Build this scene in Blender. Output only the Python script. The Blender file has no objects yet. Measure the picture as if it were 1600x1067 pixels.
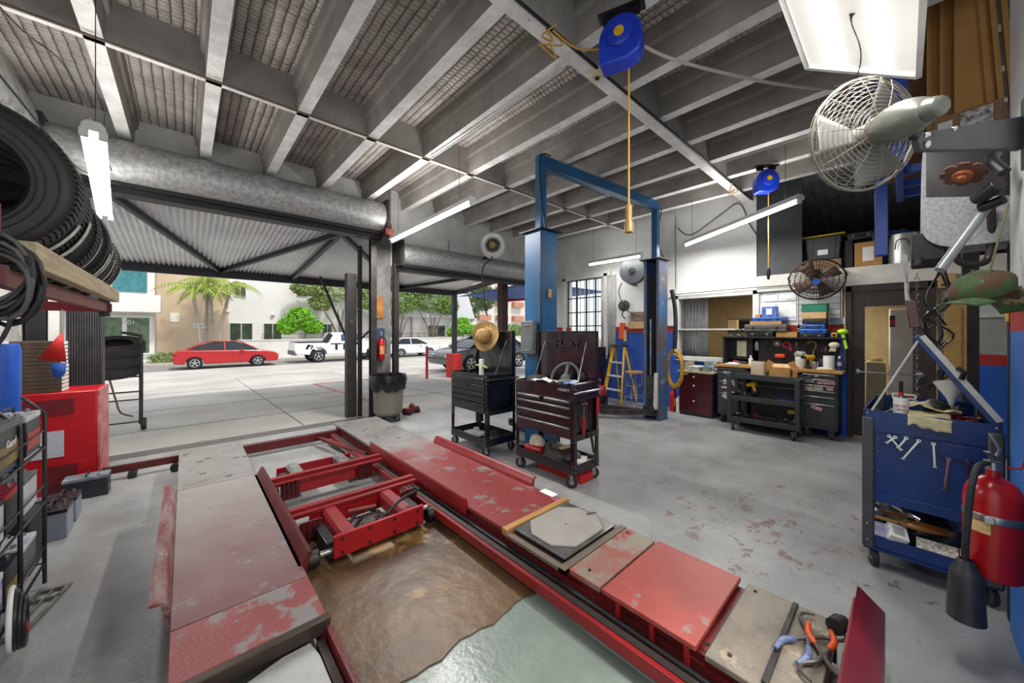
import bpy, bmesh, math, random
from mathutils import Vector, Matrix, Euler, noise
PI=math.pi; R=math.radians
rnd=random.Random(7)
S=bpy.context.scene; C=S.collection
# ---------- camera ----------
cd=bpy.data.cameras.new('camera'); cam=bpy.data.objects.new('camera',cd); C.objects.link(cam)
cam.location=(0,0,1.5); cam.rotation_euler=(PI/2,0,-R(42.4))
cd.sensor_width=36; cd.lens=559/1600*36; cd.shift_y=-(533.5-517)/1600; cd.clip_start=.02; cd.clip_end=300
S.camera=cam
# ---------- world, sun, exposure ----------
w=bpy.data.worlds.new('world'); S.world=w; w.use_nodes=True
nt=w.node_tree; bg=nt.nodes['Background']; sk=nt.nodes.new('ShaderNodeTexSky'); sk.sky_type='NISHITA'
sk.sun_elevation=R(58); sk.sun_rotation=R(200); sk.sun_disc=False; sk.air_density=1; sk.dust_density=3.5; sk.ozone_density=1
mx=nt.nodes.new('ShaderNodeMix'); mx.data_type='RGBA'; mx.inputs[0].default_value=.72; mx.inputs[7].default_value=(.93,.97,1.0,1)
ml=nt.nodes.new('ShaderNodeVectorMath'); ml.operation='SCALE'; ml.inputs['Scale'].default_value=.12
nt.links.new(sk.outputs[0],ml.inputs[0]); nt.links.new(ml.outputs[0],mx.inputs[6]); nt.links.new(mx.outputs[2],bg.inputs[0])
bg.inputs[1].default_value=1.15
sl=bpy.data.lights.new('sun','SUN'); sun=bpy.data.objects.new('sun',sl); C.objects.link(sun); sl.energy=2.4; sl.angle=R(6); sl.color=(1,.97,.92)
sun.rotation_euler=(R(30),R(12),0)
S.view_settings.view_transform='Standard'; S.view_settings.look='None'; S.view_settings.gamma=1; S.view_settings.exposure=.3
S.view_settings.use_curve_mapping=False
# ---------- materials ----------
def lin(c):
    if isinstance(c,str): c=tuple(int(c[i:i+2],16)/255 for i in (0,2,4))
    return tuple((v/12.92 if v<=.04045 else ((v+.055)/1.055)**2.4) for v in c)+(1,)
_M={}
def M(name,c,rough=.5,metal=0,c2=None,sc=6,bump=0,bs=60,c3=None,s3=3,t3=.62,coat=0,emis=0,alpha=1,st=None):
    """procedural paint: c..c2 cloud mix, c3 = worn patches, bump = fine relief"""
    if name in _M: return _M[name]
    m=bpy.data.materials.new(name); m.use_nodes=True; n=m.node_tree.nodes; l=m.node_tree.links
    b=n['Principled BSDF']; b.inputs['Roughness'].default_value=rough; b.inputs['Metallic'].default_value=metal
    b.inputs['Coat Weight'].default_value=coat
    m.diffuse_color=lin(c)
    tc=n.new('ShaderNodeTexCoord'); vec=tc.outputs['Object']
    if st:
        mp=n.new('ShaderNodeMapping'); mp.inputs['Scale'].default_value=st; l.new(vec,mp.inputs[0]); vec=mp.outputs[0]
    a=lin(c); bb=lin(c2) if c2 else tuple(v*.82 for v in a[:3])+(1,)
    t=n.new('ShaderNodeTexNoise'); t.inputs['Scale'].default_value=sc; t.inputs['Detail'].default_value=7; t.inputs['Roughness'].default_value=.62; l.new(vec,t.inputs[0])
    mr=n.new('ShaderNodeMapRange'); mr.inputs[1].default_value=.36; mr.inputs[2].default_value=.64; l.new(t.outputs[0],mr.inputs[0])
    mi=n.new('ShaderNodeMix'); mi.data_type='RGBA'; mi.inputs[6].default_value=a; mi.inputs[7].default_value=bb; l.new(mr.outputs[0],mi.inputs[0])
    out=mi.outputs[2]
    if c3:
        t3n=n.new('ShaderNodeTexNoise'); t3n.inputs['Scale'].default_value=s3; t3n.inputs['Detail'].default_value=9; t3n.inputs['Roughness'].default_value=.7; l.new(vec,t3n.inputs[0])
        m3=n.new('ShaderNodeMapRange'); m3.inputs[1].default_value=t3; m3.inputs[2].default_value=t3+.04; l.new(t3n.outputs[0],m3.inputs[0])
        m4=n.new('ShaderNodeMix'); m4.data_type='RGBA'; l.new(m3.outputs[0],m4.inputs[0]); l.new(out,m4.inputs[6]); m4.inputs[7].default_value=lin(c3); out=m4.outputs[2]
    l.new(out,b.inputs['Base Color'])
    if bump:
        t2=n.new('ShaderNodeTexNoise'); t2.inputs['Scale'].default_value=bs; t2.inputs['Detail'].default_value=4; l.new(vec,t2.inputs[0])
        bp=n.new('ShaderNodeBump'); bp.inputs['Strength'].default_value=bump; bp.inputs['Distance'].default_value=.02; l.new(t2.outputs[0],bp.inputs['Height']); l.new(bp.outputs[0],b.inputs['Normal'])
    if emis: b.inputs['Emission Color'].default_value=a; b.inputs['Emission Strength'].default_value=emis
    if alpha<1: b.inputs['Alpha'].default_value=alpha
    _M[name]=m; return m
def nodes(m): return m.node_tree.nodes,m.node_tree.links,m.node_tree.nodes['Principled BSDF']
# ---------- mesh builder ----------
def rotm(d):
    d=Vector(d).normalized()
    if d.z>.9999: return Matrix.Identity(4)
    return d.to_track_quat('Z','Y').to_matrix().to_4x4()
class B:
    def __init__(s): s.b=bmesh.new()
    def _add(s,vs,fs):
        s.b.verts.ensure_lookup_table()
        v=[s.b.verts.new(p) for p in vs]
        for f in fs:
            try: s.b.faces.new([v[i] for i in f])
            except ValueError: pass
        return s
    def box(s,x0,x1,y0,y1,z0,z1): return s.cb(((x0+x1)/2,(y0+y1)/2,(z0+z1)/2),(x1-x0,y1-y0,z1-z0))
    def cb(s,c,d,r=(0,0,0),tp=1):
        m=Matrix.Translation(c)@Euler(r).to_matrix().to_4x4(); h=[abs(q)/2 for q in d]
        vs=[m@Vector((i*h[0]*(tp if k>0 else 1),j*h[1]*(tp if k>0 else 1),k*h[2])) for i in(-1,1) for j in(-1,1) for k in(-1,1)]
        return s._add(vs,[(0,1,3,2),(4,6,7,5),(0,4,5,1),(2,3,7,6),(0,2,6,4),(1,5,7,3)])
    def bar(s,p,q,w=.02,h=None,up=(0,0,1)):
        p=Vector(p);q=Vector(q);d=q-p;L=d.length;h=h or w; d.normalize(); u=Vector(up)
        if abs(d.dot(u))>.99: u=Vector((1,0,0))
        a=d.cross(u).normalized(); b=a.cross(d).normalized()
        vs=[e+a*i*w/2+b*j*h/2 for e in(p,q) for i,j in((-1,-1),(1,-1),(1,1),(-1,1))]
        return s._add(vs,[(3,2,1,0),(4,5,6,7),(0,1,5,4),(1,2,6,5),(2,3,7,6),(3,0,4,7)])
    def cyl(s,p,q,r,r2=None,n=16,cap=True):
        p=Vector(p);q=Vector(q); m=rotm(q-p).to_3x3(); r2=r if r2 is None else r2
        vs=[p+m@Vector((math.cos(2*PI*i/n)*r,math.sin(2*PI*i/n)*r,0)) for i in range(n)]+[q+m@Vector((math.cos(2*PI*i/n)*r2,math.sin(2*PI*i/n)*r2,0)) for i in range(n)]
        fs=[(i,(i+1)%n,n+(i+1)%n,n+i) for i in range(n)]
        if cap: fs+=[tuple(range(n-1,-1,-1)),tuple(range(n,2*n))]
        return s._add(vs,fs)
    def tube(s,pts,r,n=8,closed=False,sub=0):
        P=[Vector(p) for p in pts]
        if sub: P=crv(P,sub,closed)
        N=len(P); rr=r if isinstance(r,(list,tuple)) else [r]*N; vs=[]; a=None
        for i,p in enumerate(P):
            d=(P[(i+1)%N]-P[i-1]) if closed or 0<i<N-1 else (P[1]-P[0] if i==0 else P[-1]-P[-2])
            d.normalize()
            if a is None:
                a=d.cross(Vector((0,0,1)))
                if a.length<.05: a=d.cross(Vector((1,0,0)))
            a=(a-d*a.dot(d)).normalized(); b=d.cross(a)
            vs+=[p+(a*math.cos(2*PI*k/n)+b*math.sin(2*PI*k/n))*rr[min(i,len(rr)-1)] for k in range(n)]
        fs=[(i*n+k,i*n+(k+1)%n,((i+1)%N)*n+(k+1)%n,((i+1)%N)*n+k) for i in range(N if closed else N-1) for k in range(n)]
        if not closed: fs+=[tuple(range(n-1,-1,-1)),tuple(range((N-1)*n,N*n))]
        return s._add(vs,fs)
    def lathe(s,pr,o=(0,0,0),d=(0,0,1),n=24,a0=0,a1=2*PI,rot=None):
        m=Matrix.Translation(o)@(rot if rot else rotm(d)); full=abs(a1-a0-2*PI)<1e-6; k=n if full else n+1
        vs=[m@Vector((r*math.cos(a0+(a1-a0)*i/n),r*math.sin(a0+(a1-a0)*i/n),z)) for i in range(k) for r,z in pr]; L=len(pr)
        fs=[(i*L+j,((i+1)%k)*L+j,((i+1)%k)*L+j+1,i*L+j+1) for i in range(n) for j in range(L-1)]
        s._add(vs,fs); s.b.verts.ensure_lookup_table(); bmesh.ops.remove_doubles(s.b,verts=s.b.verts[-len(vs):],dist=1e-6)
        return s
    def tor(s,o,R_,r,d=(0,0,1),n=32,k=10,sq=1):
        return s.lathe([(R_+r*math.cos(2*PI*j/k),r*sq*math.sin(2*PI*j/k)) for j in range(k+1)],o,d,n)
    def pr(s,poly,ax,a,b,m=None):
        n=len(poly); f={'x':lambda u,v,w:(w,u,v),'y':lambda u,v,w:(u,w,v),'z':lambda u,v,w:(u,v,w)}[ax]
        vs=[Vector(f(u,v,a)) for u,v in poly]+[Vector(f(u,v,b)) for u,v in poly]
        if m: vs=[m@v for v in vs]
        return s._add(vs,[(i,(i+1)%n,n+(i+1)%n,n+i) for i in range(n)]+[tuple(range(n-1,-1,-1)),tuple(range(n,2*n))])
    def sph(s,c,r,sc=(1,1,1),n=16,k=10,rot=(0,0,0)):
        m=Matrix.Translation(c)@Euler(rot).to_matrix().to_4x4()
        vs=[m@Vector((math.sin(PI*j/k)*math.cos(2*PI*i/n)*r*sc[0],math.sin(PI*j/k)*math.sin(2*PI*i/n)*r*sc[1],math.cos(PI*j/k)*r*sc[2])) for j in range(k+1) for i in range(n)]
        return s._add(vs,[(j*n+i,(j+1)*n+i,(j+1)*n+(i+1)%n,j*n+(i+1)%n) for j in range(k) for i in range(n)])._dd((k+1)*n)
    def _dd(s,k):
        s.b.verts.ensure_lookup_table(); bmesh.ops.remove_doubles(s.b,verts=s.b.verts[-k:],dist=1e-6); return s
    def sheet(s,f,nu,nv,th=0):
        vs=[Vector(f(i/nu,j/nv)) for i in range(nu+1) for j in range(nv+1)]
        fs=[(i*(nv+1)+j,(i+1)*(nv+1)+j,(i+1)*(nv+1)+j+1,i*(nv+1)+j+1) for i in range(nu) for j in range(nv)]
        s._add(vs,fs)
        if th: s.th=th
        return s
    def sp(s,name,mat,par=None,bev=0,**k):
        # every loose piece becomes an object of its own
        b=s.b; seen=set(); res=[]
        for v0 in b.verts[:]:
            if v0 in seen: continue
            st=[v0]; isl=[]; seen.add(v0)
            while st:
                v=st.pop(); isl.append(v)
                for e in v.link_edges:
                    o=e.other_vert(v)
                    if o not in seen: seen.add(o); st.append(o)
            q=B(); ix={v:q.b.verts.new(v.co) for v in isl}; fs={f for v in isl for f in v.link_faces}
            for f in sorted(fs,key=lambda f:f.index): q.b.faces.new([ix[v] for v in f.verts])
            res.append(q.out(name,mat,par,bev,**k))
        b.free(); return res
    def out(s,name,mat,par=None,bev=0,sm=38,kind=None,loc=None,rot=None):
        b=s.b; bmesh.ops.recalc_face_normals(b,faces=b.faces[:])
        for f in b.faces: f.smooth=True
        lim=R(sm)
        for e in b.edges:
            if len(e.link_faces)==2: e.smooth=e.calc_face_angle(0)<lim
        me=bpy.data.meshes.new(name); b.to_mesh(me); b.free(); me.materials.append(mat)
        o=bpy.data.objects.new(name,me); C.objects.link(o)
        if par: o.parent=par
        if bev:
            k=o.modifiers.new('b','BEVEL'); k.width=bev; k.segments=2; k.limit_method='ANGLE'; k.angle_limit=R(40); k.harden_normals=False
        if getattr(s,'th',0):
            k=o.modifiers.new('s','SOLIDIFY'); k.thickness=s.th; k.offset=0
        if kind: o['kind']=kind
        if loc: o.location=loc
        if rot: o.rotation_euler=rot
        return o
def crv(P,sub,closed=False):
    out=[];N=len(P)
    for i in range(N if closed else N-1):
        if closed: a,b,c,d=P[i-1],P[i],P[(i+1)%N],P[(i+2)%N]
        else: a,b,c,d=P[max(i-1,0)],P[i],P[i+1],P[min(i+2,N-1)]
        for j in range(sub):
            t=j/sub; out.append(.5*((2*b)+(c-a)*t+(2*a-5*b+4*c-d)*t*t+(3*b-a-3*c+d)*t**3))
    if not closed: out.append(P[-1].copy())
    return out
def tag(o,label,cat,group=None,kind=None):
    o['label']=label; o['category']=cat
    if group: o['group']=group
    if kind: o['kind']=kind
    return o
def T(name,label,cat,loc=(0,0,0),rz=0,group=None,rot=None):
    o=bpy.data.objects.new(name,None); C.objects.link(o); o.location=loc; o.rotation_euler=rot or (0,0,rz); o.empty_display_size=.05
    return tag(o,label,cat,group)
def dup(r,loc,rz=None,label=None,group=None,rot=None,sc=None):
    c=r.copy(); C.objects.link(c); c.location=loc
    if rz is not None: c.rotation_euler=(0,0,rz)
    if rot: c.rotation_euler=rot
    if sc: c.scale=sc
    if label: c['label']=label
    if group: c['group']=group
    def rec(a,b):
        for ch in list(a.children):
            d=ch.copy(); C.objects.link(d); d.parent=b; rec(ch,d)
    rec(r,c); return c
def text(s,size,loc,rot,mat,par=None,name='lettering',ex=.001,al='CENTER',sx=1,shear=0,bold=0):
    cu=bpy.data.curves.new('t','FONT'); cu.body=s; cu.size=size; cu.extrude=ex; cu.align_x=al; cu.align_y='CENTER'; cu.shear=shear; cu.offset=bold
    t=bpy.data.objects.new('t',cu); me=bpy.data.meshes.new_from_object(t); bpy.data.objects.remove(t)
    me.name=name; me.materials.clear(); me.materials.append(mat); o=bpy.data.objects.new(name,me); C.objects.link(o)
    o.location=loc; o.rotation_euler=rot; o.scale=(sx,1,1)
    if par: o.parent=par
    return o
# palette
RED=M('worn_red_paint','8E1B20',.38,c2='731216',sc=3,c3='6E6460',s3=9,t3=.66,bump=.1)
REDD=M('dark_red_paint','661317',.42,c2='470e0e',sc=5,c3='3a2a28',s3=12,t3=.62,bump=.15)
REDB=M('bright_red_paint','B3151B',.35,c2='981117',sc=4,c3='7a6a60',s3=7,t3=.69)
BLK=M('black_satin','17171A',.35,c2='222226'); BLKM=M('black_matte','1d1d1f',.75,c2='2b2b2d',bump=.1)
RUB=M('black_rubber','1b1b1d',.62,c2='28282a',sc=14,bump=.15,bs=90)
STL=M('steel','A9A9A8',.3,.9,c2='84827e',sc=9); CHR=M('chrome','D8D8DA',.14,1); DST=M('dark_steel','4b4946',.45,.7,c2='2c2a29',sc=8,c3='5c4436',s3=9,t3=.64)
GALV=M('galvanised_steel','B5B5B4',.5,.4,c2='8c8c8c',sc=22,bump=.05)
WHT=M('white_plastic','E6E6E2',.4,c2='d6d5d0'); PAP=M('white_paper','EEEDE8',.8,c2='dddbd4')
CARD=M('cardboard','B98A52',.85,c2='a87a46',sc=8,bump=.05); CARDL=M('pale_cardboard','CDAA7A',.85,c2='bd986a',sc=8)
WOOD=M('plywood_edge','B98B4F',.6,c2='96683a',sc=4,st=(1,12,12)); WOODL=M('pale_lumber','C9B99A',.7,c2='ab977a',sc=3,st=(12,1,12),bump=.1)
BLU=M('tool_cart_blue','0b3170',.34,c2='092a5e',sc=4); BLUP=M('blue_plastic','1A45B8',.35,c2='1a3c9c'); NAVY=M('navy_plastic','1b2a5e',.45)
YEL=M('yellow_plastic','E2B12A',.45,c2='cf9a1c'); ORG=M('orange_plastic','D9541E',.5); GRN=M('green_plastic','1f7a5c',.5); LIME=M('lime_plastic','B8F01E',.45)
LTX=M('worn_white_metal','C9C8C4',.5,c2='aaa9a5',sc=7); GRY=M('grey_plastic','6d6f70',.55,c2='585a5b'); DGRY=M('charcoal_plastic','353638',.5,c2='2a2b2d',sc=5,bump=.05)
MAR=M('maroon_lacquer','4A1014',.28,c2='380b0f',sc=3,coat=.4); BRN=M('dark_brown_metal','35261f',.45,c2='2a1d18')
# ---------- structure ----------
def floor_mat():
    m=M('painted_concrete_floor','9C9C9B',.4,c2='828382',sc=1.6,bump=.12,bs=34,c3='55524f',s3=38,t3=.71)
    n,l,b=nodes(m); src=b.inputs['Base Color'].links[0].from_socket
    tc=n.new('ShaderNodeTexCoord')
    # wear: bigger chips with red oxide primer, only to the east of the runway
    t=n.new('ShaderNodeTexNoise'); t.inputs['Scale'].default_value=6; t.inputs['Detail'].default_value=12; t.inputs['Roughness'].default_value=.74; l.new(tc.outputs['Object'],t.inputs[0])
    vd=n.new('ShaderNodeVectorMath'); vd.operation='DISTANCE'; l.new(tc.outputs['Object'],vd.inputs[0]); vd.inputs[1].default_value=(3.3,.75,0)
    dm=n.new('ShaderNodeMapRange'); dm.inputs[1].default_value=.2; dm.inputs[2].default_value=1.7; dm.inputs[3].default_value=.1; dm.inputs[4].default_value=-.012; l.new(vd.outputs['Value'],dm.inputs[0])
    ta=n.new('ShaderNodeMath'); l.new(t.outputs[0],ta.inputs[0]); l.new(dm.outputs[0],ta.inputs[1])
    r=n.new('ShaderNodeMapRange'); r.inputs[1].default_value=.645; r.inputs[2].default_value=.66; l.new(ta.outputs[0],r.inputs[0])
    mi=n.new('ShaderNodeMix'); mi.data_type='RGBA'; mi.inputs[7].default_value=lin('77605a'); l.new(r.outputs[0],mi.inputs[0]); l.new(src,mi.inputs[6])
    # greenish coat in the middle of the bay
    sx=n.new('ShaderNodeSeparateXYZ'); l.new(tc.outputs['Object'],sx.inputs[0])
    a=n.new('ShaderNodeMapRange'); a.inputs[1].default_value=2.0; a.inputs[2].default_value=1.5; l.new(sx.outputs[1],a.inputs[0])
    c=n.new('ShaderNodeMapRange'); c.inputs[1].default_value=2.0; c.inputs[2].default_value=1.5; l.new(sx.outputs[0],c.inputs[0])
    mu=n.new('ShaderNodeMath'); mu.operation='MULTIPLY'; l.new(a.outputs[0],mu.inputs[0]); l.new(c.outputs[0],mu.inputs[1])
    m2=n.new('ShaderNodeMix'); m2.data_type='RGBA'; m2.blend_type='MULTIPLY'; m2.inputs[7].default_value=lin('DDF0E2'); l.new(mu.outputs[0],m2.inputs[0]); l.new(mi.outputs[2],m2.inputs[6])
    l.new(m2.outputs[2],b.inputs['Base Color'])
    t4=n.new('ShaderNodeTexNoise'); t4.inputs['Scale'].default_value=1.3; t4.inputs['Detail'].default_value=6; l.new(tc.outputs['Object'],t4.inputs[0])
    r4=n.new('ShaderNodeMapRange'); r4.inputs[1].default_value=.35; r4.inputs[2].default_value=.65; r4.inputs[3].default_value=.22; r4.inputs[4].default_value=.55; l.new(t4.outputs[0],r4.inputs[0]); l.new(r4.outputs[0],b.inputs['Roughness'])
    return m
FLR=floor_mat()
B().box(-1.6,7.1,-2.5,6.3,-.12,0).out('floor',FLR,kind='structure')
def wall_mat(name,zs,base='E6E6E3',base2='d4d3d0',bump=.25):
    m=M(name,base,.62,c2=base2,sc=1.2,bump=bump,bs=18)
    n,l,b=nodes(m); src=b.inputs['Base Color'].links[0].from_socket
    tc=n.new('ShaderNodeTexCoord'); sx=n.new('ShaderNodeSeparateXYZ'); l.new(tc.outputs['Object'],sx.inputs[0])
    for z,col in zs:
        lt=n.new('ShaderNodeMath'); lt.operation='LESS_THAN'; lt.inputs[1].default_value=z; l.new(sx.outputs[2],lt.inputs[0])
        mi=n.new('ShaderNodeMix'); mi.data_type='RGBA'; l.new(lt.outputs[0],mi.inputs[0]); l.new(src,mi.inputs[6])
        t=n.new('ShaderNodeTexNoise'); t.inputs['Scale'].default_value=4; t.inputs['Detail'].default_value=8; l.new(tc.outputs['Object'],t.inputs[0])
        cr=n.new('ShaderNodeMix'); cr.data_type='RGBA'; cr.inputs[6].default_value=lin(col); cr.inputs[7].default_value=tuple(v*.75 for v in lin(col)[:3])+(1,); l.new(t.outputs[0],cr.inputs[0]); l.new(cr.outputs[2],mi.inputs[7]); src=mi.outputs[2]
    l.new(src,b.inputs['Base Color']); return m
WP=wall_mat('white_red_blue_wall_paint',[(1.59,'B5261F'),(1.47,'1F4FA8')])
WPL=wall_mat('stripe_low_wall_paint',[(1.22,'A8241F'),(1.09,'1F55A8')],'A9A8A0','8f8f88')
WG=M('old_plaster','B4B3AE',.8,c2='96958f',sc=2.2,bump=.5,bs=12,c3='d6d5d0',s3=5,t3=.6)
WC=M('whitewashed_concrete','D8D7D4',.75,c2='b9b8b4',sc=1.7,bump=.3,bs=14)
# far wall (X=7.05) with window, office window, door and loft opening
b=B(); x0,x1=7.05,7.25
b.box(x0,x1,5.7,6.45,0,4.06); b.box(x0,x1,4.59,5.7,2.74,4.06); b.box(x0,x1,4.59,5.7,0,.95); b.box(x0,x1,2.97,4.59,0,4.06)
b.box(x0,x1,1.66,2.97,2.13,4.06); b.box(x0,x1,1.66,2.97,0,.98); b.box(x0,x1,.6,1.66,0,2.38); b.box(x0,x1,1.07,1.66,2.38,2.4)
b.box(x0,x1,-.3,.6,2.11,2.38)
b.out('wall_far',WP,kind='structure')
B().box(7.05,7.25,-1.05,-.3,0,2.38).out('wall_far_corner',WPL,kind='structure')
B().box(7.0,7.05,3.0,3.34,1.6,4.06).out('wall_pier_far',WC,kind='structure')
B().box(6.98,7.045,-1.0,1.64,2.14,2.4).out('trim_1',M('cream_beam_paint','D6D3CA',.6,c2='c6c2b8',bump=.15),kind='structure',bev=.006)
B().box(7.03,7.06,1.06,1.64,2.4,4.0).out('wall_loft_panel',M('charcoal_panel','3A3D40',.55,c2='303336'),kind='structure')
# door wall (Y=6.2)
b=B(); b.box(-1.6,2.45,6.22,6.45,3.22,4.06); b.box(2.72,6.55,6.22,6.45,2.66,4.06); b.box(6.55,7.05,6.2,6.45,0,4.06); b.box(-1.6,-1.02,6.2,6.45,0,3.3)
b.out('wall_door_side',WC,kind='structure')
B().box(2.45,2.72,6.2,6.45,0,4.06).out('wall_pier',M('dirty_grey_pier','8a8884',.8,c2='5c5a57',sc=2.5,bump=.3,bs=14),kind='structure')
# left wall and right wall
b=B(); b.box(-1.45,-1.22,1.2,6.3,0,4.06); b.out('wall_left',WG,kind='structure')
B().sheet(lambda u,v:(-1.22+.16*math.sin(PI*v),2.6+u*3.4,3.05+v*.9),20,8,.01).out('trim_2',M('wrinkled_jacket_insulation','B5B4B0',.5,.2,c2='8b8a86',sc=8,bump=.9,bs=26),kind='structure')
b=B(); b.box(2.2,3.06,-.62,-.36,0,4.06); b.out('wall_right',wall_mat('blue_pier_paint',[(1.6,'B5261F'),(1.5,'3672C0')],'E2E2E0','cfcfcd'),kind='structure')
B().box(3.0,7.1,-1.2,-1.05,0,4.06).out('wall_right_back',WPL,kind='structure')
# ceiling deck
m=M('woven_ceiling_deck','D3CCC6',.8,c2='aca49e',sc=2.5,c3='7a6656',s3=1.7,t3=.69)
n,l,bs=nodes(m); tc=n.new('ShaderNodeTexCoord'); no=n.new('ShaderNodeTexNoise'); no.inputs['Scale'].default_value=9; l.new(tc.outputs['Object'],no.inputs[0])
mv=n.new('ShaderNodeMapping'); mv.inputs['Rotation'].default_value=(0,0,PI/2)
ad=n.new('ShaderNodeVectorMath'); ad.operation='MULTIPLY_ADD'; l.new(no.outputs['Color'],ad.inputs[0]); ad.inputs[1].default_value=(.02,.02,0); l.new(tc.outputs['Object'],ad.inputs[2]); l.new(ad.outputs[0],mv.inputs[0])
sx=n.new('ShaderNodeSeparateXYZ'); l.new(ad.outputs[0],sx.inputs[0])
def mth(op,a,b=None,c=False):
    k=n.new('ShaderNodeMath'); k.operation=op; k.use_clamp=c
    for i,v in enumerate((a,b)):
        if v is None: continue
        if hasattr(v,'links') or not isinstance(v,(int,float)): l.new(v,k.inputs[i])
        else: k.inputs[i].default_value=v
    return k.outputs[0]
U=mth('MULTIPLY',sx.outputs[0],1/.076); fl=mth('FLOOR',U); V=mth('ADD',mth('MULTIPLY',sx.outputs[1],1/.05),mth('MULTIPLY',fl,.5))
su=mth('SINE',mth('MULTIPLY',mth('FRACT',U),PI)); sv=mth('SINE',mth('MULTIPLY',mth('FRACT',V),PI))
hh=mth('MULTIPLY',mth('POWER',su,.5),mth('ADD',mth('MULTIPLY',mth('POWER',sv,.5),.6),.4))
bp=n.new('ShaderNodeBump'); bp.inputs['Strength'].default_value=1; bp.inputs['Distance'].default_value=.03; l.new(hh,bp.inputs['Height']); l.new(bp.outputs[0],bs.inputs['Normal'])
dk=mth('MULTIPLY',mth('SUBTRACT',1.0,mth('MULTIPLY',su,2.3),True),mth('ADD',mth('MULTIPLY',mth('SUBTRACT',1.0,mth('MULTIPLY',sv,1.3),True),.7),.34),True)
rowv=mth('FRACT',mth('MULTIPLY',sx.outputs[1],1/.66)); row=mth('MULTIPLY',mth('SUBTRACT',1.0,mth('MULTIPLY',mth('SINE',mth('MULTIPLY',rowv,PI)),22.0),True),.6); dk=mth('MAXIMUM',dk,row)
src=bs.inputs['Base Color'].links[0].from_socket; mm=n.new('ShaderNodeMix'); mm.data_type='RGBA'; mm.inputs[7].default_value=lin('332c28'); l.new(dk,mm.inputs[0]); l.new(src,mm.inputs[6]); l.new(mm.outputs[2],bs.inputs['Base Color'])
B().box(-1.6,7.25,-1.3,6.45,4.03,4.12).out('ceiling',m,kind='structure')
JM=M('bounce_white_peeling_concrete','F2F1EF',.7,c2='d2d0ce',sc=5,bump=.6,bs=30,c3='7a7876',s3=26,t3=.63)
JS=M('shade_grey_concrete','A29B96',.8,c2='85807c',sc=2,bump=.4,bs=16,c3='5f5a56',s3=9,t3=.7)
def soffit(o):  # undersides whiter than sides: floor bounce light put into the colour
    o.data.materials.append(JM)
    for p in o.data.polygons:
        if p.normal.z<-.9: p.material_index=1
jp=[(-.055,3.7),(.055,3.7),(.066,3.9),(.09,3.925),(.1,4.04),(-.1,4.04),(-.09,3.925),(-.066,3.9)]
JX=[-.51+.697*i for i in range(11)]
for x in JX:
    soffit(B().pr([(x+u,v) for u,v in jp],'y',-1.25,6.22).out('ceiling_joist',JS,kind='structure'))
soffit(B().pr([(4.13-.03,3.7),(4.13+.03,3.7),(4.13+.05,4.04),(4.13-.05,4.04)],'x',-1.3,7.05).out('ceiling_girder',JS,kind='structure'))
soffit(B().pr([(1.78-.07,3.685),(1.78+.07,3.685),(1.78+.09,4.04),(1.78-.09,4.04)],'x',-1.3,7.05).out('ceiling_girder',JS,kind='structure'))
# office behind the window and the door, loft above it
OW=M('office_beige_wall','C8B48C',.7,c2='b8a47c'); 
b=B(); b.box(9.6,9.7,-1.2,3.4,0,2.3); b.box(7.25,9.7,3.3,3.4,0,2.3); b.box(7.25,9.7,-1.2,-1.1,0,2.3); b.out('wall_office',OW,kind='structure')
B().box(7.25,9.7,-1.2,3.4,-.1,0).out('floor_office',M('office_tile','8e7c5e',.4,c2='7b6a4f'),kind='structure')
B().box(7.25,10.6,-1.2,3.4,2.28,2.37).out('ceiling_office',M('loft_plywood','a79a84',.7),kind='structure')
b=B(); b.box(10.5,10.6,-1.3,3.4,2.37,5.2); b.box(7.25,10.6,1.6,1.66,2.37,4.9); b.box(7.25,10.6,-1.3,-1.2,2.37,5.2); b.out('wall_loft',M('dark_loft_wall','7c7c7e',.8,c2='606062'),kind='structure')
b=B(); b.sheet(lambda u,v:(7.1+u*3.5,-1.3+v*3.0,4.35-u*1.1+.02*abs(math.sin(v*60))),2,180,.01).out('ceiling_loft',M('dark_corrugated_roof','9a9b9e',.5,.2,c2='7c7d7f'),kind='structure')
# windows, door
GL=bpy.data.materials.new('window_glass'); GL.use_nodes=True
g=GL.node_tree.nodes['Principled BSDF']; g.inputs['Roughness'].default_value=.03; g.inputs['Transmission Weight'].default_value=1; g.inputs['Base Color'].default_value=(.95,.97,.96,1); g.inputs['IOR'].default_value=1.02; g.inputs['Specular IOR Level'].default_value=1
WF=M('white_window_frame','DAD9D5',.5,c2='c9c8c4'); DW=M('dark_window_frame','3d4043',.5)
b=B()
for y in (1.66,2.97): b.box(7.0,7.2,y-.045,y+.045,.95,2.18)
for z in (.98,2.15): b.box(7.0,7.2,1.62,3.02,z-.04,z+.04)
o=b.out('window_1',WF,bev=.004,kind='structure'); b=B(); b.box(7.11,7.118,1.7,2.93,1.02,2.11); b.out('pane',GL,o)
B().box(6.98,7.16,1.95,2.93,1.52,1.54).out('window_sill',WHT,o)
b=B()
for y in (4.6,4.88,5.14,5.42,5.69): b.box(7.1,7.13,y-.014,y+.014,.95,2.74)
for z in (.96,1.3,1.62,1.95,2.3,2.73): b.box(7.1,7.13,4.59,5.7,z-.012,z+.012)
o=b.out('window_2',DW,kind='structure'); b=B(); b.box(7.14,7.146,4.6,5.69,.96,2.73); b.out('pane',GL,o)
b=B()
for i in range(9): b.cyl((7.22,4.62+i*.13,.95),(7.22,4.62+i*.13,2.74),.008,n=6)
b.out('security_bar',WHT,o)
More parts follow.
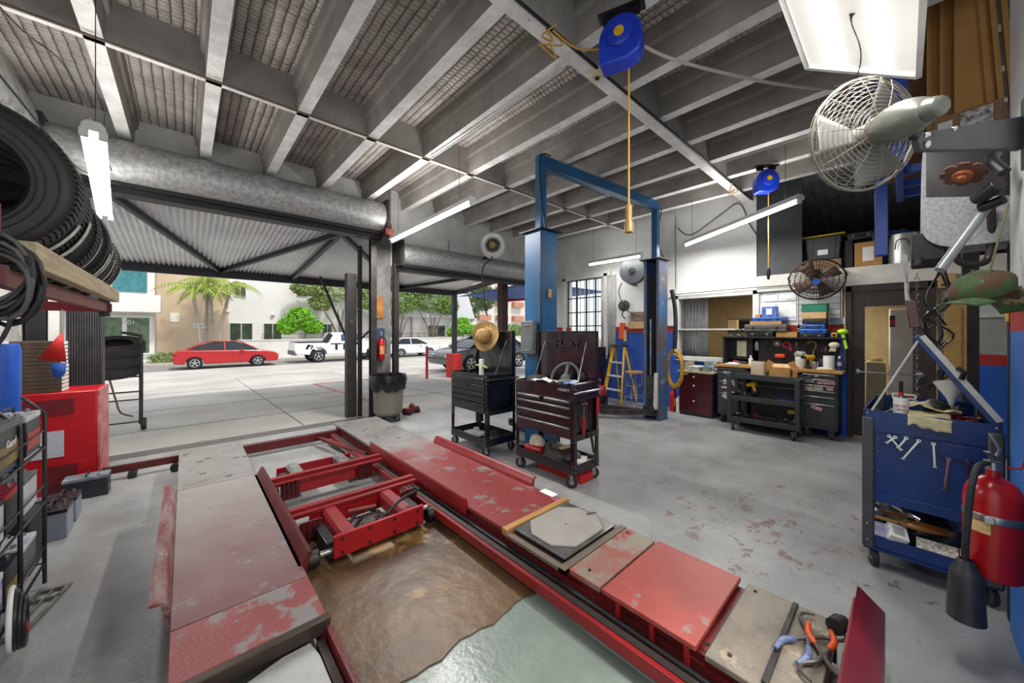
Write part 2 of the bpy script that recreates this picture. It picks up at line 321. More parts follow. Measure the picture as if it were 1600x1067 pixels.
b=B(); b.box(7.0,7.06,4.5,4.59,.9,2.8); b.box(7.0,7.06,5.7,5.78,.9,2.8); b.box(7.0,7.06,4.42,5.82,2.74,2.84); b.box(6.98,7.06,4.5,5.8,.88,.95); b.out('window_trim',WF,o)
B().sheet(lambda u,v:(7.03+.012*math.sin(u*40),4.3+u*.38,1.0+v*1.75),40,2,.004).out('curtain',M('grey_vinyl_curtain','b9b8b4',.5,c2='a3a29e'),o)
b=B()
for y in (.53,-.24): b.box(6.98,7.2,y-.035,y+.035,0,2.13)
b.box(6.98,7.2,-.27,.56,2.05,2.13); o=b.out('door_1',BRN,bev=.004,kind='structure')
b=B(); b.box(7.02,7.07,.37,.49,.02,2.04); b.box(7.02,7.07,-.2,-.08,.02,2.04); b.box(7.02,7.07,-.08,.37,1.84,2.04); b.box(7.02,7.07,-.08,.37,.02,.25); b.out('door_leaf',BRN,o,bev=.003)
B().box(7.04,7.048,-.08,.37,.25,1.84).out('pane',GL,o)
b=B(); b.tube([(6.96,.44,.93),(6.96,-.15,.93)],.013); 
for y in (.44,-.15): b.lathe([(0,.0),(.035,.0),(.035,.012),(.018,.02),(0,.02)],(7.02,y,.93),(-1,0,0)); b.cyl((7.02,y,.93),(6.96,y,.93),.012)
b.out('door_handle',STL,o)
# outside ground
PV=M('outdoor_concrete','BDB9B2',.8,c2='a29e97',sc=.5,bump=.25,bs=9,c3='8c8780',s3=1.2,t3=.64)
def gz(y): return -.028*(y-6.3) if y>6.3 else 0
b=B(); b.sheet(lambda u,v:(-30+u*80,6.3+v*18.7,gz(6.3+v*18.7)-.002),1,1,0).out('pavement',PV,kind='structure')
B().sheet(lambda u,v:(-30+u*80,6.4+v*18.6,gz(6.4+v*18.6)-.08),1,1,0)
b=B()
for y in (7.9,10.2,13.5,17.5): b.box(-12,26,y-.012,y+.012,gz(y)-.01,gz(y)+.0015)
for x in (-2,1.4,4.6,8): b.bar((x,6.5,gz(6.5)-.002),(x,17,gz(17)-.002),.018,.008)
b.out('pavement_joint',M('joint_grime','6f6b66',.9),kind='structure')  # slab joints in one dark tone
B().box(-30,50,25,30.2,-.75,-.545).out('street',M('asphalt_grey','8f8d8a',.85,c2='7c7a77',sc=1.5,bump=.2),kind='structure')
B().box(-30,50,28.9,33,-.6,-.42).out('sidewalk',M('sidewalk_concrete','B5B0A6',.85,c2='a39e94'),kind='structure')
b=B(); b.pr([(4.6,10.7),(9.5,10.7),(9.5,10.82),(4.75,10.82),(4.75,16.5),(4.6,16.5)],'z',-.12,-.1)
RP=M('red_line_paint','B5423E',.8,c2='c98d88',sc=5)
b=B(); b.bar((3.0,7.3,gz(7.3)+.002),(3.0,12.6,gz(12.6)+.002),.09,.006); b.bar((3.0,12.6,gz(12.6)+.002),(11,12.6,gz(12.6)+.002),.09,.006); b.out('painted_line',RP,kind='structure')
B().box(-1.0,2.4,6.16,6.4,-.01,.004).out('threshold',M('threshold_steel','77716c',.5,.5),kind='structure')
# ---------- lamps (each carries its own light; strips also get an added upward fill) ----------
TUBE=M('fluorescent_tube','FFFFFF',.5,c2='FFFFFF',emis=14); LENS=M('lit_lens','FDFBF6',.4,c2='F4F2EC',emis=.62)
n,l,bs=nodes(LENS); tc=n.new('ShaderNodeTexCoord'); sx=n.new('ShaderNodeSeparateXYZ'); l.new(tc.outputs['Object'],sx.inputs[0]); cr=n.new('ShaderNodeValToRGB'); l.new(sx.outputs[1],cr.inputs[0])
e=cr.color_ramp; e.interpolation='B_SPLINE'; e.elements[0].position=0; e.elements[0].color=(.4,.4,.4,1); e.elements[1].position=.37; e.elements[1].color=(.4,.4,.4,1)
for p_,v_ in ((.04,.5),(.075,1.1),(.11,.5),(.16,.38),(.2,.5),(.245,1.1),(.29,.5)): q=e.elements.new(p_); q.color=(v_,v_,v_,1)
l.new(cr.outputs[0],bs.inputs['Emission Strength'])
def strip(label,loc,rz,L,tilt=0,cords=(),two=False,pw=75):
    t=T('fluorescent_lamp',label,'lamp',loc,rot=(0,-tilt,rz))
    b=B(); b.pr([(-.055,0),(.055,0),(.05,.035),(.03,.06),(-.03,.06),(-.05,.035)],'x',-L/2,L/2); b.out('housing',WHT,t,bev=.003)
    def al(nm,sy,e,z,up,y=0):
        a=bpy.data.lights.new(nm,'AREA'); a.shape='RECTANGLE'; a.size=L*.94; a.size_y=sy; a.energy=e; a.color=(1,.985,.95)
        o=bpy.data.objects.new(nm,a); C.objects.link(o); o.parent=t; o.location=(0,y,z); o.rotation_euler=(PI if up else 0,0,0)
    al('ceiling_fill_light',.07,pw*.24,.066,True)  # added upward fill above the housing to lift the ceiling
    for s in ((-.04,.04) if two else (0,)):
        al('tube_light',.03,pw*(.5 if two else 1),-.042,False,s)
        b=B(); b.cyl((-L/2+.04,s,-.022),(L/2-.04,s,-.022),.015,n=10); b.out('tube',TUBE,t)
        b=B()
        for e in(-1,1): b.cb((e*(L/2-.02),s,-.018),(.035,.04,.045))
        b.sp('socket',WHT,t)
    b=B()
    for x in cords: b.cyl((x,0,.06),(x,0,.06+(3.68-loc[2])),.003,n=6)
    if cords: b.sp('hanging_chain',DST,t)
    return t
strip('long ceiling tube lamp hanging in front of the pier between the door bays',(2.49,4.55,3.0),PI/2-.03,2.36,cords=(-.9,.9))
strip('lit tube lamp slanting in front of the charcoal loft panel',(5.87,1.7,3.02),math.atan2(1.79,1.26),2.2,cords=(-.9,.9),pw=52)
strip('faint tube lamp on the wall above the barred window',(6.55,4.05,2.97),PI/2,1.25,cords=(-.5,.5),pw=8)
strip('two-tube lamp hanging above the stacked tyres at far left',(-.53,4.6,2.74),PI/2+.09,2.45,cords=(-.95,.95),two=True,pw=50)
def troffer():
    t=T('troffer_lamp','big lit panel lamp with white lens hanging at top right','lamp',(0,0,0))
    A=Vector((2.61,.37,3.0)); Bq=Vector((2.70,-.05,2.77)); dx=Vector((-1.22,0,0)); n=(Bq-A).cross(dx).normalized(); n=n if n.z>0 else -n
    b=B(); q=[A,Bq,Bq+dx,A+dx]; c=sum(q,Vector())/4; q2=[c+(p-c)*.82+n*.09 for p in q]
    b._add(q+q2,[(0,1,5,4),(1,2,6,5),(2,3,7,6),(3,0,4,7),(4,5,6,7)])
    for i in range(4): b.bar(q[i],q[(i+1)%4],.022,.022)
    b.out('housing',WHT,t)
    q3=[c+(p-c)*.955+n*.004 for p in q]; b=B(); b._add(q3,[(0,1,2,3)]); b.out('lens',LENS,t)
    for f in (.3,.7):
        b=B(); p=A.lerp(Bq,f)+n*.04; b.cyl(p+dx*.06,p+dx*.94,.018,n=10); b.out('tube',TUBE,t)
    for f in (.3,.7):
        a=bpy.data.lights.new('panel_light','AREA'); a.shape='RECTANGLE'; a.size=1.05; a.size_y=.045; a.energy=17; a.color=(1,.985,.95)
        o=bpy.data.objects.new('panel_light',a); C.objects.link(o); o.parent=t; o.location=A.lerp(Bq,f)+dx*.5-n*.004; o.rotation_euler=n.to_track_quat('Z','Y').to_euler(); o.rotation_euler=Matrix((dx.normalized(),n.cross(dx.normalized()),n)).transposed().to_euler()
    b=B(); m_=c+dx*0; b.tube([A.lerp(Bq,.52)+dx*.42-n*.0,A.lerp(Bq,.52)+dx*.38-n*.012,A.lerp(Bq,.56)+dx*.2-n*.012,A.lerp(Bq,.5)-n*.012,A.lerp(Bq,.5)-n*.12-Vector((-.03,0,0))],[.012,.008,.006,.004,.003],6,sub=4); b.out('dusty_cord',DST,t)
    b=B(); 
    for p in q: b.cyl(c+(p-c)*.7+n*.08,c+(p-c)*.7+Vector((0,0,3.69-c.z)),.003,n=6)
    b.sp('hanging_chain',DST,t)
troffer()
# ---------- rolling shutters ----------
def shutter(label,x0,x1,y,z,r):
    t=T('rolling_shutter',label,'shutter',((x0+x1)/2,y,z)); h=(x1-x0)/2
    pf=[(r*math.cos(a),r*math.sin(a)) for a in [R(-100+i*14) for i in range(21)]]+[(.12,-r*1.05),(.12,r*.98)][:0]
    b=B(); b.pr([(-v,u) if 0 else (-u,v) for u,v in [(math.cos(R(a))*r,math.sin(R(a))*r) for a in range(-75,151,9)]]+[(r*.95,r*.5),(r*.95,-r*.9),(r*.3,-r*1.02)],'x',-h,h); b.out('hood',GALV,t)
    b=B(); b.box(-h,h,-r*.1,r*.75,-r-.1,-r-.0); b.box(-h,h,-r*.35,-r*.1,-r-.035,-r*.93); b.out('bottom_bar',M('shutter_bar_dark','2c2b2b',.5,.4),t)
    b=B(); 
    for e in(-1,1): b.box(e*h-.02,e*h+.02,-r*1.04,r,-r*1.15,r*1.03)
    b.sp('end_plate',DST,t)
    return t
t=shutter('wide galvanised rolling shutter rolled up over the left door bay',-1.06,2.46,5.97,3.4,.25)
b=B(); b.cb((1.78,-.22,-.28),(.14,.12,.12)); b.cb((1.8,-.22,-.18),(.05,.05,.1)); b.out('chain_gear',M('rusty_red_gear','5a2a24',.6,.5),t)
t=shutter('galvanised rolling shutter rolled up over the right door bay',2.76,6.5,5.99,2.86,.2)
def rail(label,x,y,h,z0=0,w=.07,d=.1,n='shutter_guide'):
    b=B(); b.pr([(x-w/2,y-d/2),(x+w/2,y-d/2),(x+w/2,y+d/2),(x-w/2,y+d/2),(x-w/2,y+d/2-.012),(x+w/2-.014,y+d/2-.012),(x+w/2-.014,y-d/2+.012),(x-w/2,y-d/2+.012)],'z',z0,h); return tag(b.out(n,M('guide_black_steel','2e2b2c',.5,.5,c2='3f3a38',sc=9,c3='6b625e',s3=14,t3=.64),bev=.002),label,'guide rail')
rail('black shutter guide on the left face of the middle pier',2.36,6.1,3.15,w=.1)
rail('black shutter guide on the right face of the middle pier',2.76,6.1,2.7,w=.09)
b=B(); b.box(2.06,2.22,6.47,6.6,0,2.5); b.box(2.26,2.31,6.46,6.55,0,3.0); tag(b.out('steel_post',M('guide_black_steel','2e2b2c')),'dark steel post standing just outside the middle pier','post')
b=B(); b.box(2.43,2.57,6.185,6.2,1.72,2.1); tag(b.out('warning_sign',M('faded_orange_board','B5762B',.6,c2='8e5718')),'faded orange board on the middle pier above the small extinguisher','sign')
b=B(); b.box(2.42,2.6,6.18,6.2,1.05,1.55); tag(b.out('backing_board',M('faded_blue_board','2c4468',.6)),'faded blue board on the middle pier behind the small extinguisher','board')
def exting(label,loc,s=1,group=None):
    t=T('fire_extinguisher',label,'fire extinguisher',loc)
    B().lathe([(0,0),(.05*s,0),(.056*s,.01*s),(.056*s,.3*s),(.045*s,.34*s),(.02*s,.37*s),(.02*s,.39*s),(0,.39*s)],n=18).out('tank',M('gloss_red','B5161B',.25,c2='a01216'),t)
    b=B(); b.bar((0,0,.4*s),(-.03*s,-.08*s,.43*s),.02*s,.012*s); b.bar((0,0,.41*s),(-.03*s,-.08*s,.47*s),.02*s,.008*s); b.cyl((0,0,.38*s),(0,0,.42*s),.018*s); b.out('valve',STL,t)
    b=B(); b.tube([(.02*s,0,.4*s),(.07*s,-.01,.36*s),(.075*s,-.01,.25*s),(.068*s,-.015,.1*s)],.009*s,sub=4); b.out('hose',RUB,t)
    B().lathe([(.0566*s,.1*s),(.0566*s,.24*s)],n=10,a0=-2.4,a1=-.8).out('label_sticker',M('yellow_label','D8B45a',.6,c2='a8503a',sc=60),t)
    return t
exting('small red extinguisher hung on the middle pier above the bin',(2.51,6.11,1.0))
# left jamb
b=B()
for i in range(14): b.box(-.94+i*.0185,-.928+i*.0185,6.02,6.12,.02,2.0)
b.box(-.945,-.68,6.06,6.13,.0,2.02); b.box(-.69,-.675,6.0,6.13,0,2.0)
B().box(-.7,-.62,5.98,6.02,0,.95).out('x',REDD) if 0 else None
tag(b.out('ribbed_panel',M('ribbed_black','28272a',.5,c2='3c3a3c')),'black ribbed upright panel beside the left door opening','panel')
b=B(); b.box(-1.06,-.985,6.03,6.15,0,3.1); tag(b.out('door_jamb',WF),'pale upright strip between the black ribbed panel and the left wall','jamb')
b=B(); b.box(-1.2,-1.07,6.0,6.15,0,2.4); tag(b.out('dark_jamb',BLK),'black upright strip against the left wall by the door','jamb')
# ---------- awning ----------
t=T('awning','black framed corrugated awning over the outside of both door bays','awning',(0,0,0))
AW=M('corrugated_white_sheet','F0F0F1',.5,c2='e0e1e2',sc=2)
def az(y): return 3.36-(y-6.4)*.1
nx=520
B().sheet(lambda u,v:(-3+u*10.0,6.45+v*4.35,az(6.45+v*4.35)+.014*(1 if (int(u*nx+.5)%4)<2 else -1)),nx,1,.004).out('corrugated_sheet',AW,t,sm=10)
AK=M('awning_black_steel','26262a',.5,.3,c2='333338')
b=B(); b.bar((-3,10.75,2.84),(6.9,10.75,2.84),.1,.2); b.bar((6.9,10.75,2.82),(7.2,10.4,2.9),.08,.16); b.bar((7.2,10.4,2.9),(7.2,6.5,3.3),.08,.16); b.bar((-3,6.52,3.3),(7.2,6.52,3.3),.06,.1)
b.out('frame_beam',AK,t)
for p,q in [((-.75,6.6,3.25),(.6,10.7,2.88)),((.6,10.7,2.88),(2.0,6.6,3.2)),((2.0,6.6,3.2),(2.05,10.7,2.86)),((2.0,6.6,3.2),(5.0,10.7,2.85)),((5.0,10.7,2.85),(6.9,6.6,3.2)),((-3,10.7,2.88),(-.75,6.6,3.25))]:
    b=B(); b.bar(p,q,.07,.09); b.out('brace',AK,t)
for p,q in [((2.55,10.1,2.9),(3.35,10.2,1.0)),((3.35,10.2,1.0),(3.8,10.1,1.5))]:
    b=B(); b.bar(p,q,.05,.05); b.out('strut',AK,t)
b=B(); b.box(6.98,7.12,10.68,10.82,-.15,2.8); b.out('post',AK,t)
tag(B().cb((7.02,10.72,.28),(.42,.42,.86)).out('bollard_box',M('signal_red','C9201C',.5,c2='b81c18'),bev=.02),'red square sleeve around the foot of the awning post','bollard')
t=T('bollard','thin red bollard standing on the pavement behind the bin','bollard',(6.1,11.0,-.14)); B().cyl((0,0,0),(0,0,1.08),.045).out('post',M('signal_red','C9201C'),t); B().cyl((0,0,1.08),(0,0,1.11),.047).out('cap',BLK,t)
# blue canopy and red post, right bay
b=B(); b.sheet(lambda u,v:(7.6+u*4,7.4+v*4,2.95-.15*v+.05*math.sin(u*9)*v),14,6,.01)
t=T('blue_canopy','blue fabric canopy on a red pole beyond the right door bay','canopy',(0,0,0)); b.out('canopy_cloth',M('blue_tarp','2f5ca8',.6,c2='264d92'),t)
b=B(); b.tube([(9.3,10.9,-.2),(9.3,10.9,2.5),(9.35,10.9,2.65),(9.6,10.8,2.72),(11.4,9.5,2.9)],.05,sub=3); b.out('pole',M('signal_red','C9201C'),t)
b=B(); b.bar((9.4,9.9,.9),(10.9,9.3,2.8),.06); b.bar((10.3,9.6,.1),(9.3,10.6,1.6),.05); b.out('brace',AK,t)
b=B(); b.box(5.62,5.8,6.5,6.68,0,2.66); tag(b.out('steel_column',M('dark_red_brown_steel','3a1d1d',.5)),'dark red-brown column outside the right door bay','column')
# ---------- cars ----------
GLS=M('car_glass','1c2226',.08,c2='14181b'); TIR=M('tyre_rubber','161617',.7); RIM=M('alloy_rim','c4c6c8',.3,.7)
def wheel(t,x,y,r,w=.2):
    b=B(); b.lathe([(r*.6,-w/2),(r*.92,-w/2),(r,-w*.35),(r,w*.35),(r*.92,w/2),(r*.6,w/2),(r*.6,-w/2)],(x,y,r),(0,1,0),24); wl=b.out('wheel',TIR,t)
    b=B(); b.lathe([(0,0),(r*.16,0),(r*.16,.03),(0,.03)],(x,y-w*.4,r),(0,-1,0),12); 
    for k in range(5):
        a=2*PI*k/5+.3; b.bar((x,y-w*.42,r),(x+math.cos(a)*r*.6,y-w*.38,r+math.sin(a)*r*.6),.05,.03,up=(0,1,0))
    b.lathe([(r*.56,0),(r*.64,0),(r*.64,.03),(r*.56,.03)],(x,y-w*.4,r),(0,-1,0),20); b.out('rim',RIM,wl)
    b=B(); b.cyl((x,y-w*.2,r),(x,y+w*.2,r),r*.6,n=16); b.out('brake',BLK,wl)
def arch(x,r,z0,n=7): return [(x-r*math.cos(PI*i/n),z0+r*math.sin(PI*i/n)) for i in range(n+1)]
def car(label,loc,rz,col,L,prof,green,W=1.8,wr=.33,wx=(.85,3.6),cat='car',name='car',cc=None):
    """prof: body side outline above the sill; green: greenhouse outline; nose at +x, seen side at -y"""
    t=T(name,label,cat,loc,rz); m=M('car_'+cc,col,.22,c2=col,coat=.6); z0=.22
    pts=[(0.02,z0+.1)]+arch(wx[0],wr+.06,z0+.05)+arch(wx[1],wr+.06,z0+.05)+[(L-.03,z0+.08)]+prof
    B().pr(pts,'y',-W/2,W/2).out('body',m,t,bev=.05)
    z1=green[0][1]; mid=sum(p[0] for p in green)/len(green)
    def ins(f,k=.0): return [(mid+(x-mid)*f,z) for x,z in green]
    b=B(); n=len(green); zt=max(p[1] for p in green); vs=[];
    for s in(-1,1):
        for x,z in green: vs.append(Vector((x,s*(W/2-.06-.2*(z-z1)/(zt-z1+.01)),z)))
    b._add(vs,[(i,(i+1)%n,n+(i+1)%n,n+i) for i in range(n)]+[tuple(range(n)),tuple(range(2*n-1,n-1,-1))]); b.out('glasshouse',GLS,t,bev=.02)
    top=[p for p in green if p[1]>zt-.12]; xa=min(p[0] for p in top); xb=max(p[0] for p in top)
    b=B(); b.box(xa,xb,-W/2+.24,W/2-.24,zt-.02,zt+.03)
    for s in(-1,1):
        y0=s*(W/2-.055); y1=s*(W/2-.25)
        b.bar((green[0][0],y0,z1),(xa,y1,zt),.06,.04); b.bar((green[-1][0],y0,z1),(xb,y1,zt),.05,.04); xm=(xa+xb)/2; b.bar((xm,y0,z1),(xm,y1,zt),.06,.03); b.bar((xa,y1,zt+.0),(xb,y1,zt+.0),.05,.05)
    b.out('roof',m,t,bev=.012)
    for x in wx:
        for s in(-1,1): wheel(t,x,s*(W/2-.12),wr)
    b=B(); b.cb((L-.12,-W/2+.22,.66),(.3,.4,.13)); b.cb((L-.12,W/2-.22,.66),(.3,.4,.13)); b.sp('headlight',CHR,t,bev=.02)
    b=B(); b.cb((.08,-W/2+.2,.8),(.2,.42,.12)); b.cb((.08,W/2-.2,.8),(.2,.42,.12)); b.sp('tail_light',M('tail_red','8f1414',.3),t,bev=.02)
    b=B(); b.cb((L*.62,-W/2-.08,.95),(.16,.14,.12)); b.out('side_mirror',m,t,bev=.02)
    b=B(); xs=[L*.36,L*.54,L*.72]
    for x in xs: b.box(x-.004,x+.004,-W/2-.004,-W/2+.01,.3,.92)
    b.box(L*.2,L*.85,-W/2-.004,-W/2+.01,.86,.868)
    b.sp('door_seam',BLK,t)
    b=B()
    for x in (L*.42,L*.6): b.box(x-.07,x+.07,-W/2-.02,-W/2,.76,.785)
    b.sp('door_handle',m,t)
    return t
sedan=[(4.62,.5),(4.6,.66),(4.47,.79),(4.15,.88),(3.7,.94),(3.2,.97),(1.0,1.0),(.5,1.03),(.14,1.01),(.02,.9),(-.02,.62)]
sg=[(.45,1.0),(.95,1.22),(1.4,1.38),(1.85,1.45),(2.35,1.46),(2.8,1.38),(3.2,1.2),(3.62,.96)]
car('glossy red sedan parked along the street','' or (-.48,26.2,-.545),0,'AE1219',4.6,sedan,sg,cc='red')
car('white sedan parked to the right of the middle pier',(11.2,27.3,-.545),0,'E9EAEC',4.7,sedan,sg,wx=(1.25,3.75),cc='white')
car('dark grey car parked outside behind the tool cart with the straw hat',(12.3,12.9,-.18),0,'3c4149',4.6,sedan,sg,cc='dark',wr=.34,wx=(.9,3.6)).scale=(-1,1,1)
car('pale blue car half hidden behind the left tyre rack outside',(-6.3,23.6,-.49),0,'8fa0b8',4.5,sedan,[(.2,1.0),(.5,1.4),(1.6,1.52),(2.6,1.5),(3.5,1.0)],cc='paleblue')
# pickup
t=T('pickup_truck','white pickup truck parked by the wall with big black letters on its side','truck',(5.05,26.6,-.545))
m=M('car_white','E9EAEC'); L=5.8
pts=[(.05,.6)]+arch(1.35,.5,.5)+arch(4.9,.5,.5)+[(5.75,.6),(5.8,1.0),(5.6,1.2),(4.6,1.28),(0,1.28),(0,.75)]
B().pr(pts,'y',-.98,.98).out('body',m,t,bev=.04)
def trap(b,g,W,k): 
    n=len(g); zt=max(p[1] for p in g); z1=g[0][1]; vs=[Vector((x,s*(W-k*(z-z1)/(zt-z1)),z)) for s in(-1,1) for x,z in g]
    b._add(vs,[(i,(i+1)%n,n+(i+1)%n,n+i) for i in range(n)]+[tuple(range(n)),tuple(range(2*n-1,n-1,-1))])
b=B(); trap(b,[(2.0,1.27),(2.15,1.9),(2.4,1.95),(3.7,1.95),(4.5,1.27)],.93,.16); b.out('cab',m,t,bev=.03)
b=B()
for x0,x1 in ((2.75,3.3),(3.4,4.05)): b._add([Vector((x0,-.945,1.38)),Vector((x1+.12,-.945,1.38)),Vector((x1-.12,-.85,1.82)),Vector((x0,-.85,1.82))],[(0,1,2,3)])
b.sp('side_window',M('truck_glass','2f4668',.1),t)
b=B(); b.box(-.05,.12,-.95,.95,.5,.78); b.out('rear_bumper',GRY,t,bev=.03)
b=B(); b.box(.1,1.95,-.98,.98,1.28,1.33); b.bar((1.7,-.95,1.3),(2.1,-.9,1.85),.1,.3); b.out('bed_rail',BLK,t)
for x in (1.35,4.9):
    for s in(-1,1): wheel(t,x,s*.86,.4,.26)
text('TR',.62,(2.78,-.986,.98),(PI/2,0,0),BLK,t,ex=.003,sx=1.9,bold=.012)
b=B(); b.cb((.72,-.985,1.02),(.14,.01,.34),(0,.5,0)); b.cb((.85,-.985,1.08),(.3,.01,.06),(0,-.3,0)); b.cb((.95,-.985,.98),(.08,.01,.26),(0,.5,0)); b.out('side_emblem',BLK,t)
# ---------- street wall, fence, buildings ----------
b=B(); b.box(2.6,30,30.5,30.7,-.5,.82); b.box(2.6,30,30.46,30.74,.82,.9); tag(b.out('garden_wall',M('white_street_wall','D9D8D3',.8,c2='c9c6be',sc=1)),'long low white wall along the sidewalk behind the parked cars','wall')
b=B(); 
for i in range(150): b.bar((4+i*.13,30.6,.905),(4+i*.13,30.6,1.3),.018)
b.bar((4,30.6,1.3),(23.5,30.6,1.3),.03); b.bar((4,30.6,.98),(23.5,30.6,.98),.03); tag(b.out('metal_fence',AK),'black picket fence on top of the long white wall','fence')
def building(label,x0,x1,y,z1,mat,wins=(),extra=None):
    t=T('building',label,'building',((x0+x1)/2,y,-.45)); cx=(x0+x1)/2
    B().box(x0-cx,x1-cx,0,6,0,z1+.45).out('facade',mat,t)
    for a,c,z0,z2 in wins:
        b=B(); b.box(a-cx,c-cx,-.05,.03,z0+.45,z2+.45)
        w=b.out('window_frame',WF,t); b=B(); m_=(a+c)/2-cx
        b.box(a-cx+.05,m_-.03,-.06,-.04,z0+.5,z2+.4); b.box(m_+.03,c-cx-.05,-.06,-.04,z0+.5,z2+.4); b.out('pane',M('dark_green_glass','33402f',.1,c2='4a5548',sc=2),w)
    return t,cx
building('tan stucco building behind the palm trees',-1.4,2.3,32.9,8.5,M('tan_stucco','D4BFA5',.85,c2='c8b299',sc=.6))
t,cx=building('long pale grey stucco building behind the red car and the pickup',2.3,16.5,33,8.5,M('pale_stucco','E2E0DC',.85,c2='d6d4d0',sc=.6),[(2.35,3.75,.75,2.1),(4.4,5.6,.75,2.1),(8.5,9.3,.75,2.1),(2.6,3.35,4.0,5.1),(6.6,7.4,4.3,5.2)])
b=B()
for x,z in ((2.25,2.9),(5.0,2.75),(6.4,3.0)): b.sph((x-cx,-.1,z+.45),.13,(1,1,.7))
b.sp('wall_lamp',WHT,t)
t,cx=building('white building with teal balcony windows at far left',-14,-1.42,31.6,9,M('white_stucco','E4E2DC',.8,c2='d8d6d0',sc=.6))
b=B(); b.box(-14-cx,-1.1-cx,-1.2,0,3.05,4.1); b.out('balcony',M('white_stucco','E4E2DC'),t,bev=.03)
b=B()
for i in range(6): b.box(-3.2-i*1.6-cx,-1.75-i*1.6-cx,-.06,.02,4.3,6.2)
b.sp('teal_window',M('teal_glass','3f7f86',.12,c2='2f6a72'),t)
b=B()
for i in range(3): b.box(-2.6-i*1.15-cx,-1.65-i*1.15-cx,-.06,.02,.6,2.75)
b.sp('entrance_glass',M('door_glass_green','3e5a3a',.15,c2='6d7f68',sc=3),t)
b=B(); b.box(-3.9-cx,-1.5-cx,-.05,.01,.5,2.9); b.out('entrance_frame',WHT,t); text('401',.35,(-2.5-cx,-.09,2.45),(PI/2,0,0),WHT,t)
t,cx=building('low white house with a brown window behind the broad tree',16.55,23.6,32.6,2.9,M('white_house','DCDAD4',.8),[(18.2,20.2,.9,2.1)])
b=B(); b.pr([(15.2-cx,3.3),(23.9-cx,3.3),(22.9-cx,6.0),(16-cx,6.0)],'y',-.3,4); b.out('roof',M('white_metal_roof','CFD2D4',.5,c2='bfc2c5'),t)
t,cx=building('distant tall pale apartment tower seen past the blue canopy',34,56,52,14,M('tower_white','D8D4CE',.8))
for i in range(5):
    for j in range(5):
        b=B(); b.box(34.8+j*4.2-cx,37.4+j*4.2-cx,-.8,0,1.2+i*2.7,2.2+i*2.7); b.out('balcony',M('tower_balcony','B9826a',.8),t)
building('low green and cream shop beyond the blue canopy',24,44,36,2.2,M('cream_green_shop','B9C08f',.8,c2='cfcfae'),[(26,28,.3,1.5),(30,32,.3,1.5)])
# notices on facade
b=B(); b.box(-.75,-.3,32.86,32.9,2.1,2.7); tag(b.out('notice',PAP),'white notice on the tan facade beside the entrance','notice')
b=B(); b.box(.4,1.0,32.86,32.9,1.7,2.0); o=tag(b.out('street_sign',PAP),'small white sign with blue writing on the tan facade','sign')
text('PARK',.2,(.7,32.85,1.85),(PI/2,0,0),M('sign_blue','3a4f9a',.6),None,'lettering').parent=o
# ---------- plants ----------
LF={}
def leafmat(k,a,b_): 
    if k not in LF: LF[k]=M('leaf_'+k,a,.6,c2=b_,sc=3)
    return LF[k]
def crown(name,mat,par,blobs,n,ls,seed):
    r_=random.Random(seed); b=B()
    for _ in range(n):
        cx_,cy,cz,rr,rz_=r_.choice(blobs)
        a=r_.uniform(0,2*PI); e=math.acos(r_.uniform(-1,1)); q=r_.uniform(.35,1)**.5
        p=Vector((cx_+rr*q*math.sin(e)*math.cos(a),cy+rr*q*math.sin(e)*math.sin(a),cz+rz_*q*math.cos(e)))
        m=Euler((r_.uniform(-1,1),r_.uniform(-1,1),r_.uniform(0,6))).to_matrix(); s=ls*r_.uniform(.6,1.3)
        b._add([p+m@Vector(v) for v in ((-s*.35,0,0),(0,-s,s*.1),(s*.35,0,0),(0,s,-s*.1))],[(0,1,2,3)])
    o=b.out(name,mat,par)
    if name=='foliage': o.scale=(1,.42,1)
    return o
BK=M('tree_bark','8f8070',.9,c2='6d6052',bump=.4,bs=8); PB=M('palm_bark','A39C92',.9,c2='8a8276',bump=.3)
def tree(label,x,y,h,trunks,blobs,n,ls,key,cols,seed,z=-.45,nm='tree'):
    t=T(nm,label,nm,(x,y,z)); r_=random.Random(seed)
    b=B()
    for k in range(trunks):
        a=2*PI*k/trunks+r_.random(); dx=math.cos(a); dy=math.sin(a); s_=.35 if trunks>1 else .05
        b.tube([(dx*.12,dy*.12,-.05),(dx*.2,dy*.2,h*.3),(dx*(.3+s_),dy*(.3+s_),h*.62),(dx*(.4+s_*3),dy*(.4+s_*3),h*.95)],[.11,.09,.07,.03],7)
    b.out('trunk',BK,t); crown('foliage',leafmat(key,*cols),t,blobs,n,ls,seed); return t
tree('bushy lime-green tree in front of the pale building',6.5,31.3,2.3,1,[(0,0,2.75,1.2,.75),(-.8,0,2.3,.8,.6),(.9,0,2.3,.8,.6),(0,0,3.3,.8,.5)],3400,.17,'lime',('86C41E','4f8f12'),3)
OL=('8FA05a','5c7038')
tree('tall olive-green tree leaning behind the pickup',9.6,31.7,4.0,6,[(0,0,5.3,2.6,1.0),(-2.3,0,5.3,1.5,.6),(2,0,4.8,1.4,1),(-1.5,0,4.2,.9,.6)],4200,.2,'olive',OL,4)
tree('leafy tree directly right of the middle pier',14.6,31.7,4.2,5,[(0,0,4.8,2.2,1.3),(-1.5,0,4.0,1.2,1),(1.2,0,5.8,1.5,.8)],4600,.2,'mid',('7f9c4a','4b6b2b'),5)
tree('broad leafy tree behind the white sedan',18.2,31.7,4.2,5,[(0,0,5.0,2.4,1.3),(1.8,0,4.6,1.3,1),(-1,0,6,1.5,.8)],4800,.2,'mid',OL,6)
tree('small bright green tree behind the awning post',21.5,31.6,1.9,1,[(0,0,2.2,1.3,.7),(1.4,0,2.1,1.1,.6),(-.9,0,1.8,.8,.5),(.3,0,2.9,.9,.5)],3600,.17,'lime',OL,7)
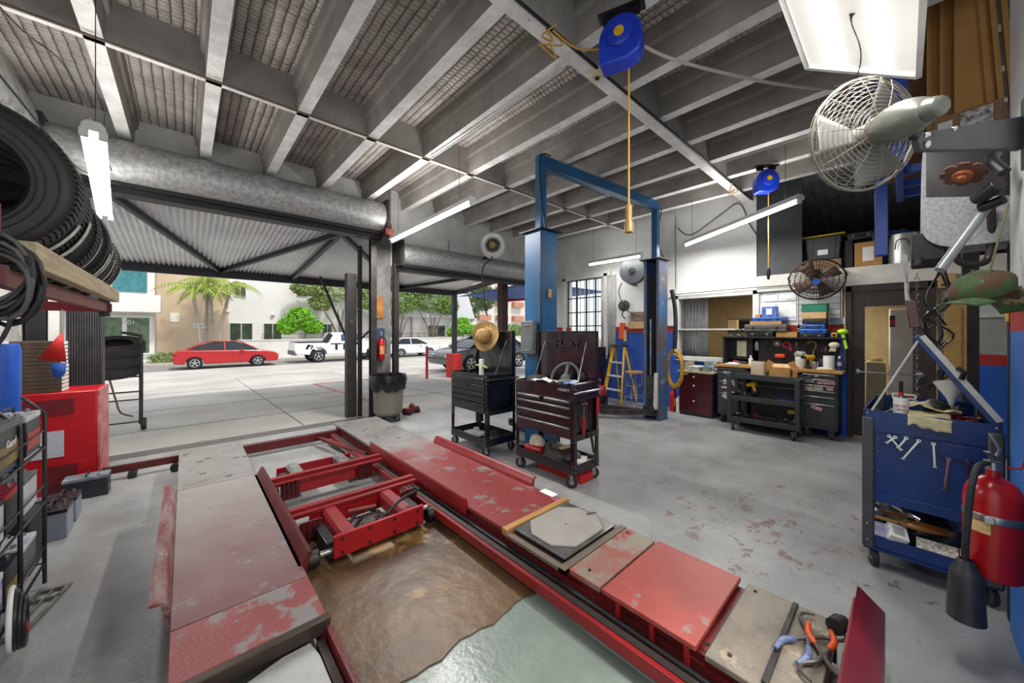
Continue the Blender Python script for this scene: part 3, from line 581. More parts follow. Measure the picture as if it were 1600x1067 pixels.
tree('dark green tall tree past the awning corner',24.5,34.5,5.5,3,[(0,0,5.2,2.0,2.2),(2.5,0,6,1.8,1.6)],3000,.24,'dark',('4f6b38','2e4520'),8)
tree('green hedge tree beside the far low shop',33,35.5,2.6,2,[(0,0,2.0,2.6,.9),(3,0,2.4,1.8,.9),(6,0,2,1.8,.9)],3000,.24,'mid',OL,9)
def palm(label,x,y,h,lean,seed,nf=11):
    t=T('palm_tree',label,'palm tree',(x,y,-.45)); r_=random.Random(seed); tx=lean
    B().tube([(0,0,-.05),(tx*.2,0,h*.35),(tx*.55,0,h*.7),(tx,0,h)],[.15,.11,.095,.09],9,sub=0).out('trunk',PB,t)
    B().tube([(tx,0,h),(tx*1.05,0,h+.5),(tx*1.08,0,h+.8)],[.09,.08,.03],8).out('crownshaft',M('crownshaft_green','8fae5a',.5),t)
    for k in range(nf):
        a=2*PI*k/nf+r_.random()*.4; up=r_.uniform(.35,1.1); L=r_.uniform(1.5,2.1); b=B(); pts=[]
        for i in range(9):
            s=i/8; pts.append(Vector((tx*1.05+math.cos(a)*L*s*math.cos(up*(1-s)),math.sin(a)*L*s,h+.6+L*(math.sin(up)*s-1.0*s*s))))
        b.tube(pts,[.025]*8+[.008],5)
        for i in range(1,9):
            for sd in (-1,1):
                for q in (0,.5):
                    p=pts[i]*(1-q)+pts[i-1]*q; d=Vector((-math.sin(a)*sd,math.cos(a)*sd,0)); f=(pts[i]-pts[i-1]).normalized(); ll=.5*math.sin(PI*min(1,(i-q)/9+.12))
                    e=p+d*ll+f*.15+Vector((0,0,-.28*ll/.5)); b._add([p-f*.035,p+f*.035,e],[(0,1,2)])
        b.out('frond',leafmat('palm','7da03a','a5ad52'),t)
    return t
palm('leftmost palm tree in front of the tan building',.75,30.6,4.0,-.35,11)
palm('straight grey palm trunk between the two leaning palms',1.0,31.2,4.6,.1,12)
palm('palm tree with a brown drooping frond beside its trunk',1.35,30.9,4.1,-.1,13)
palm('rightmost palm tree leaning over the grey facade',1.55,30.5,4.3,.6,14)
t=T('shrub','low green shrub behind the tail of the red sedan','shrub',(-.9,30.2,-.44)); crown('foliage',leafmat('mid','7f9c4a','4b6b2b'),t,[(0,0,.3,.9,.35),(.9,0,.25,.6,.3)],1200,.1,21)
B().tube([(0,0,0),(.05,0,.35)],.04,6).out('stem',BK,t)
# ---------- alignment lift ----------
def ymat(name,c_far,c_near,y0,y1,worn='77706c',t3=.6):
    m=M(name,c_far,.42,c2=c_far,bump=.08,c3=worn,s3=6,t3=t3); n,l,b=nodes(m); src=b.inputs['Base Color'].links[0].from_socket
    tc=n.new('ShaderNodeTexCoord'); sx=n.new('ShaderNodeSeparateXYZ'); l.new(tc.outputs['Object'],sx.inputs[0])
    no=n.new('ShaderNodeTexNoise'); no.inputs['Scale'].default_value=3.5; no.inputs['Detail'].default_value=8; l.new(tc.outputs['Object'],no.inputs[0])
    ad=n.new('ShaderNodeMath'); ad.operation='MULTIPLY_ADD'; ad.inputs[1].default_value=1.6; l.new(no.outputs[0],ad.inputs[0]); l.new(sx.outputs[1],ad.inputs[2])
    mr=n.new('ShaderNodeMapRange'); mr.inputs[1].default_value=y0+.8; mr.inputs[2].default_value=y1+.8; l.new(ad.outputs[0],mr.inputs[0])
    mi=n.new('ShaderNodeMix'); mi.data_type='RGBA'; l.new(mr.outputs[0],mi.inputs[0]); l.new(src,mi.inputs[6]); 
    t=n.new('ShaderNodeTexNoise'); t.inputs['Scale'].default_value=5; t.inputs['Detail'].default_value=9; t.inputs['Roughness'].default_value=.7; l.new(tc.outputs['Object'],t.inputs[0])
    r2=n.new('ShaderNodeMapRange'); r2.inputs[1].default_value=.57; r2.inputs[2].default_value=.6; l.new(t.outputs[0],r2.inputs[0])
    m2=n.new('ShaderNodeMix'); m2.data_type='RGBA'; m2.inputs[6].default_value=lin(c_near); m2.inputs[7].default_value=lin('7d706c'); l.new(r2.outputs[0],m2.inputs[0]); l.new(m2.outputs[2],mi.inputs[7]); l.new(mi.outputs[2],b.inputs['Base Color']); return m
GD=M('worn_grey_deck','93908E',.4,.2,c2='827d7b',sc=3,bump=.1,c3='6a6461',s3=7,t3=.6)
LD=ymat('left_deck_paint','8d8886','704447',3.9,1.9); RD=ymat('right_deck_paint','8d8886','86302f',4.1,3.1)
RDU=M('dull_red_plate','A2483F',.45,c2='944038',sc=4,c3='8a7068',s3=6,t3=.6,bump=.08); TAN=M('tan_worn_plate','8a8073',.5,.2,c2='6d6459',sc=6,c3='a08f7a',s3=9,t3=.58,bump=.1)
t=T('alignment_lift','long red and grey two-runway alignment lift laid out across the floor','vehicle lift',(0,0,0))
lr=B().box(-.05,.48,1.8,5.35,.14,.17).out('runway',REDD,t)
B().box(-.05,.48,3.98,5.33,.17,.2).out('deck_plate',GD,lr,bev=.004)
B().box(-.05,.48,2.14,3.97,.17,.2).out('deck_plate',LD,lr,bev=.004)
B().box(-.05,.48,1.8,2.135,.17,.2).out('deck_plate',M('left_near_plate','823A3C',.42,c2='8a4846',sc=3,c3='7f7775',s3=4,t3=.52,bump=.1),lr,bev=.004)
b=B(); b.pr([(-.05,.2),(-.05,.13),(-.065,.13),(-.085,.235),(-.125,.245),(-.125,.255),(-.075,.25),(-.05,.205)],'y',2.3,4.0); b.out('wheel_flange',M('worn_pink_steel','97827f',.4,.4,c2='7a2a2c',sc=4,st=(6,1,6),c3='b0a8a4',s3=7,t3=.6),lr,sm=60)
b=B(); b.pr([(.46,.2),(.475,.2),(.505,.255),(.52,.265),(.53,.255),(.5,.16),(.5,.1),(.46,.1)],'y',2.25,3.95); b.out('wheel_flange',REDD,lr,sm=60)
b=B(); b.box(-.05,-.03,1.8,5.3,.03,.14); b.box(.46,.48,1.8,5.3,.03,.14); b.sp('side_rail',REDD,lr)
b=B(); b.box(-.04,.49,1.76,1.8,.135,.2); b.out('end_lip',M('brown_steel_edge','4f433c',.4,.6),lr,bev=.004)
b=B()
for x in (-.0,.44):
    for y in (2.0,3.4,5.0): b.box(x-.03,x+.03,y,y+.12,0,.145)
b.sp('foot',DST,lr)
b=B(); b.box(-.05,.42,.5,1.76,.03,.05); b.box(.43,.46,.5,1.76,.03,.12); b.out('lower_tray',M('oily_black_tray','3a3433',.6,c2='5c4d48',sc=8),lr)
b=B(); b.box(.468,.49,.5,1.76,.0,.17); b.out('side_rail',REDD,lr)
b=B(); b.box(-.66,-.05,5.33,5.37,.07,.14); b.out('cross_beam',REDD,t)
b=B(); b.cyl((-.4,5.28,.035),(-.4,5.4,.035),.035); b.cyl((-.08,5.22,.04),(-.08,5.3,.04),.04); b.sp('roller',RUB,t)
rr=B().box(1.57,2.13,.2,5.4,.13,.17).out('runway',REDD,t)
B().box(1.55,2.15,4.0,5.42,.17,.2).out('deck_plate',GD,rr,bev=.004)
B().box(1.55,2.15,1.78,3.99,.17,.2).out('deck_plate',RD,rr,bev=.004)
B().box(1.53,2.17,1.725,1.775,.17,.215).out('wood_strip',WOOD,rr,bev=.004)
B().box(1.56,2.14,1.28,1.72,.17,.178).out('recess_plate',M('brown_recess','5a4a42',.6,c2='6b3832',sc=5),rr)
b=B(); b.box(1.52,2.16,1.24,1.285,.175,.2); b.box(1.52,1.56,1.24,1.725,.175,.195); b.sp('steel_edging',M('tan_steel','84786a',.45,.5),rr)
B().box(1.55,2.15,1.04,1.235,.17,.2).out('deck_plate',M('red_tan_plate','9a3a34',.45,c2='8a7668',sc=3.5,c3='8a8073',s3=3,t3=.5,bump=.1),rr,bev=.003)
B().box(1.54,2.15,.575,1.02,.185,.21).out('deck_plate',RDU,rr,bev=.004)
B().box(1.54,2.15,.2,.54,.175,.2).out('deck_plate',TAN,rr,bev=.004)
B().box(1.57,2.14,.335,.355,.2,.212).out('steel_strip',DST,rr,bev=.002)
b=B(); b.pr([(1.55,.2),(1.55,.12),(1.545,.12),(1.53,.245),(1.54,.255),(1.55,.25),(1.565,.2)],'y',2.2,4.05); b.out('wheel_flange',RED,rr,sm=60)
b=B(); b.pr([(2.13,.2),(2.165,.265),(2.195,.268),(2.195,.255),(2.178,.25),(2.16,.12),(2.13,.12)],'y',2.1,3.7); b.out('wheel_flange',RED,rr,sm=60)
b=B(); b.box(1.555,1.575,.2,5.35,.03,.14); b.box(2.12,2.14,.2,5.35,.03,.14); b.sp('side_rail',REDD,rr)
b=B(); b.pr([(1.55,.2),(1.49,.08),(1.49,.06),(1.55,.06)],'y',3.0,3.04)
for y in (.6,.75,.92): b.box(1.535,1.55,y,y+.02,.1,.185)
b.sp('bracket',RED,rr)
rt=B(); rt.box(1.43,1.485,.0,5.3,.055,.115); tr=rt.out('jack_track',RED,rr,bev=.003)
b=B(); b.box(1.455,1.49,.0,5.3,.115,.121); b.out('track_cap',M('worn_grey_cap','4c4644',.4,.6),tr)
b=B(); b.tube([(1.51,3.0,.125),(1.51,1.9,.12),(1.512,1.0,.122),(1.505,.3,.12)],.008,sub=3); b.tube([(1.53,2.6,.11),(1.53,1.5,.115),(1.525,.6,.11),(1.52,.2,.1)],.01,sub=3); b.sp('hydraulic_line',BLK,rr)
b=B(); b.tor((1.5,.21,.13),.028,.009,(0,.3,1)); b.out('lifting_ring',RED,rr)
b=B()
for x in (1.6,2.08):
    for y in (.35,1.3,2.6,3.9,5.1): b.box(x-.04,x+.04,y,y+.12,0,.135)
b.sp('foot',DST,rr)
fl=B(); q_=[(1.52,0),(2.19,0),(2.29,.35),(2.29,1),(1.52,1),(1.52,.35)]; fl._add([(x,max(.055,.125-.2*s_)+k,.37-.34*s_+k*.5) for k in (0,.014) for x,s_ in q_],[(0,1,2,5),(5,2,3,4),(11,8,7,6),(10,9,8,11)]+[(i,(i+1)%6,6+(i+1)%6,6+i) for i in range(6)]); f=fl.out('end_flap',M('maroon_flap','5c0c16',.4,c2='500a13',sc=3,c3='a8847c',s3=12,t3=.7),rr,bev=.002)
b=B(); b.box(1.52,2.17,.13,.15,.2,.33); b.sp('hinge_strip',RED,rr)
b=B(); b.cyl((2.05,.2,.235),(2.1,.185,.235),.033); b.cyl((2.1,.185,.235),(2.13,.178,.235),.02); b.out('roller',RUB,rr)
b=B(); b.box(.49,1.56,5.2,5.28,.05,.15); b.out('cross_beam',REDD,t,bev=.003)
b=B(); b.bar((1.28,5.2,.1),(1.5,4.1,.11),.05,.03); b.box(.4,1.3,5.4,5.46,.0,.03); b.sp('link_bar',REDD,t)
b=B(); b.bar((2.15,1.99,.203),(2.15,1.85,.203),.07,.002); b.out('label_sticker',PAP,rr)
b=B(); b.bar((2.11,1.84,.202),(2.11,1.78,.202),.05,.002); b.out('label_sticker',M('red_blue_sticker','C24A40',.5,c2='3f5fb0',sc=40),rr)
# turnplate
for q,(x0,y0_,x1,y1_) in ((lr,(.0,4.0,.46,5.3)),(rr,(1.6,4.05,2.1,5.35))):
    b=B(); r_=random.Random(3)
    for k in range(7): x=r_.uniform(x0,x1); y=r_.uniform(y0_,y1_); b.cb((x,y,.2008),(.05,.018,.0012))
    b.sp('deck_slot',BLKM,q)
b=B()
for x,y in ((1.62,1.15),(2.1,1.2),(1.6,.55),(2.12,.98),(1.61,.47),(2.1,.5)): b.cyl((x,y,.2),(x,y,.207),.008,n=6)
b.sp('deck_bolt',DST,rr)
t=T('turntable_plate','round-cornered grey steel turning plate set in the right runway','turn plate',(1.85,1.5,.178))
b=B(); b.box(-.26,.26,-.2,.2,0,.03); b.out('base',BLK,t,bev=.004)
b=B(); b.box(-.27,.27,-.21,.21,.03,.036); b.out('base_cover',STL,t)
pl=[(.24,.08),(.24,-.08),(.14,-.19),(-.14,-.19),(-.24,-.08),(-.24,.08),(-.14,.19),(.14,.19)]
b=B(); b.pr(pl,'z',.037,.05); b.out('top_plate',M('brushed_plate','a8a39c',.5,.2,c2='9c978f',sc=5),t,bev=.002)
b=B(); b.cyl((0,0,.05),(0,0,.052),.005); b.out('centre_pin',BLK,t); b=B(); b.bar((.2,-.02,.055),(.27,-.05,.055),.012,.006); b.out('lock_pin',STL,t)
# pliers
def pliers(label,loc,rz,cm,s=1.0):
    t=T('filter_pliers',label,'pliers',loc,rz,'filter pliers on the near end of the runway')
    for k in (-1,1):
        b=B(); P=[Vector((0,0,.01)),Vector((.04,.02*k,.01)),Vector((.075,.055*k,.01)),Vector((.11,.06*k,.01)),Vector((.135,.035*k,.01))]
        b.tube([p*s for p in P],[.008,.009,.009,.008,.008,.008,.007,.007,.006,.006,.006,.005,.004],8,sub=3); b.tube([Vector((0,0,.01))*s,Vector((-.05,-.02*k,.01))*s],[.009,.007],8); b.out('jaw',M('tool_steel','6f6a66',.4,.6),t,)
        b=B(); b.tube([Vector((-.045,-.018*k,.01))*s,Vector((-.09,-.035*k,.012))*s,Vector((-.145,-.03*k,.012))*s],[.009,.012,.012,.012,.011,.01,.008],10,sub=3); b.out('grip',cm,t)
    B().cyl((0,0,.0),(0,0,.02),.014).out('pivot',DST,t); return t
pliers('blue-gripped filter pliers lying nearest the flat strip on the runway end',(1.93,.27,.202),R(-14),M('blue_grey_grip','3b4f7c',.5,c2='7c88a8',sc=30),1.25)
pliers('orange-gripped filter pliers lying against the red end flap',(1.86,.215,.2035),R(190),ORG,1.2)
# rolling jacks
def jack(label,loc,back):
    t=T('rolling_jack',label,'jack',loc,0,'red rolling bridge jacks between the runways')
    # origin: centre, z floor; y+ away
    b=B(); b.box(-.49,.49,.22,.27,.19,.225) if back else b.box(-.49,.49,-.02,.03,.2,.235); b.box(-.49,.49,(.17 if back else -.07),(.215 if back else -.025),.175,.205); b.sp('cross_beam',RED,t,bev=.003)
    y0,y1=(-.28,.2) if back else (.03,.45)
    b=B(); b.box(-.31,.31,-.29,-.265,.065,.205) if back else b.box(-.27,.27,-.02,.005,.06,.19); fp=b.out('front_panel',REDB,t,bev=.004)
    b=B()
    for i in range(4):
        for z in (.09,.18):
            if back: b.cyl((-.26+i*.173,-.298,z),(-.26+i*.173,-.285,z),.011,n=8)
    if back: b.sp('bolt',DST,fp)
    b=B(); b.box(-.34,.34,y1-.02,y1,.06,.17); b.out('back_panel',REDB,t)
    for x in (-.21,.21):
        b=B(); b.pr([(x-.055,.09),(x-.055,.17),(x-.035,.195),(x+.035,.195),(x+.055,.17),(x+.055,.09)],'y',y0+.01,y1-.02); b.out('cylinder_housing',RED if back else M('greasy_chrome','a8a5a0',.3,.6,c2='6c6a66',sc=10),t,bev=.003)
    for s in(-1,1):
        b=B(); xx=.36*s if back else .32*s; yb=-.02 if not back else .1
        b.box(xx-.07,xx+.07,yb-.05,yb-.03,.05,.19)
        for i in range(4): b.box(xx-.055+i*.032,xx-.04+i*.032,yb-.062,yb-.05,.05,.2)
        b.out('bracket',REDD,t)
        b=B(); b.cyl((s*.38,y0+.08,.07),(s*.44,y0+.08,.07),.05); b.out('wheel',DST,t)
        b=B(); b.box(s*.31-.03,s*.31+.03,y0+.05,y1-.1,.04,.15); b.out('slide_block',BLK,t,bev=.006)
    if back:
        b=B(); b.tube([(.05,-.24,.21),(.18,-.2,.26),(.36,-.1,.24),(.42,.0,.2),(.44,.15,.18)],.011,sub=4); b.out('hose',RUB,t)
        b=B(); b.tube([(-.12,.02,.1),(-.02,.08,.14),(.08,.0,.12),(.0,-.1,.08)],.012,sub=4); b.tube([(.0,.1,.07),(-.1,-.05,.08),(.06,-.12,.09),(.1,.08,.1)],.01,sub=4); b.sp('pipe',BLK,t)
        b=B(); b.tube([(-.1,.1,.15),(.08,.03,.16)],.014); b.out('handle',M('rust_orange','8a4030',.6),t)
        b=B(); b.cyl((.31,-.2,.13),(.39,-.2,.13),.02); b.cyl((-.38,-.24,.1),(-.31,-.24,.1),.02); b.sp('axle_end',STL,t)
        b=B(); b.cb((0,-.03,.05),(.3,.36,.03)); b.out('pan',M('oily_grey','8d8c8a',.3,.4,c2='55504c',sc=12),t)
    return t
jack('near red rolling jack with bolted front panel and black hose',(1.0,2.7,0),True)
jack('far red rolling jack with two dull metal rollers behind its panel',(.99,3.64,0),False)
# floor mat, board
m=M('brown_linoleum','6f5232',.42,c2='3a2d24',sc=1.0,bump=.6,bs=5,c3='8f6f3e',s3=1.3,t3=.57)
n,l,b_=nodes(m); tc=n.new('ShaderNodeTexCoord'); bk=n.new('ShaderNodeTexBrick'); bk.inputs['Scale'].default_value=1; bk.inputs['Brick Width'].default_value=.62; bk.inputs['Row Height'].default_value=.42; bk.inputs['Mortar Size'].default_value=.002; bk.offset=0
l.new(tc.outputs['Object'],bk.inputs[0]); src=b_.inputs['Base Color'].links[0].from_socket; mi=n.new('ShaderNodeMix'); mi.data_type='RGBA'; mi.inputs[7].default_value=lin('715838'); l.new(bk.outputs['Fac'],mi.inputs[0]); l.new(src,mi.inputs[6]); l.new(mi.outputs[2],b_.inputs['Base Color'])
b=B(); rr_=random.Random(5); ed=[(.5+i*.06,1.43+rr_.uniform(-.012,.012)+.01*math.sin(i)) for i in range(22)]
b.pr([(.5,2.9),]+ed+[(1.78,2.9)],'z',.001,.007); tag(b.out('floor_mat',m),'worn brown floor covering with torn edge between the two runways','mat')
b=B(); b.pr([(.06,1.35),(.42,1.4),(.42,1.66),(.405,1.755),(.3,1.755),(.1,1.7),(.03,1.6)],'z',.122,.134); b.box(.1,.38,1.4,1.6,.05,.122)
tag(b.out('board',M('pale_grey_board','b9b8b5',.6,c2='9c9b98',sc=3),bev=.003),'pale grey board lying in the lower end of the left runway','board')
# ---------- two-post lift ----------
LB=M('lift_blue_paint','22608f',.4,c2='1b4d74',sc=2.5,c3='2b3438',s3=3.2,t3=.63,bump=.06); LB2=M('lift_blue_rust','2a5f92',.45,c2='574a42',sc=1.6,c3='7b8894',s3=5,t3=.62)
t=T('two_post_lift','tall blue two-post car lift with crossbar under the ceiling','vehicle lift',(3.24,3.02,0),-.055)
for i,(x,mt) in enumerate(((0,LB),(2.72,LB2))):
    s=1 if i==0 else -1; w_=.14
    pf=[(x-s*w_,-w_),(x+s*w_,-w_),(x+s*w_,-.09),(x+s*(w_-.02),-.09),(x+s*(w_-.02),-w_+.015),(x-s*(w_-.015),-w_+.015),(x-s*(w_-.015),w_-.015),(x+s*(w_-.02),w_-.015),(x+s*(w_-.02),.09),(x+s*w_,.09),(x+s*w_,w_),(x-s*w_,w_)]
    b=B(); b.pr(pf,'z',.02,2.7); c=b.out('column',mt,t,bev=.003)
    b=B(); b.box(x-.145,x+.145,-.145,.145,0,.025); b.pr([(x-.26,.02),(x-.15,.02),(x-.15,.25)],'y',-.01,.01) if i==0 else b.pr([(x+.26,.02),(x+.15,.02),(x+.15,.25)],'y',-.01,.01); b.out('base_plate',mt,c)
    b=B(); b.box(x-.19,x+.19,-.19,.19,2.7,2.715); b.out('top_plate',DST,c)
    b=B(); b.box(x-.05,x+.05,-.05,.05,2.715,3.68 if i else 3.66); b.out('mast',LB,t,bev=.004)
    b=B(); b.box(x+s*.02,x+s*.16,-.08,.08,.12,.75); b.box(x+s*.16,x+s*.24,-.1,.1,.08,.24); b.out('carriage',DST,t,bev=.004)
    b=B(); b.cyl((x+s*.1,.03,.7),(x+s*.1,.03,1.7),.02); b.out('lift_rod',STL if i else DST,c)
    for k,(dx,dy) in enumerate(((.12,.85),(.5,.62)) if i else ((.1,.85),(.3,.75))):
        b=B(); b.bar((x+s*.2,.05*(k*2-1),.13),(x+s*(.2+dx),dy,.11),.09,.08); b.bar((x+s*(.2+dx*.6),dy*.6,.125),(x+s*(.22+dx*1.15),dy*1.2,.11),.06,.055); a=b.out('arm',DST,t,bev=.003)
        b=B(); b.cyl((x+s*(.22+dx*1.1),dy*1.15,.13),(x+s*(.22+dx*1.1),dy*1.15,.18),.05); b.out('pad',RUB,a)
b=B(); b.box(2.55,2.6,-.14,-.1,.1,1.35) if 0 else b.pr([(2.5,.2),(2.58,.2),(2.58,.8),(2.53,.8)],'y',-.12,-.08); b.out('guard_plate',LTX,t)
b=B(); b.bar((.03,0,3.58),(2.69,0,3.64),.12,.14); b.out('crossbar',LB,t,bev=.004)
b=B(); b.tube([(.1,-.07,3.5),(1.4,-.06,3.44),(2.7,-.07,3.55)],.006,sub=4); b.tube([(-.08,-.16,2.7),(-.1,-.1,3.2),(-.06,-.06,3.62),(.1,-.07,3.66)],.009,sub=4); b.tube([(-.15,-.16,2.68),(-.155,-.162,1.8),(-.155,-.165,1.5)],.008,sub=3); b.tube([(2.9,-.08,2.7),(2.88,.05,3.1),(2.8,-.07,3.6)],.008,sub=4); b.sp('cable',BLK,t)
b=B(); b.box(-.23,-.155,-.1,.12,1.22,1.62); q=b.out('control_box',GRY,t,bev=.012); b=B(); b.box(-.235,-.23,-.06,.08,1.26,1.28); b.box(-.235,-.23,-.05,.07,1.56,1.575); b.sp('latch',STL,q)
b=B(); b.box(-.03,.03,-.157,-.155,1.9,2.0); b.out('label_sticker',M('yellow_label','D8B45a',.6),t)
# ---------- casters, drawers, carts ----------
def caster(t,x,y,r=.05,a=0,mt=None):
    b=B(); b.lathe([(r*.45,-.014),(r*.9,-.016),(r,-.01),(r,.01),(r*.9,.016),(r*.45,.014),(r*.45,-.014)],(x,y,r),(math.cos(a+PI/2),math.sin(a+PI/2),0),20); c=b.out('caster',RUB,t)
    b=B(); b.cyl((x-math.cos(a+PI/2)*.015,y-math.sin(a+PI/2)*.015,r),(x+math.cos(a+PI/2)*.015,y+math.sin(a+PI/2)*.015,r),r*.44,n=12); b.out('hub',STL,c)
    b=B(); d=Vector((math.cos(a+PI/2),math.sin(a+PI/2),0))*.022; p=Vector((x,y,0))
    for s in(-1,1): b.bar(p+d*s+Vector((0,0,r*.8)),p+d*s+Vector((0,0,r*2+.012)),.03,.004,up=d)
    b.cb((x,y,2*r+.012),(.06,.06,.006)); b.out('fork',mt or STL,c); return c
def drawer(t,x,y0,y1,z0,z1,m,hm=STL,hz=None):
    """drawer front facing -x"""
    d=B().box(x-.012,x+.01,y0,y1,z0,z1).out('drawer',m,t,bev=.003); hz=z1-.012 if hz is None else hz
    B().pr([(x-.012,hz+.008),(x-.03,hz+.008),(x-.032,hz-.012),(x-.026,hz-.012),(x-.024,hz+.002),(x-.012,hz+.002)][::1],'y',y0+.01,y1-.01,Matrix(((1,0,0,0),(0,1,0,0),(0,0,1,0),(0,0,0,1)))).out('handle',hm,d) if 0 else B().box(x-.03,x-.01,y0+.01,y1-.01,hz-.01,hz+.008).out('handle',hm,d,bev=.004)
    return d
GLB=M('gloss_black','151417',.22,c2='1d1a1e',coat=.3); GLBR=M('gloss_black_red_tint','21151a',.2,c2='2c171c',sc=2,coat=.4)
def cart(label,loc,rz,w,d,zb,zt,zlid,drawers,body,cl,hat=False,shelf_side=True,top=.95,hm=STL):
    """cart: drawer face at -x, width along y; side shelf at -y end; lid at +x"""
    t=T('tool_cart',label,'tool cart',loc,rz); hx=d/2; hy=w/2
    for x in(-hx,hx):
        for y in(-hy,hy): caster(t,x*.88,y*.88,cl,a=R(-48)+rnd.uniform(-.35,.35))
    z0=2*cl+.02
    b=B(); b.box(-hx,hx,-hy,hy,z0,z0+.01); 
    for s in(-1,1): b.box(-hx,hx,s*hy-.004,s*hy+.004,z0,z0+.09); b.box(s*hx-.004,s*hx+.004,-hy,hy,z0,z0+.09)
    b.out('bottom_tray',body,t)
    for x in(-hx,hx):
        for y in(-hy,hy):
            b=B(); sx=-1 if x>0 else 1; sy=-1 if y>0 else 1; b.pr([(x,y),(x+sx*.045,y),(x+sx*.045,y+sy*.004),(x+sx*.004,y+sy*.004),(x+sx*.004,y+sy*.045),(x,y+sy*.045)],'z',z0,top); b.out('corner_post',body,t)
    ys=-hy+.0; cab0=-hy+.03
    b=B(); b.box(-hx+.012,hx-.005,cab0,hy-.005,zb,top-.04); cb=b.out('cabinet',body,t,bev=.003)
    b=B(); b.box(-hx,hx,-hy,hy,top-.14,top-.135)
    for s in(-1,1): b.box(-hx,hx,s*hy-.004,s*hy+.004,top-.14,top); b.box(s*hx-.004,s*hx+.004,-hy,hy,top-.14,top)
    b.out('top_tray',body,t)
    for (a0,a1,q0,q1) in drawers: drawer(cb,-hx,-hy+.035+a0*(w-.07),-hy+.035+a1*(w-.07),q0,q1,body,hm)
    b=B()
    for y in(-hy+.015,hy-.015):
        for z in (top-.02,top-.1,z0+.03,z0+.08,.45): b.sph((-hx-.002,y,z),.006,n=6,k=4)
    for x in(-hx+.015,hx-.015):
        for z in (top-.02,top-.1,z0+.03,z0+.08,.45): b.sph((x,-hy-.004,z),.006,n=6,k=4)
    b.sp('rivet',STL,cb)
    if zlid:
        b=B(); b.box(hx-.03,hx+.0,-hy,hy,top,zlid); b.box(hx-.06,hx-.03,-hy,hy,zlid-.01,zlid); 
        for s in(-1,1): b.box(hx-.06,hx-.03,s*(hy-.005)-.004,s*(hy-.005)+.004,top,zlid)
        l=b.out('lid',body,t,bev=.002)
        b=B(); 
        for s in(-.75,.75): b.bar((-hx*.1,s*hy,top-.02),(hx-.05,s*hy*.95,zlid-.12),.01)
        b.sp('lid_strut',STL,t)
    b=B(); b.tube([(-hx,-hy-.005,top-.06),(-hx,-hy-.05,top-.05),(hx,-hy-.05,top-.05),(hx,-hy-.005,top-.06)],.011,sub=2); b.out('push_handle',hm,t)
    b=B(); b.box(-hx,hx,-hy-.002,cab0,zb-.01,zb); b.box(-hx,hx,-hy-.004,-hy,zb-.01,zb+.05); b.out('side_shelf',body,t)
    return t
HX=.2
hz=[(.0,.47,.79,.835),(.53,1,.79,.835),(0,1,.70,.775),(0,1,.60,.685),(0,1,.47,.585)]
hk=cart('maroon-black drawer cart with raised lid, steering wheel and clutter on top',(2.9,2.49,0),0,.8,.4,.46,0.86,1.5,hz,GLBR,.058,top=.97)
lt='HUSKY'; text(lt,.1,(.155,-.02,1.36),(PI/2,0,-PI/2),M('embossed_black','34282c',.3),hk,'lettering',ex=.004,sx=1.1,bold=.003)
text(lt,.035,(-.209,-.28,.93),(PI/2,0,-PI/2),M('logo_silver','c9c9cc',.4),hk,'lettering',ex=.001,sx=1.3)
c2=cart('glossy black drawer cart with open frame below and straw hat on its lid',(2.86,3.7,0),0,.76,.46,.5,.9,1.5,[(0,1,.86,.93),(0,1,.765,.85),(0,1,.70,.755),(0,1,.63,.69),(0,1,.52,.62)],GLB,.05,top=.97,hm=DST)
# straw hat
def hat():
    t=T('straw_hat','woven straw hat hung on the lid of the glossy black cart','hat',(2.93,3.73,1.43),rot=(R(20),R(-82),0))
    SW=M('straw','B08E58',.8,c2='8f6e3e',sc=40,bump=.4,bs=120)
    b=B(); n=40; prf=[(0,.13),(.05,.13),(.085,.115),(.095,.08),(.1,.02),(.11,.0),(.15,-.004),(.2,.006),(.2,.002),(.15,-.008),(.1,-.004)]
    b.lathe(prf,n=n)
    for v in b.b.verts:
        r=v.co.to_2d().length
        if r>.14: v.co.z+=.025*math.sin(2*math.atan2(v.co.y,v.co.x))
    b.out('brim_and_crown',SW,t,sm=60)
    B().lathe([(.101,.015),(.103,.03),(.099,.045)],n=40).out('hat_band',M('hat_band','6d5836',.8),t)
hat()
t=T('duster','white tool with a pale green handle standing on the glossy black cart','tool',(2.78,3.62,.84)); B().box(-.02,.02,-.03,.03,0,.3).out('body',WHT,t,bev=.006)
B().tube([(0,-.12,.2),(0,0,.215),(0,.12,.22)],[.012,.016,.02,.02,.016,.012,.008],8,sub=3).out('green_handle',M('pale_green_grip','8f9a50',.5),t)
t=T('press_cylinder','black cylinder motor hanging under the drawers of the glossy black cart','motor',(2.75,3.62,.36)); B().cyl((0,0,0),(0,0,.135),.05).out('casing',BLK,t,bev=.006); B().cyl((0,0,-.06),(0,0,0),.02).out('shaft',DST,t)
t=T('floor_part','grey metal casting lying in the bottom tray of the glossy black cart','metal part',(2.82,3.8,.13)); B().cb((0,0,.03),(.18,.26,.05),(0,.1,.3)).out('casting',LTX,t,bev=.012); B().cyl((.05,.05,.05),(.05,.05,.08),.04).out('flange',LTX,t)
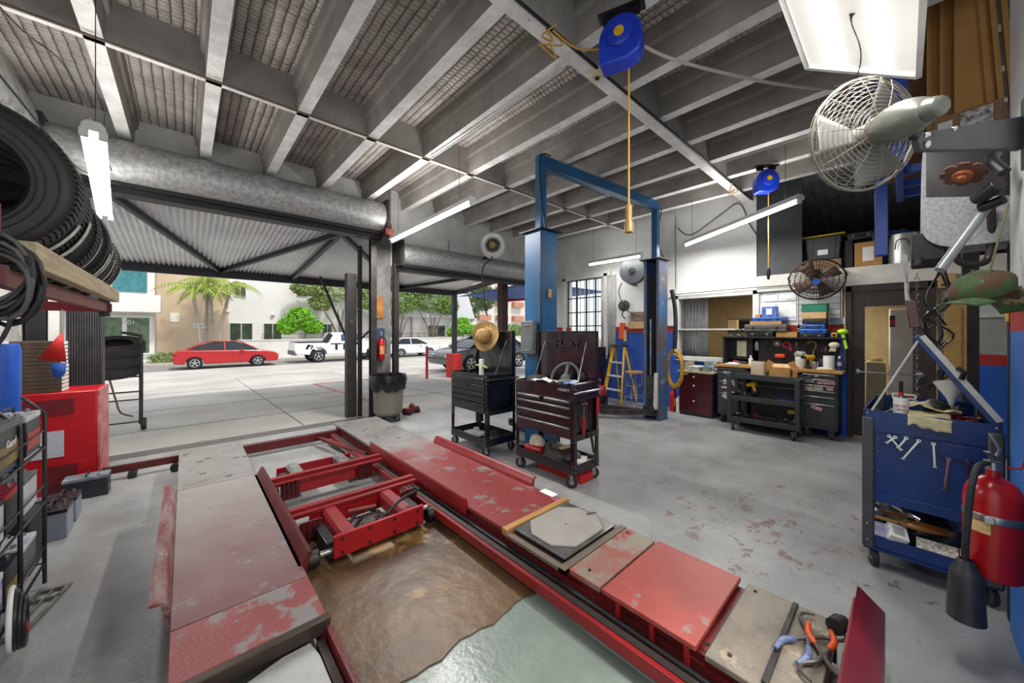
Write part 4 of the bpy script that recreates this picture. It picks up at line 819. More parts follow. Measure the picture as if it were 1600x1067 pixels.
# clutter on the maroon cart: steering wheel, bag, rags, tins
TZ=.84
t=T('steering_wheel','grey steering wheel standing against the raised lid of the maroon cart','steering wheel',(2.97,2.42,1.0),rot=(0,R(-66),R(8)))
B().tor((0,0,0),.165,.016,n=48).out('rim',M('grey_leather','4f5356',.55),t)
b=B(); b.sph((0,0,-.01),.06,(1,1,.35)); b.bar((0,0,0),(.155,0,0),.035,.012); b.bar((0,0,0),(-.08,.13,0),.035,.012); b.bar((0,0,0),(-.08,-.13,0),.035,.012); b.out('spokes',M('grey_leather','4f5356'),t)
def blob(name,label,cat,loc,mat,r,sc,seed=1,amp=.25,f=7,par=None,n=24,k=16,z0=None,group=None):
    b=B(); b.sph((0,0,0),r,sc,n,k)
    for v in b.b.verts:
        d=noise.noise(v.co*f+Vector((seed*3.1,0,0)))*amp+noise.noise(v.co*f*2.7+Vector((0,seed*1.7,0)))*amp*.5
        v.co+=v.co.normalized()*r*d
        if v.co.z<-r*sc[2]*.55: v.co.z=-r*sc[2]*.55
    o=b.out(name,mat,par,sm=70); o.location=(loc[0],loc[1],loc[2]+r*sc[2]*.55)
    if label: tag(o,label,cat,group)
    return o
def rag(name,label,loc,mat,w,h,seed,cat='rag',drop=None,rz=0,amp=.03):
    b=B(); r_=random.Random(seed)
    def f(u,v):
        x=(u-.5)*w; y=(v-.5)*h; z=amp*(noise.noise(Vector((x*9+seed,y*9,0)))+.6*noise.noise(Vector((x*22,y*22+seed,0))))+amp
        k=1-.25*abs(noise.noise(Vector((u*3+seed,v*3,1)))); x*=k; y*=k
        if drop is not None and x<drop: z-=(drop-x)*1.0; x=drop-(drop-x)*.12
        return (x,y,z)
    b.sheet(f,22,22,.004); o=b.out(name,mat,sm=80); o.location=loc; o.rotation_euler=(0,0,rz); return tag(o,label,cat)
blob('tool_bag','dark tool bag with loop handle on the far end of the maroon cart','bag',(2.88,2.74,TZ),M('dark_canvas','2b2d2e',.85,c2='3c3e3f',bump=.3),.13,(1,1,.9),3,.15)
rag('shop_rag','crumpled white rag at the front edge of the maroon cart top',(2.8,2.55,.955),PAP,.18,.26,4)
rag('shop_rag','crumpled blue and white wrapper on the maroon cart beside the steering wheel',(2.84,2.28,.955),M('blue_white_wrap','2a56b5',.4,c2='c9d4e8',sc=9),.15,.17,8)
t=T('tool_roll','long silver tube tool along the near edge of the maroon cart','tool',(2.95,2.14,.955)); B().cyl((-.2,0,.02),(.2,0,.02),.02).out('tube',STL,t); B().cyl((.2,0,.02),(.24,0,.02),.026).out('end_cap',DST,t)
blob('grinder','pale grey metal disc housing under the steering wheel on the cart','tool part',(2.9,2.36,.94),M('cast_grey','8d8a82',.5,.3,c2='6b6860',sc=12),.09,(1,1,.45),9,.2)
blob('junk_pile','dark oily parts piled inside the maroon cart top','parts',(2.93,2.45,TZ),M('oily_dark_parts','2a2a2b',.5,c2='55504a',sc=25,bump=.4),.16,(.95,1.9,.45),5,.2)
# bottom tray clutter of maroon cart
t=T('power_drill','red power tool lying in the bottom tray of the maroon cart','tool',(2.8,2.7,.15),R(95),rot=(0,0,R(95)))
B().cyl((-.1,0,.07),(.12,0,.07),.045).out('motor_housing',M('tool_red','B01C22',.35),t,bev=.01); B().cb((-.05,.02,.05),(.05,.16,.05)).out('handle',BLK,t,bev=.012); B().cyl((.12,0,.07),(.17,0,.07),.025).out('chuck',DST,t)
blob('rag_bundle','tan and white cloth bundle in the bottom tray of the maroon cart','rag',(2.85,2.72,.24),M('tan_white_cloth','c9b08a',.85,c2='e9e4d8',sc=6),.08,(1,1.1,1),12,.3)
t=T('hand_broom','tan wooden brush lying across the bottom tray of the maroon cart','brush',(2.9,2.42,.25),rot=(0,R(8),R(100))); B().cb((0,0,.02),(.3,.06,.03),(0,.25,0)).out('wooden_back',CARDL,t,bev=.01); B().cb((0,0,-.01),(.26,.05,.04),(0,.25,0)).out('bristles',BLKM,t)
blob('parts_pile','black rubber hoses and parts heaped in the bottom tray of the maroon cart','parts',(2.93,2.5,.14),M('oily_dark_parts','2a2a2b'),.16,(.9,1.9,.6),6,.35,9)
t=T('manual_book','blue and white booklets at the near end of the maroon cart bottom tray','booklet',(2.98,2.2,.15),R(15)); B().cb((0,0,.015),(.22,.15,.02)).out('lower_booklet',M('blue_cover','3a5a9a',.5,c2='d5d8de',sc=8),t); B().cb((.0,.02,.04),(.2,.12,.02),(.06,0,.3)).out('upper_booklet',PAP,t)
for i,(x,lb,cm) in enumerate(((2.82,'red-handled hammer standing in the side shelf of the maroon cart','B01C22'),(3.05,'thin red screwdriver at the rear of the maroon cart side shelf','C21C22'))):
    t=T('hammer' if i==0 else 'screwdriver',lb,'hammer' if i==0 else 'screwdriver',(x,2.07,.5)); b=B(); b.tube([(0,0,.0),(0,-.005,.28)],[.007,.007]) ; b.out('shaft',STL,t); B().tube([(0,0,.02 if i==0 else .17),(0,-.005,.17 if i==0 else .33)],[.014,.016]).out('grip',M('grip_'+cm,cm,.4),t)
    if i==0: B().cyl((-.05,-.005,.29),(.05,-.005,.29),.016).out('head',DST,t)
t=T('pry_bar','black pry bar leaning through the side shelf of the maroon cart','pry bar',(2.88,2.065,.13)); B().tube([(.14,0,.04),(.02,-.01,.45),(0,-.01,.52),(-.03,-.01,.53)],.008,sub=3).out('bar',BLK,t); B().tube([(.1,-.002,.17),(.05,-.006,.34)],.013).out('grip',RUB,t)
t=T('storage_box','bright red plastic box on the floor under the maroon cart','box',(2.95,2.42,0)); B().cb((0,0,.045),(.2,.6,.09)).out('body',M('box_red','C91A1E',.4),t,bev=.012); B().cb((0,0,.096),(.19,.58,.012)).out('lid',M('box_red','C91A1E'),t,bev=.004)
# ---------- trash can ----------
def bin_():
    t=T('trash_can','olive grey round trash can with black bag on a wheeled dolly','trash can',(2.5,5.8,0))
    B().lathe([(0,.12),(.2,.12),(.215,.14),(.245,.68),(.25,.7),(.265,.7),(.265,.735),(.245,.735),(.23,.16),(0,.16)],n=40).out('barrel',M('olive_grey_plastic','6e6c60',.5,c2='605e53',sc=3),t,sm=50)
    b=B(); n=64; prf=[(.235,.6),(.24,.77),(.285,.78),(.295,.7),(.285,.6),(.268,.53),(.262,.53)]
    b.lathe(prf,n=n)
    for v in b.b.verts:
        a=math.atan2(v.co.y,v.co.x); k=noise.noise(Vector((math.cos(a)*5,math.sin(a)*5,v.co.z*9)))
        if v.co.z<.76 and v.co.to_2d().length>.25: v.co.x*=1+.06*k; v.co.y*=1+.06*k; v.co.z+=.07*noise.noise(Vector((a*2.3,0,4)))*(1 if v.co.z<.65 else .2)
    b.out('bag',M('black_bag','0d0d0f',.22,c2='17171a',bump=.5,bs=22),t,sm=60)
    b=B(); b.lathe([(0,.1),(.2,.1),(.2,.12),(0,.12)],n=24); b.out('dolly',BLK,t)
    for k in range(5): a=2*PI*k/5+.4; caster(t,.17*math.cos(a),.17*math.sin(a),.035,a)
bin_()
t=T('broom','black broom handle standing in the trash can','broom',(2.64,5.82,.18)); B().cyl((0,0,0),(-.03,.0,1.07),.012).out('handle',BLK,t); B().cb((0,0,.02),(.12,.04,.06)).out('head',BLKM,t)
t=T('floor_jack','small dark red wheeled jack on the floor right of the trash can','jack',(3.02,6.02,0),.3); B().cb((0,0,.08),(.3,.12,.08)).out('frame',REDD,t,bev=.01); B().cyl((-.1,-.09,.04),(-.1,.09,.04),.04).out('front_wheel',DST,t); B().cyl((.12,-.08,.04),(.12,.08,.04),.035).out('rear_wheel',DST,t); B().sph((.02,0,.14),.05).out('pump',REDD,t)
# ---------- reels ----------
def bluereel(label,loc,s,rz):
    t=T('hose_reel',label,'hose reel',loc,rz)
    # drum axis along local x, face at -x
    pf=[(math.cos(R(a))*.15*s,math.sin(R(a))*.15*s) for a in range(-60,241,12)]; pf=[(-.15*s,-.06*s),(-.13*s,-.13*s),(-.05*s,-.17*s),(.06*s,-.17*s),(.14*s,-.17*s),(.15*s,-.1*s)]+[(math.cos(R(a))*.15*s,math.sin(R(a))*.16*s) for a in range(0,181,15)]
    b=B(); b.pr([(v,u) if 0 else (u,v) for u,v in pf],'x',-.07*s,.07*s); b.out('case',M('reel_blue','1F3FC4',.3,c2='1a36ac'),t,bev=.014*s)
    B().lathe([(0,0),(.095*s,0),(.09*s,.018*s),(.06*s,.03*s),(0,.03*s)],(-.07*s,0,0.01),(-1,0,0),8).out('hub_cover',M('reel_blue','1F3FC4'),t)
    B().cyl((-.1*s,0,.01),(-.105*s,0,.01),.035*s).out('badge',YEL,t)
    b=B(); b.bar((0,-.08*s,.16*s),(0,-.08*s,.23*s),.1*s,.012); b.bar((0,.08*s,.16*s),(0,.08*s,.23*s),.1*s,.012); b.bar((0,-.16*s,.22*s),(0,.16*s,.22*s),.1*s,.012); b.out('bracket',BLK,t)
    return t
bluereel('big blue ceiling hose reel with a yellow badge hanging near the camera',(2.2,1.3,3.47),.95,R(20))
bluereel('smaller looking blue reel hanging left of the wall fan at the ceiling',(5.62,1.22,3.46),.9,R(40))
YC=M('yellow_cable','C99A3E',.6,c2='b08430'); WC2=M('white_cable','C8C2B4',.6)
t=T('drop_cord','yellow drop cord with work lamp end hanging from the big blue reel','cord',(2.26,1.28,0))
B().tube([(0,0,3.32),(0,0,2.35)],.007).out('cable',YC,t); B().lathe([(.01,.12),(.022,.1),(.022,0),(.03,-.02),(.03,-.08),(.0,-.09)],(0,0,2.26)).out('lamp_handle',M('amber_plastic','a9874c',.4),t)
t=T('drop_cord','cord with black plug end hanging from the small blue reel by the fan','cord',(5.66,1.2,0))
B().tube([(0,0,3.32),(0,0,2.28)],.005).out('cable',YC,t); B().lathe([(.008,.1),(.02,.08),(.024,0),(.012,-.06),(0,-.07)],(0,0,2.24)).out('plug',BLK,t)
tag(B().tube([(2.3,1.25,3.5),(2.6,1.1,3.44),(3.2,.75,3.4),(3.8,.45,3.46),(4.3,.25,3.62),(4.4,.2,3.7)],.011,sub=6).out('white_hose',WC2),'white hose sagging from the big blue reel across the joists','hose')
def coil(label,loc,mat,seed,s=1):
    r_=random.Random(seed); P=[Vector((r_.uniform(-.09,.09)*s,r_.uniform(-.05,.05)*s,r_.uniform(-.12,.04)*s)) for _ in range(9)]; b=B(); b.tube(P,.006,6,sub=6); o=b.out('cable_tangle',mat); o.location=loc; return tag(o,label,'cable')
coil('yellow cable tangle tied at the girder beside the big blue reel',(2.0,1.72,3.66),YC,3,1.3)
coil('brown cable tangle at the girder end near the small blue reel',(5.95,1.7,3.62),YC,8,1)
tag(B().tube([(1.95,1.7,3.66),(2.1,1.6,3.55),(2.2,1.42,3.5)],.007,sub=4).out('yellow_hose',YC),'short yellow hose from the girder to the big blue reel','hose')
# detectors, conduits
t=T('smoke_detector','round cream detector on the ceiling girder','detector',(2.56,1.74,3.66)); B().lathe([(0,-.03),(.05,-.03),(.065,-.01),(.065,.025),(0,.025)],n=24).out('cover',M('cream_plastic','DDD0B4',.5),t,sm=50); B().cyl((0,0,-.04),(0,0,-.03),.02,n=10).out('grille',DST,t)
def pipe(label,pts,r,mat,name='conduit',sub=0): return tag(B().tube(pts,r,8,sub=sub).out(name,mat),label,'conduit')
CN=M('conduit_grey','8f8b86',.6,.2,c2='6f6a62')
pipe('thin rusty conduit running under the joists beside the far girder',[(-1.15,4.03,3.67),(2.33,4.04,3.67),(6.9,4.04,3.67)],.011,M('rusty_conduit','6b5c4e',.7))
pipe('black cable strapped along the near wide girder',[(-.5,1.7,3.67),(1.6,1.71,3.67),(4.2,1.70,3.665),(6.9,1.7,3.67)],.013,BLK,'cable')
pipe('pale conduit running along the underside of a joist to the far girder',[(2.28,4.0,3.665),(2.3,3.0,3.665),(2.31,1.9,3.665)],.01,LTX)
pipe('pale conduit bend above the white wall reel',[(3.9,6.15,3.3),(3.9,6.15,2.9)],.012,CN)
pipe('vertical conduit by the far wall pier above the office window',[(7.0,2.96,3.7),(7.0,2.96,2.3),(6.98,3.08,2.16),(6.98,3.2,2.1)],.014,LTX,sub=3)
pipe('long dark wire along the top of the office window',[(6.96,3.02,2.2),(6.95,1.7,2.22),(6.95,1.0,2.21)],.007,DST)
pipe('looping black cables under the ceiling above the office window',[(7.04,3.0,3.55),(7.0,2.7,3.3),(7.0,2.2,3.55),(7.0,1.9,3.68),(7.02,1.75,3.3),(7.04,1.65,3.1)],.009,BLK,'cable',6)
t=T('security_camera','small white dome camera on the far wall above the barred window','camera',(7.0,4.35,3.05)); B().sph((0,0,0),.06).out('dome',WHT,t); B().cyl((0,0,0),(.05,0,.05),.03).out('base',WHT,t)
def wreel(label,loc,R_,mat,d,hub):
    t=T('cord_reel',label,'reel',loc)
    for s in(-1,1): B().lathe([(0,0),(R_*.55,0),(R_*.6,.015),(R_*.9,.015),(R_,.02),(R_,.035),(R_*.6,.03),(0,.03)],(Vector(d)*.05*s)[:],tuple(q*s for q in d),36).out('side_disc',mat,t,sm=50)
    B().cyl((Vector(d)*-.05)[:],(Vector(d)*.05)[:],R_*.6).out('wound_hose',RUB,t); B().cyl((Vector(d)*.0)[:],(Vector(d)*.1)[:],R_*.25).out('hub',hub,t); return t
wr=wreel('round white metal reel mounted above the right shutter',(4.55,5.55,3.2),.24,WHT,(-.66,-.74,0),M('brass_plate','b09a5a',.4,.5))
for k,q in ((.62,.006),(.95,.01)): B().tor(tuple(Vector((-.66,-.74,0))*.09),.24*k,q,(-.66,-.74,0),36,8).out('ring',BLK if k<.9 else WHT,wr)
B().lathe([(0,.092),(.13,.092),(.13,.088)],(0,0,0),(-.66,-.74,0),30).out('dark_well',DST,wr)
for k in range(3):
    a=k*2.1; u=Vector((.74,-.66,0)); p=Vector((-.66,-.74,0))*.096+u*math.cos(a)*.06+Vector((0,0,math.sin(a)*.06)); B().sph(p,.035,(1,1,.7),10,8).out('brass_arm',M('brass_plate','b09a5a'),wr)
text('REELCRAFT',.04,(4.55-.06-4.55,5.55-.07-5.55,-.1),(PI/2,0,-R(42)),BLK,wr)
B().bar((0,0,-.1),(0,.5,-.3),.05,.05).out('bracket',DST,wr)
tag(B().tube([(4.5,5.5,2.98),(4.42,5.45,2.9),(4.22,5.45,2.7),(4.2,5.4,2.2),(4.25,5.4,1.9),(4.3,5.42,1.8)],.014,sub=5).out('black_hose',RUB),'black hose hanging from the white reel over the shutter','hose')
br=wreel('dark grey cord reel hanging behind the far lift column',(6.75,3.72,2.72),.26,M('reel_grey','54575a',.45,c2='44474a'),(-1,-.15,0),DST)
B().bar((0,.1,-.22),(.28,.1,-.26),.1,.02).out('bracket',DST,br)
tag(B().tube([(6.7,3.95,2.5),(6.75,4.05,2.3),(6.8,3.9,1.95),(6.8,3.6,1.8),(6.85,3.3,1.95)],.009,sub=5).out('electric_cord',RUB),'black cord looping below the dark grey reel','cord')
t=T('work_light','round black work light with bright face hung left of the far column','lamp',(6.85,4.0,2.03)); B().lathe([(0,0),(.1,0),(.12,.03),(.11,.09),(.06,.12),(0,.12)],(0,0,0),(.9,.3,.1),24).out('shell',BLK,t,sm=50); B().lathe([(0,-.004),(.085,-.004),(.09,0)],(0,0,0),(.9,.3,.1),24).out('face',CHR,t); B().tube([(0,0,-.1),(-.02,.02,-.2),(0,-.05,-.28)],.014,sub=3).out('handle',BLK,t)
# ---------- workbench wall ----------
t=T('workbench','long wooden-topped workbench with black pegboard hutch against the office wall','workbench',(6.8,1.35,0))
B().box(-.32,.22,-.8,.76,.915,.95).out('worktop',M('bench_wood','B8894A',.5,c2='a3743a',sc=4,st=(8,1,8)),t,bev=.004)
b=B(); b.box(.2,.24,-.8,.72,.95,1.39); b.out('pegboard',M('pegboard_black','1a1b1d',.6,c2='242527',sc=3),t)
B().box(-.06,.24,-.82,.74,1.385,1.405).out('top_shelf',BLK,t,bev=.003)
b=B(); 
for y in(-.8,.72): b.box(-.04,.22,y-.012,y+.012,.95,1.385)
b.sp('side_panel',DGRY,t)
def chest(label,x,y0,y1,zt,fronts,mat,st=()):
    t=T('tool_chest',label,'tool chest',(x,(y0+y1)/2,0)); h=(y1-y0)/2
    B().box(0,.45,-h,h,.14,zt).out('cabinet',mat,t,bev=.004)
    for a,b_ in fronts: drawer(t,0,-h+.02,h-.02,a,b_,mat)
    for xx in(.06,.38):
        for yy in(-h+.07,h-.07): caster(t,xx,yy,.058,rnd.uniform(0,3))
    for (yy,zz,w_,h_,c,ro) in st:
        o=B().cb((0,0,0),(.002,w_,h_)).out('sticker',M('sticker_'+c,c,.5,c2='c8c4bc',sc=30),t,loc=(-.0145,yy,zz)); o.rotation_euler=(ro,0,0)
    return t
chest('black drawer chest with stickers under the right end of the workbench',6.5,.6,1.0,.91,[(.84,.9),(.755,.835),(.68,.75),(.6,.675),(.5,.595),(.18,.49)],DGRY,[(-.08,.79,.19,.045,'C23040',0),(.09,.8,.1,.04,'8e9a9c',0),(.1,.7,.09,.045,'B58A4A',0),(0,.705,.1,.05,'B8B4B0',0),(-.12,.71,.07,.045,'D06a6a',0),(0.02,.43,.12,.05,'C85a5a',.3),(.02,.87,.05,.02,'e6e6e6',0)])
chest('black drawer chest covered in round stickers under the left end of the workbench',6.52,1.66,2.08,.91,[(.84,.9),(.7,.83),(.5,.69),(.18,.49)],DGRY,[(.07,.82,.11,.045,'3E7FC0',0),(-.04,.82,.06,.045,'C85a5a',0),(.1,.67,.07,.07,'D8D8D8',.78),(-.02,.66,.1,.06,'E07a50',.7),(-.1,.68,.05,.05,'e0e0e0',0),(.1,.58,.1,.035,'9aa08c',0),(.09,.45,.09,.09,'D8D8D2',.4),(-.03,.5,.09,.05,'4E9AD0',.2)])
chest('black chest mostly hidden behind the shelved utility cart',6.56,1.04,1.62,.91,[(.84,.9),(.76,.83),(.68,.75),(.45,.67),(.18,.44)],DGRY)
# utility cart
t=T('utility_cart','black plastic utility cart with three shelves in front of the workbench','cart',(6.3,1.38,0)); hx,hy=.19,.41
for z in (.79,.46,.14):
    b=B(); b.box(-hx,hx,-hy,hy,z,z+.015)
    for s in(-1,1): b.box(-hx,hx,s*hy-.008,s*hy+.008,z,z+.075); b.box(s*hx-.008,s*hx+.008,-hy,hy,z,z+.075)
    b.out('shelf',DGRY,t,bev=.004)
for x in(-hx,hx):
    for y in(-hy,hy): B().box(x-.02,x+.02,y-.03,y+.03,.14,.84).out('leg',DGRY,t,bev=.008); caster(t,x*.85,y*.9,.05,rnd.uniform(0,3))
B().tube([(-hx,-hy-.0,.83),(-hx+.05,-hy-.09,.87),(hx-.05,-hy-.09,.87),(hx,-hy,.83)],.013,sub=3).out('push_handle',DGRY,t)
def bx(name,label,cat,y0,y1,z0,z1,x0,x1,mat,bev=.006,extra=None,rz=0):
    t=T(name,label,cat,((x0+x1)/2,(y0+y1)/2,z0),rz); hx=(x1-x0)/2;hy=(y1-y0)/2; h=z1-z0
    B().box(-hx,hx,-hy,hy,0,h).out('body',mat,t,bev=bev)
    if extra=='case':
        B().box(-hx-.004,hx,-hy-.003,hy+.003,h*.5-.003,h*.5+.003).out('lid_seam',BLK,t)
        b=B(); 
        for k in(-.55,.55): b.cb((-hx-.005,hy*k,h*.5),(.012,.03,h*.4))
        b.sp('latch',BLKM if mat is not BLK else GRY,t,bev=.002); B().tube([(-hx,-.05,h*.5),(-hx-.02,-.04,h*.5),(-hx-.02,.04,h*.5),(-hx,.05,h*.5)],.006,sub=3).out('handle',BLKM,t)
    if extra=='lid': B().box(-hx-.006,hx+.006,-hy-.006,hy+.006,h,h+.012).out('lid',mat,t,bev=.003)
    if extra=='label': B().box(-hx-.002,-hx,-hy*.4,hy*.4,h*.25,h*.8).out('label_sticker',PAP,t)
    return t
Z0=1.405
bx('tool_case','black tool case at the left on the hutch shelf','case',1.37,1.73,Z0,Z0+.085,6.76,7.0,BLK,.012,'case')
bx('cardboard_carton','tan carton with orange mark beside the black case on the hutch shelf','box',1.08,1.34,Z0,Z0+.08,6.78,7.0,CARD,.003); 
bx('tool_case','grey tool case lying on the black case and the tan carton','case',1.2,1.76,Z0+.086,Z0+.2,6.75,7.0,M('warm_grey_plastic','5c5a55',.5),.014,'case')
bx('flat_box','flat tan box on top of the grey tool case','box',1.27,1.69,Z0+.201,Z0+.25,6.78,7.0,CARD,.003)
bx('tool_case','flat bright blue case on top of the flat tan box','case',1.22,1.66,Z0+.251,Z0+.31,6.78,7.0,M('mid_blue_plastic','2A6AC8',.4),.008,'case')
bx('product_box','blue and white product box standing on the flat blue case','box',1.34,1.53,Z0+.311,Z0+.48,6.8,6.96,M('blue_white_box','27459a',.5,c2='6f86c8',sc=5),.002,'label')
bx('small_carton','small tan carton behind the blue product box','box',1.56,1.63,Z0+.311,Z0+.36,6.85,6.95,CARD,.002)
bx('tool_case','black case at the right bottom of the hutch shelf','case',.76,1.05,Z0,Z0+.055,6.76,7.0,BLK,.006,'case')
bx('tool_case','lower bright blue case in the right stack on the hutch shelf','case',.74,1.05,Z0+.056,Z0+.125,6.76,7.0,M('mid_blue_plastic','2A6AC8'),.014,'case')
bx('tool_case','upper bright blue case in the right stack on the hutch shelf','case',.76,1.03,Z0+.126,Z0+.19,6.77,7.0,M('mid_blue_plastic','2A6AC8'),.014,'case')
bx('tool_case','dark case with red knobs on top of the two blue cases','case',.75,1.02,Z0+.191,Z0+.275,6.78,7.0,DGRY,.008,'case')
bx('wooden_box','pale wooden box under the green plastic tray','box',.75,1.03,Z0+.276,Z0+.37,6.78,7.0,CARDL,.003)
bx('storage_tray','green plastic tray on top of the pale wooden box','tray',.74,1.03,Z0+.371,Z0+.48,6.78,7.0,GRN,.006,'lid')
t=T('tape_measure','yellow tape measure at the right end of the hutch shelf','tape measure',(6.85,.67,Z0)); B().cb((0,0,.035),(.05,.07,.07)).out('case',YEL,t,bev=.012); B().cyl((-.026,0,.035),(-.03,0,.035),.02).out('badge',BLK,t)
def tools(label,loc,sx,sy,seed,n=14,name='tool_pile',mats=None):
    r_=random.Random(seed); t=T(name,label,'tools',loc); mats=mats or [DST,STL,BLK,GRY]
    for i in range(n):
        x,y=r_.uniform(-sx,sx),r_.uniform(-sy,sy); z=.01+.02*(i%4); a=r_.uniform(0,PI); L=r_.uniform(.05,.12); k=i%4; m=r_.choice(mats); b=B()
        L=min(L,1.6*max(sx,sy)); p=Vector((x,y,z)); d=Vector((math.cos(a)*L/2,math.sin(a)*L/2,r_.uniform(-.005,.015)))
        if k==0: b.cyl(p-d,p+d,.007); b.cyl(p+d*.5,p+d*1.2,.014)
        elif k==1: b.bar(p-d,p+d,.016,.006); b.tor(p+d,.014,.005,n=12,k=6)
        elif k==2: b.cyl(p,p+Vector((0,0,.045)),.02); b.cyl(p+Vector((0,0,.045)),p+Vector((0,0,.055)),.012)
        else: b.tube([p-d,p-d*.3+Vector((0,0,.02)),p+d],[.008,.011,.006])
        b.out('tool',m,t)
    return t
tools('heap of black and steel hand tools at the left end of the hutch shelf',(6.86,1.88,Z0),.08,.1,1,22)
tools('dark air tools between the grey case and the blue cases on the hutch shelf',(6.86,1.01+.05,Z0+.082),.05,.03,2,8)
# pegboard items
PB_=6.99
t=T('instruction_sheet','white laminated sheet with yellow print pinned on the pegboard','paper',(PB_,1.86,1.2)); B().cb((0,0,0),(.003,.14,.26)).out('sheet',M('sheet_print','E6E6DE',.5,c2='d5d8a0',sc=9),t)
t=T('glove','pale blue glove shape hanging on the pegboard','glove',(PB_,1.64,1.26)); b=B(); b.cb((-.01,0,0),(.015,.05,.08)); b.cb((-.01,-.015,-.06),(.012,.02,.05)); b.cb((-.01,.015,-.06),(.012,.02,.05)); b.sph((-.01,0,.055),.022,(.5,1,1)); b.out('fabric',M('pale_blue_cloth','A9BFD8',.7),t,bev=.006)
t=T('tape_roll','pink-red tape ring hanging on the pegboard','tape',(PB_-.01,1.24,1.28)); B().tor((0,0,0),.045,.013,(1,0,0),24,8,1).out('ring',M('pink_red','D8405a',.5),t); B().cb((0,-.05,-.06),(.012,.03,.06),(.5,0,0)).out('tail',M('pink_red','D8405a'),t)
for i,(y,z,m) in enumerate(((1.5,1.28,DST),(1.42,1.3,BLK),(1.12,1.27,STL),(.98,1.28,DST))):
    t=T('hand_tool',['brass ended plier on the pegboard left of the black wrenches','black wrench on the pegboard above the paper bag','triangular steel tool on the pegboard right of the pink ring','dark hook tool on the pegboard near its right side'][i],'tool',(PB_-.005,y,z)); b=B(); b.bar((0,-.02,-.06),(0,.01,.03),.014,.008); b.bar((0,.02,-.06),(0,-.01,.03),.014,.008); b.out('shaft',m,t); B().tor((0,0,.04),.016,.006,(1,0,0),14,6).out('head',STL,t)
t=T('sander_pad','dark round sanding pad hanging on the pegboard','pad',(PB_-.01,1.36,1.3)); B().lathe([(0,0),(.05,0),(.055,.012),(0,.014)],(0,0,0),(-1,0,0),20).out('disc',GRY,t); B().cyl((-.014,0,0),(-.02,0,0),.018).out('hub',WHT,t)
t=T('pressure_gauge','red-ringed pressure gauge on the pegboard beside the bucket','gauge',(PB_-.01,.78,1.22)); B().tor((0,0,0),.04,.008,(1,0,0),20,8).out('ring',M('gauge_red','a83038',.4),t); B().cyl((0,0,0),(-.01,0,0),.036).out('dial',BLK,t); B().cb((-.012,0,.01),(.003,.006,.05)).out('needle',WHT,t)
tag(B().tube([(6.97,.95,1.38),(6.94,.96,1.33),(6.93,.9,1.34),(6.93,.88,1.28),(6.93,.91,1.18),(6.9,.9,1.1)],.01,sub=5).out('brass_hose',M('brass','B9965a',.35,.6)),'curled brass coloured pipe hanging on the right of the pegboard','pipe')
t=T('heat_gun','lime green spray gun hanging at the right end of the pegboard','spray gun',(6.78,.575,1.42)); B().sph((0,0,.07),.055,(1,1.1,.7)).out('head',LIME,t); B().bar((0,.0,.05),(0,-.04,-.17),.045,.035).out('handle',LIME,t,bev=.008); 
t=T('work_glove','cream work glove lying in front of the lime green gun','glove',(6.74,.66,1.3)); b=B(); b.sph((0,0,0),.06,(.6,1,.7)); [b.tube([(0,.02*k,-.02),(-.01,.025*k+.02,-.09)],[.012,.01]) for k in(-1,0,1)]; b.out('fabric',M('cream_cloth','D8CDB4',.8,bump=.3),t)
# bench-top items
BZ=.95
def can(name,label,cat,x,y,z,r,h,mat,cap=None,capm=None,band=None,group=None,n=20):
    t=T(name,label,cat,(x,y,z),group=group); B().lathe([(0,0),(r*.96,0),(r,.006),(r,h-.006),(r*.96,h),(0,h)],n=n).out('body',mat,t,sm=50)
    if cap: B().lathe([(0,h-.002),(r*cap[0],h-.002),(r*cap[0],h+cap[1]),(0,h+cap[1])],n=n).out('cap',capm or mat,t,sm=50)
    if band: B().lathe([(r*1.01,h*band[0]),(r*1.01,h*band[1])],n=n).out('label_band',band[2],t)
    return t
can('bottle','white glue bottle at the left on the bench top','bottle',6.68,1.65,BZ,.032,.11,WHT,(.45,.05),WHT)
can('bucket','white tub with rags on the bench behind the open carton','bucket',6.72,1.03,BZ,.065,.17,M('white_tub','D8D6D0',.5,c2='9a9a96',sc=9)); can('bucket','tall white plastic tub near the right end of the bench','bucket',6.68,.71,BZ,.062,.19,WHT,(1.03,.008),WHT)
can('spray_can','dark blue spray can at the right end of the bench','spray can',6.7,.6,BZ,.028,.17,M('navy_can','2a3f7a',.35),(.5,.03),WHT,(.4,.7,M('pink_label','c8a0b0',.5)))
can('paint_can','steel paint tin between the two white tubs','can',6.66,.86,BZ,.045,.11,STL)
can('jar','dark glass jar behind the yellow drill','jar',6.78,.79,BZ,.045,.15,M('dark_jar','39404a',.25),(1,.02),BLK)
blob('rag_pile','pile of dirty rags stuffed on the white tub','rag',(6.72,1.03,BZ+.17),M('dirty_cloth','a9a79a',.85,c2='5c6a52',sc=12,bump=.4),.07,(1,1.1,.7),31,.4)
blob('cotton_rag','cream rag lying on the right front of the bench','rag',(6.56,.74,BZ),M('cream_cloth','D8CDB4'),.05,(.8,1.7,.6),33,.35)
def drill(label,loc,rz,rot=None):
    t=T('cordless_drill',label,'drill',loc,rz,rot=rot); B().cyl((-.09,0,.17),(.05,0,.17),.032).out('motor_housing',YEL,t,bev=.006); B().cyl((.05,0,.17),(.11,0,.17),.02).out('chuck',BLK,t); B().bar((-.05,0,.15),(-.07,0,.05),.035,.03).out('handle',YEL,t,bev=.006); B().cb((-.06,0,.025),(.11,.07,.05)).out('battery',BLK,t,bev=.008); return t
drill('yellow cordless drill standing on the bench between the tubs',(6.64,.93,BZ),R(150))
drill('yellow drill lying nose down in the utility cart under the paper bag',(6.26,1.53,.53),R(60),(R(10),R(20),R(60)))
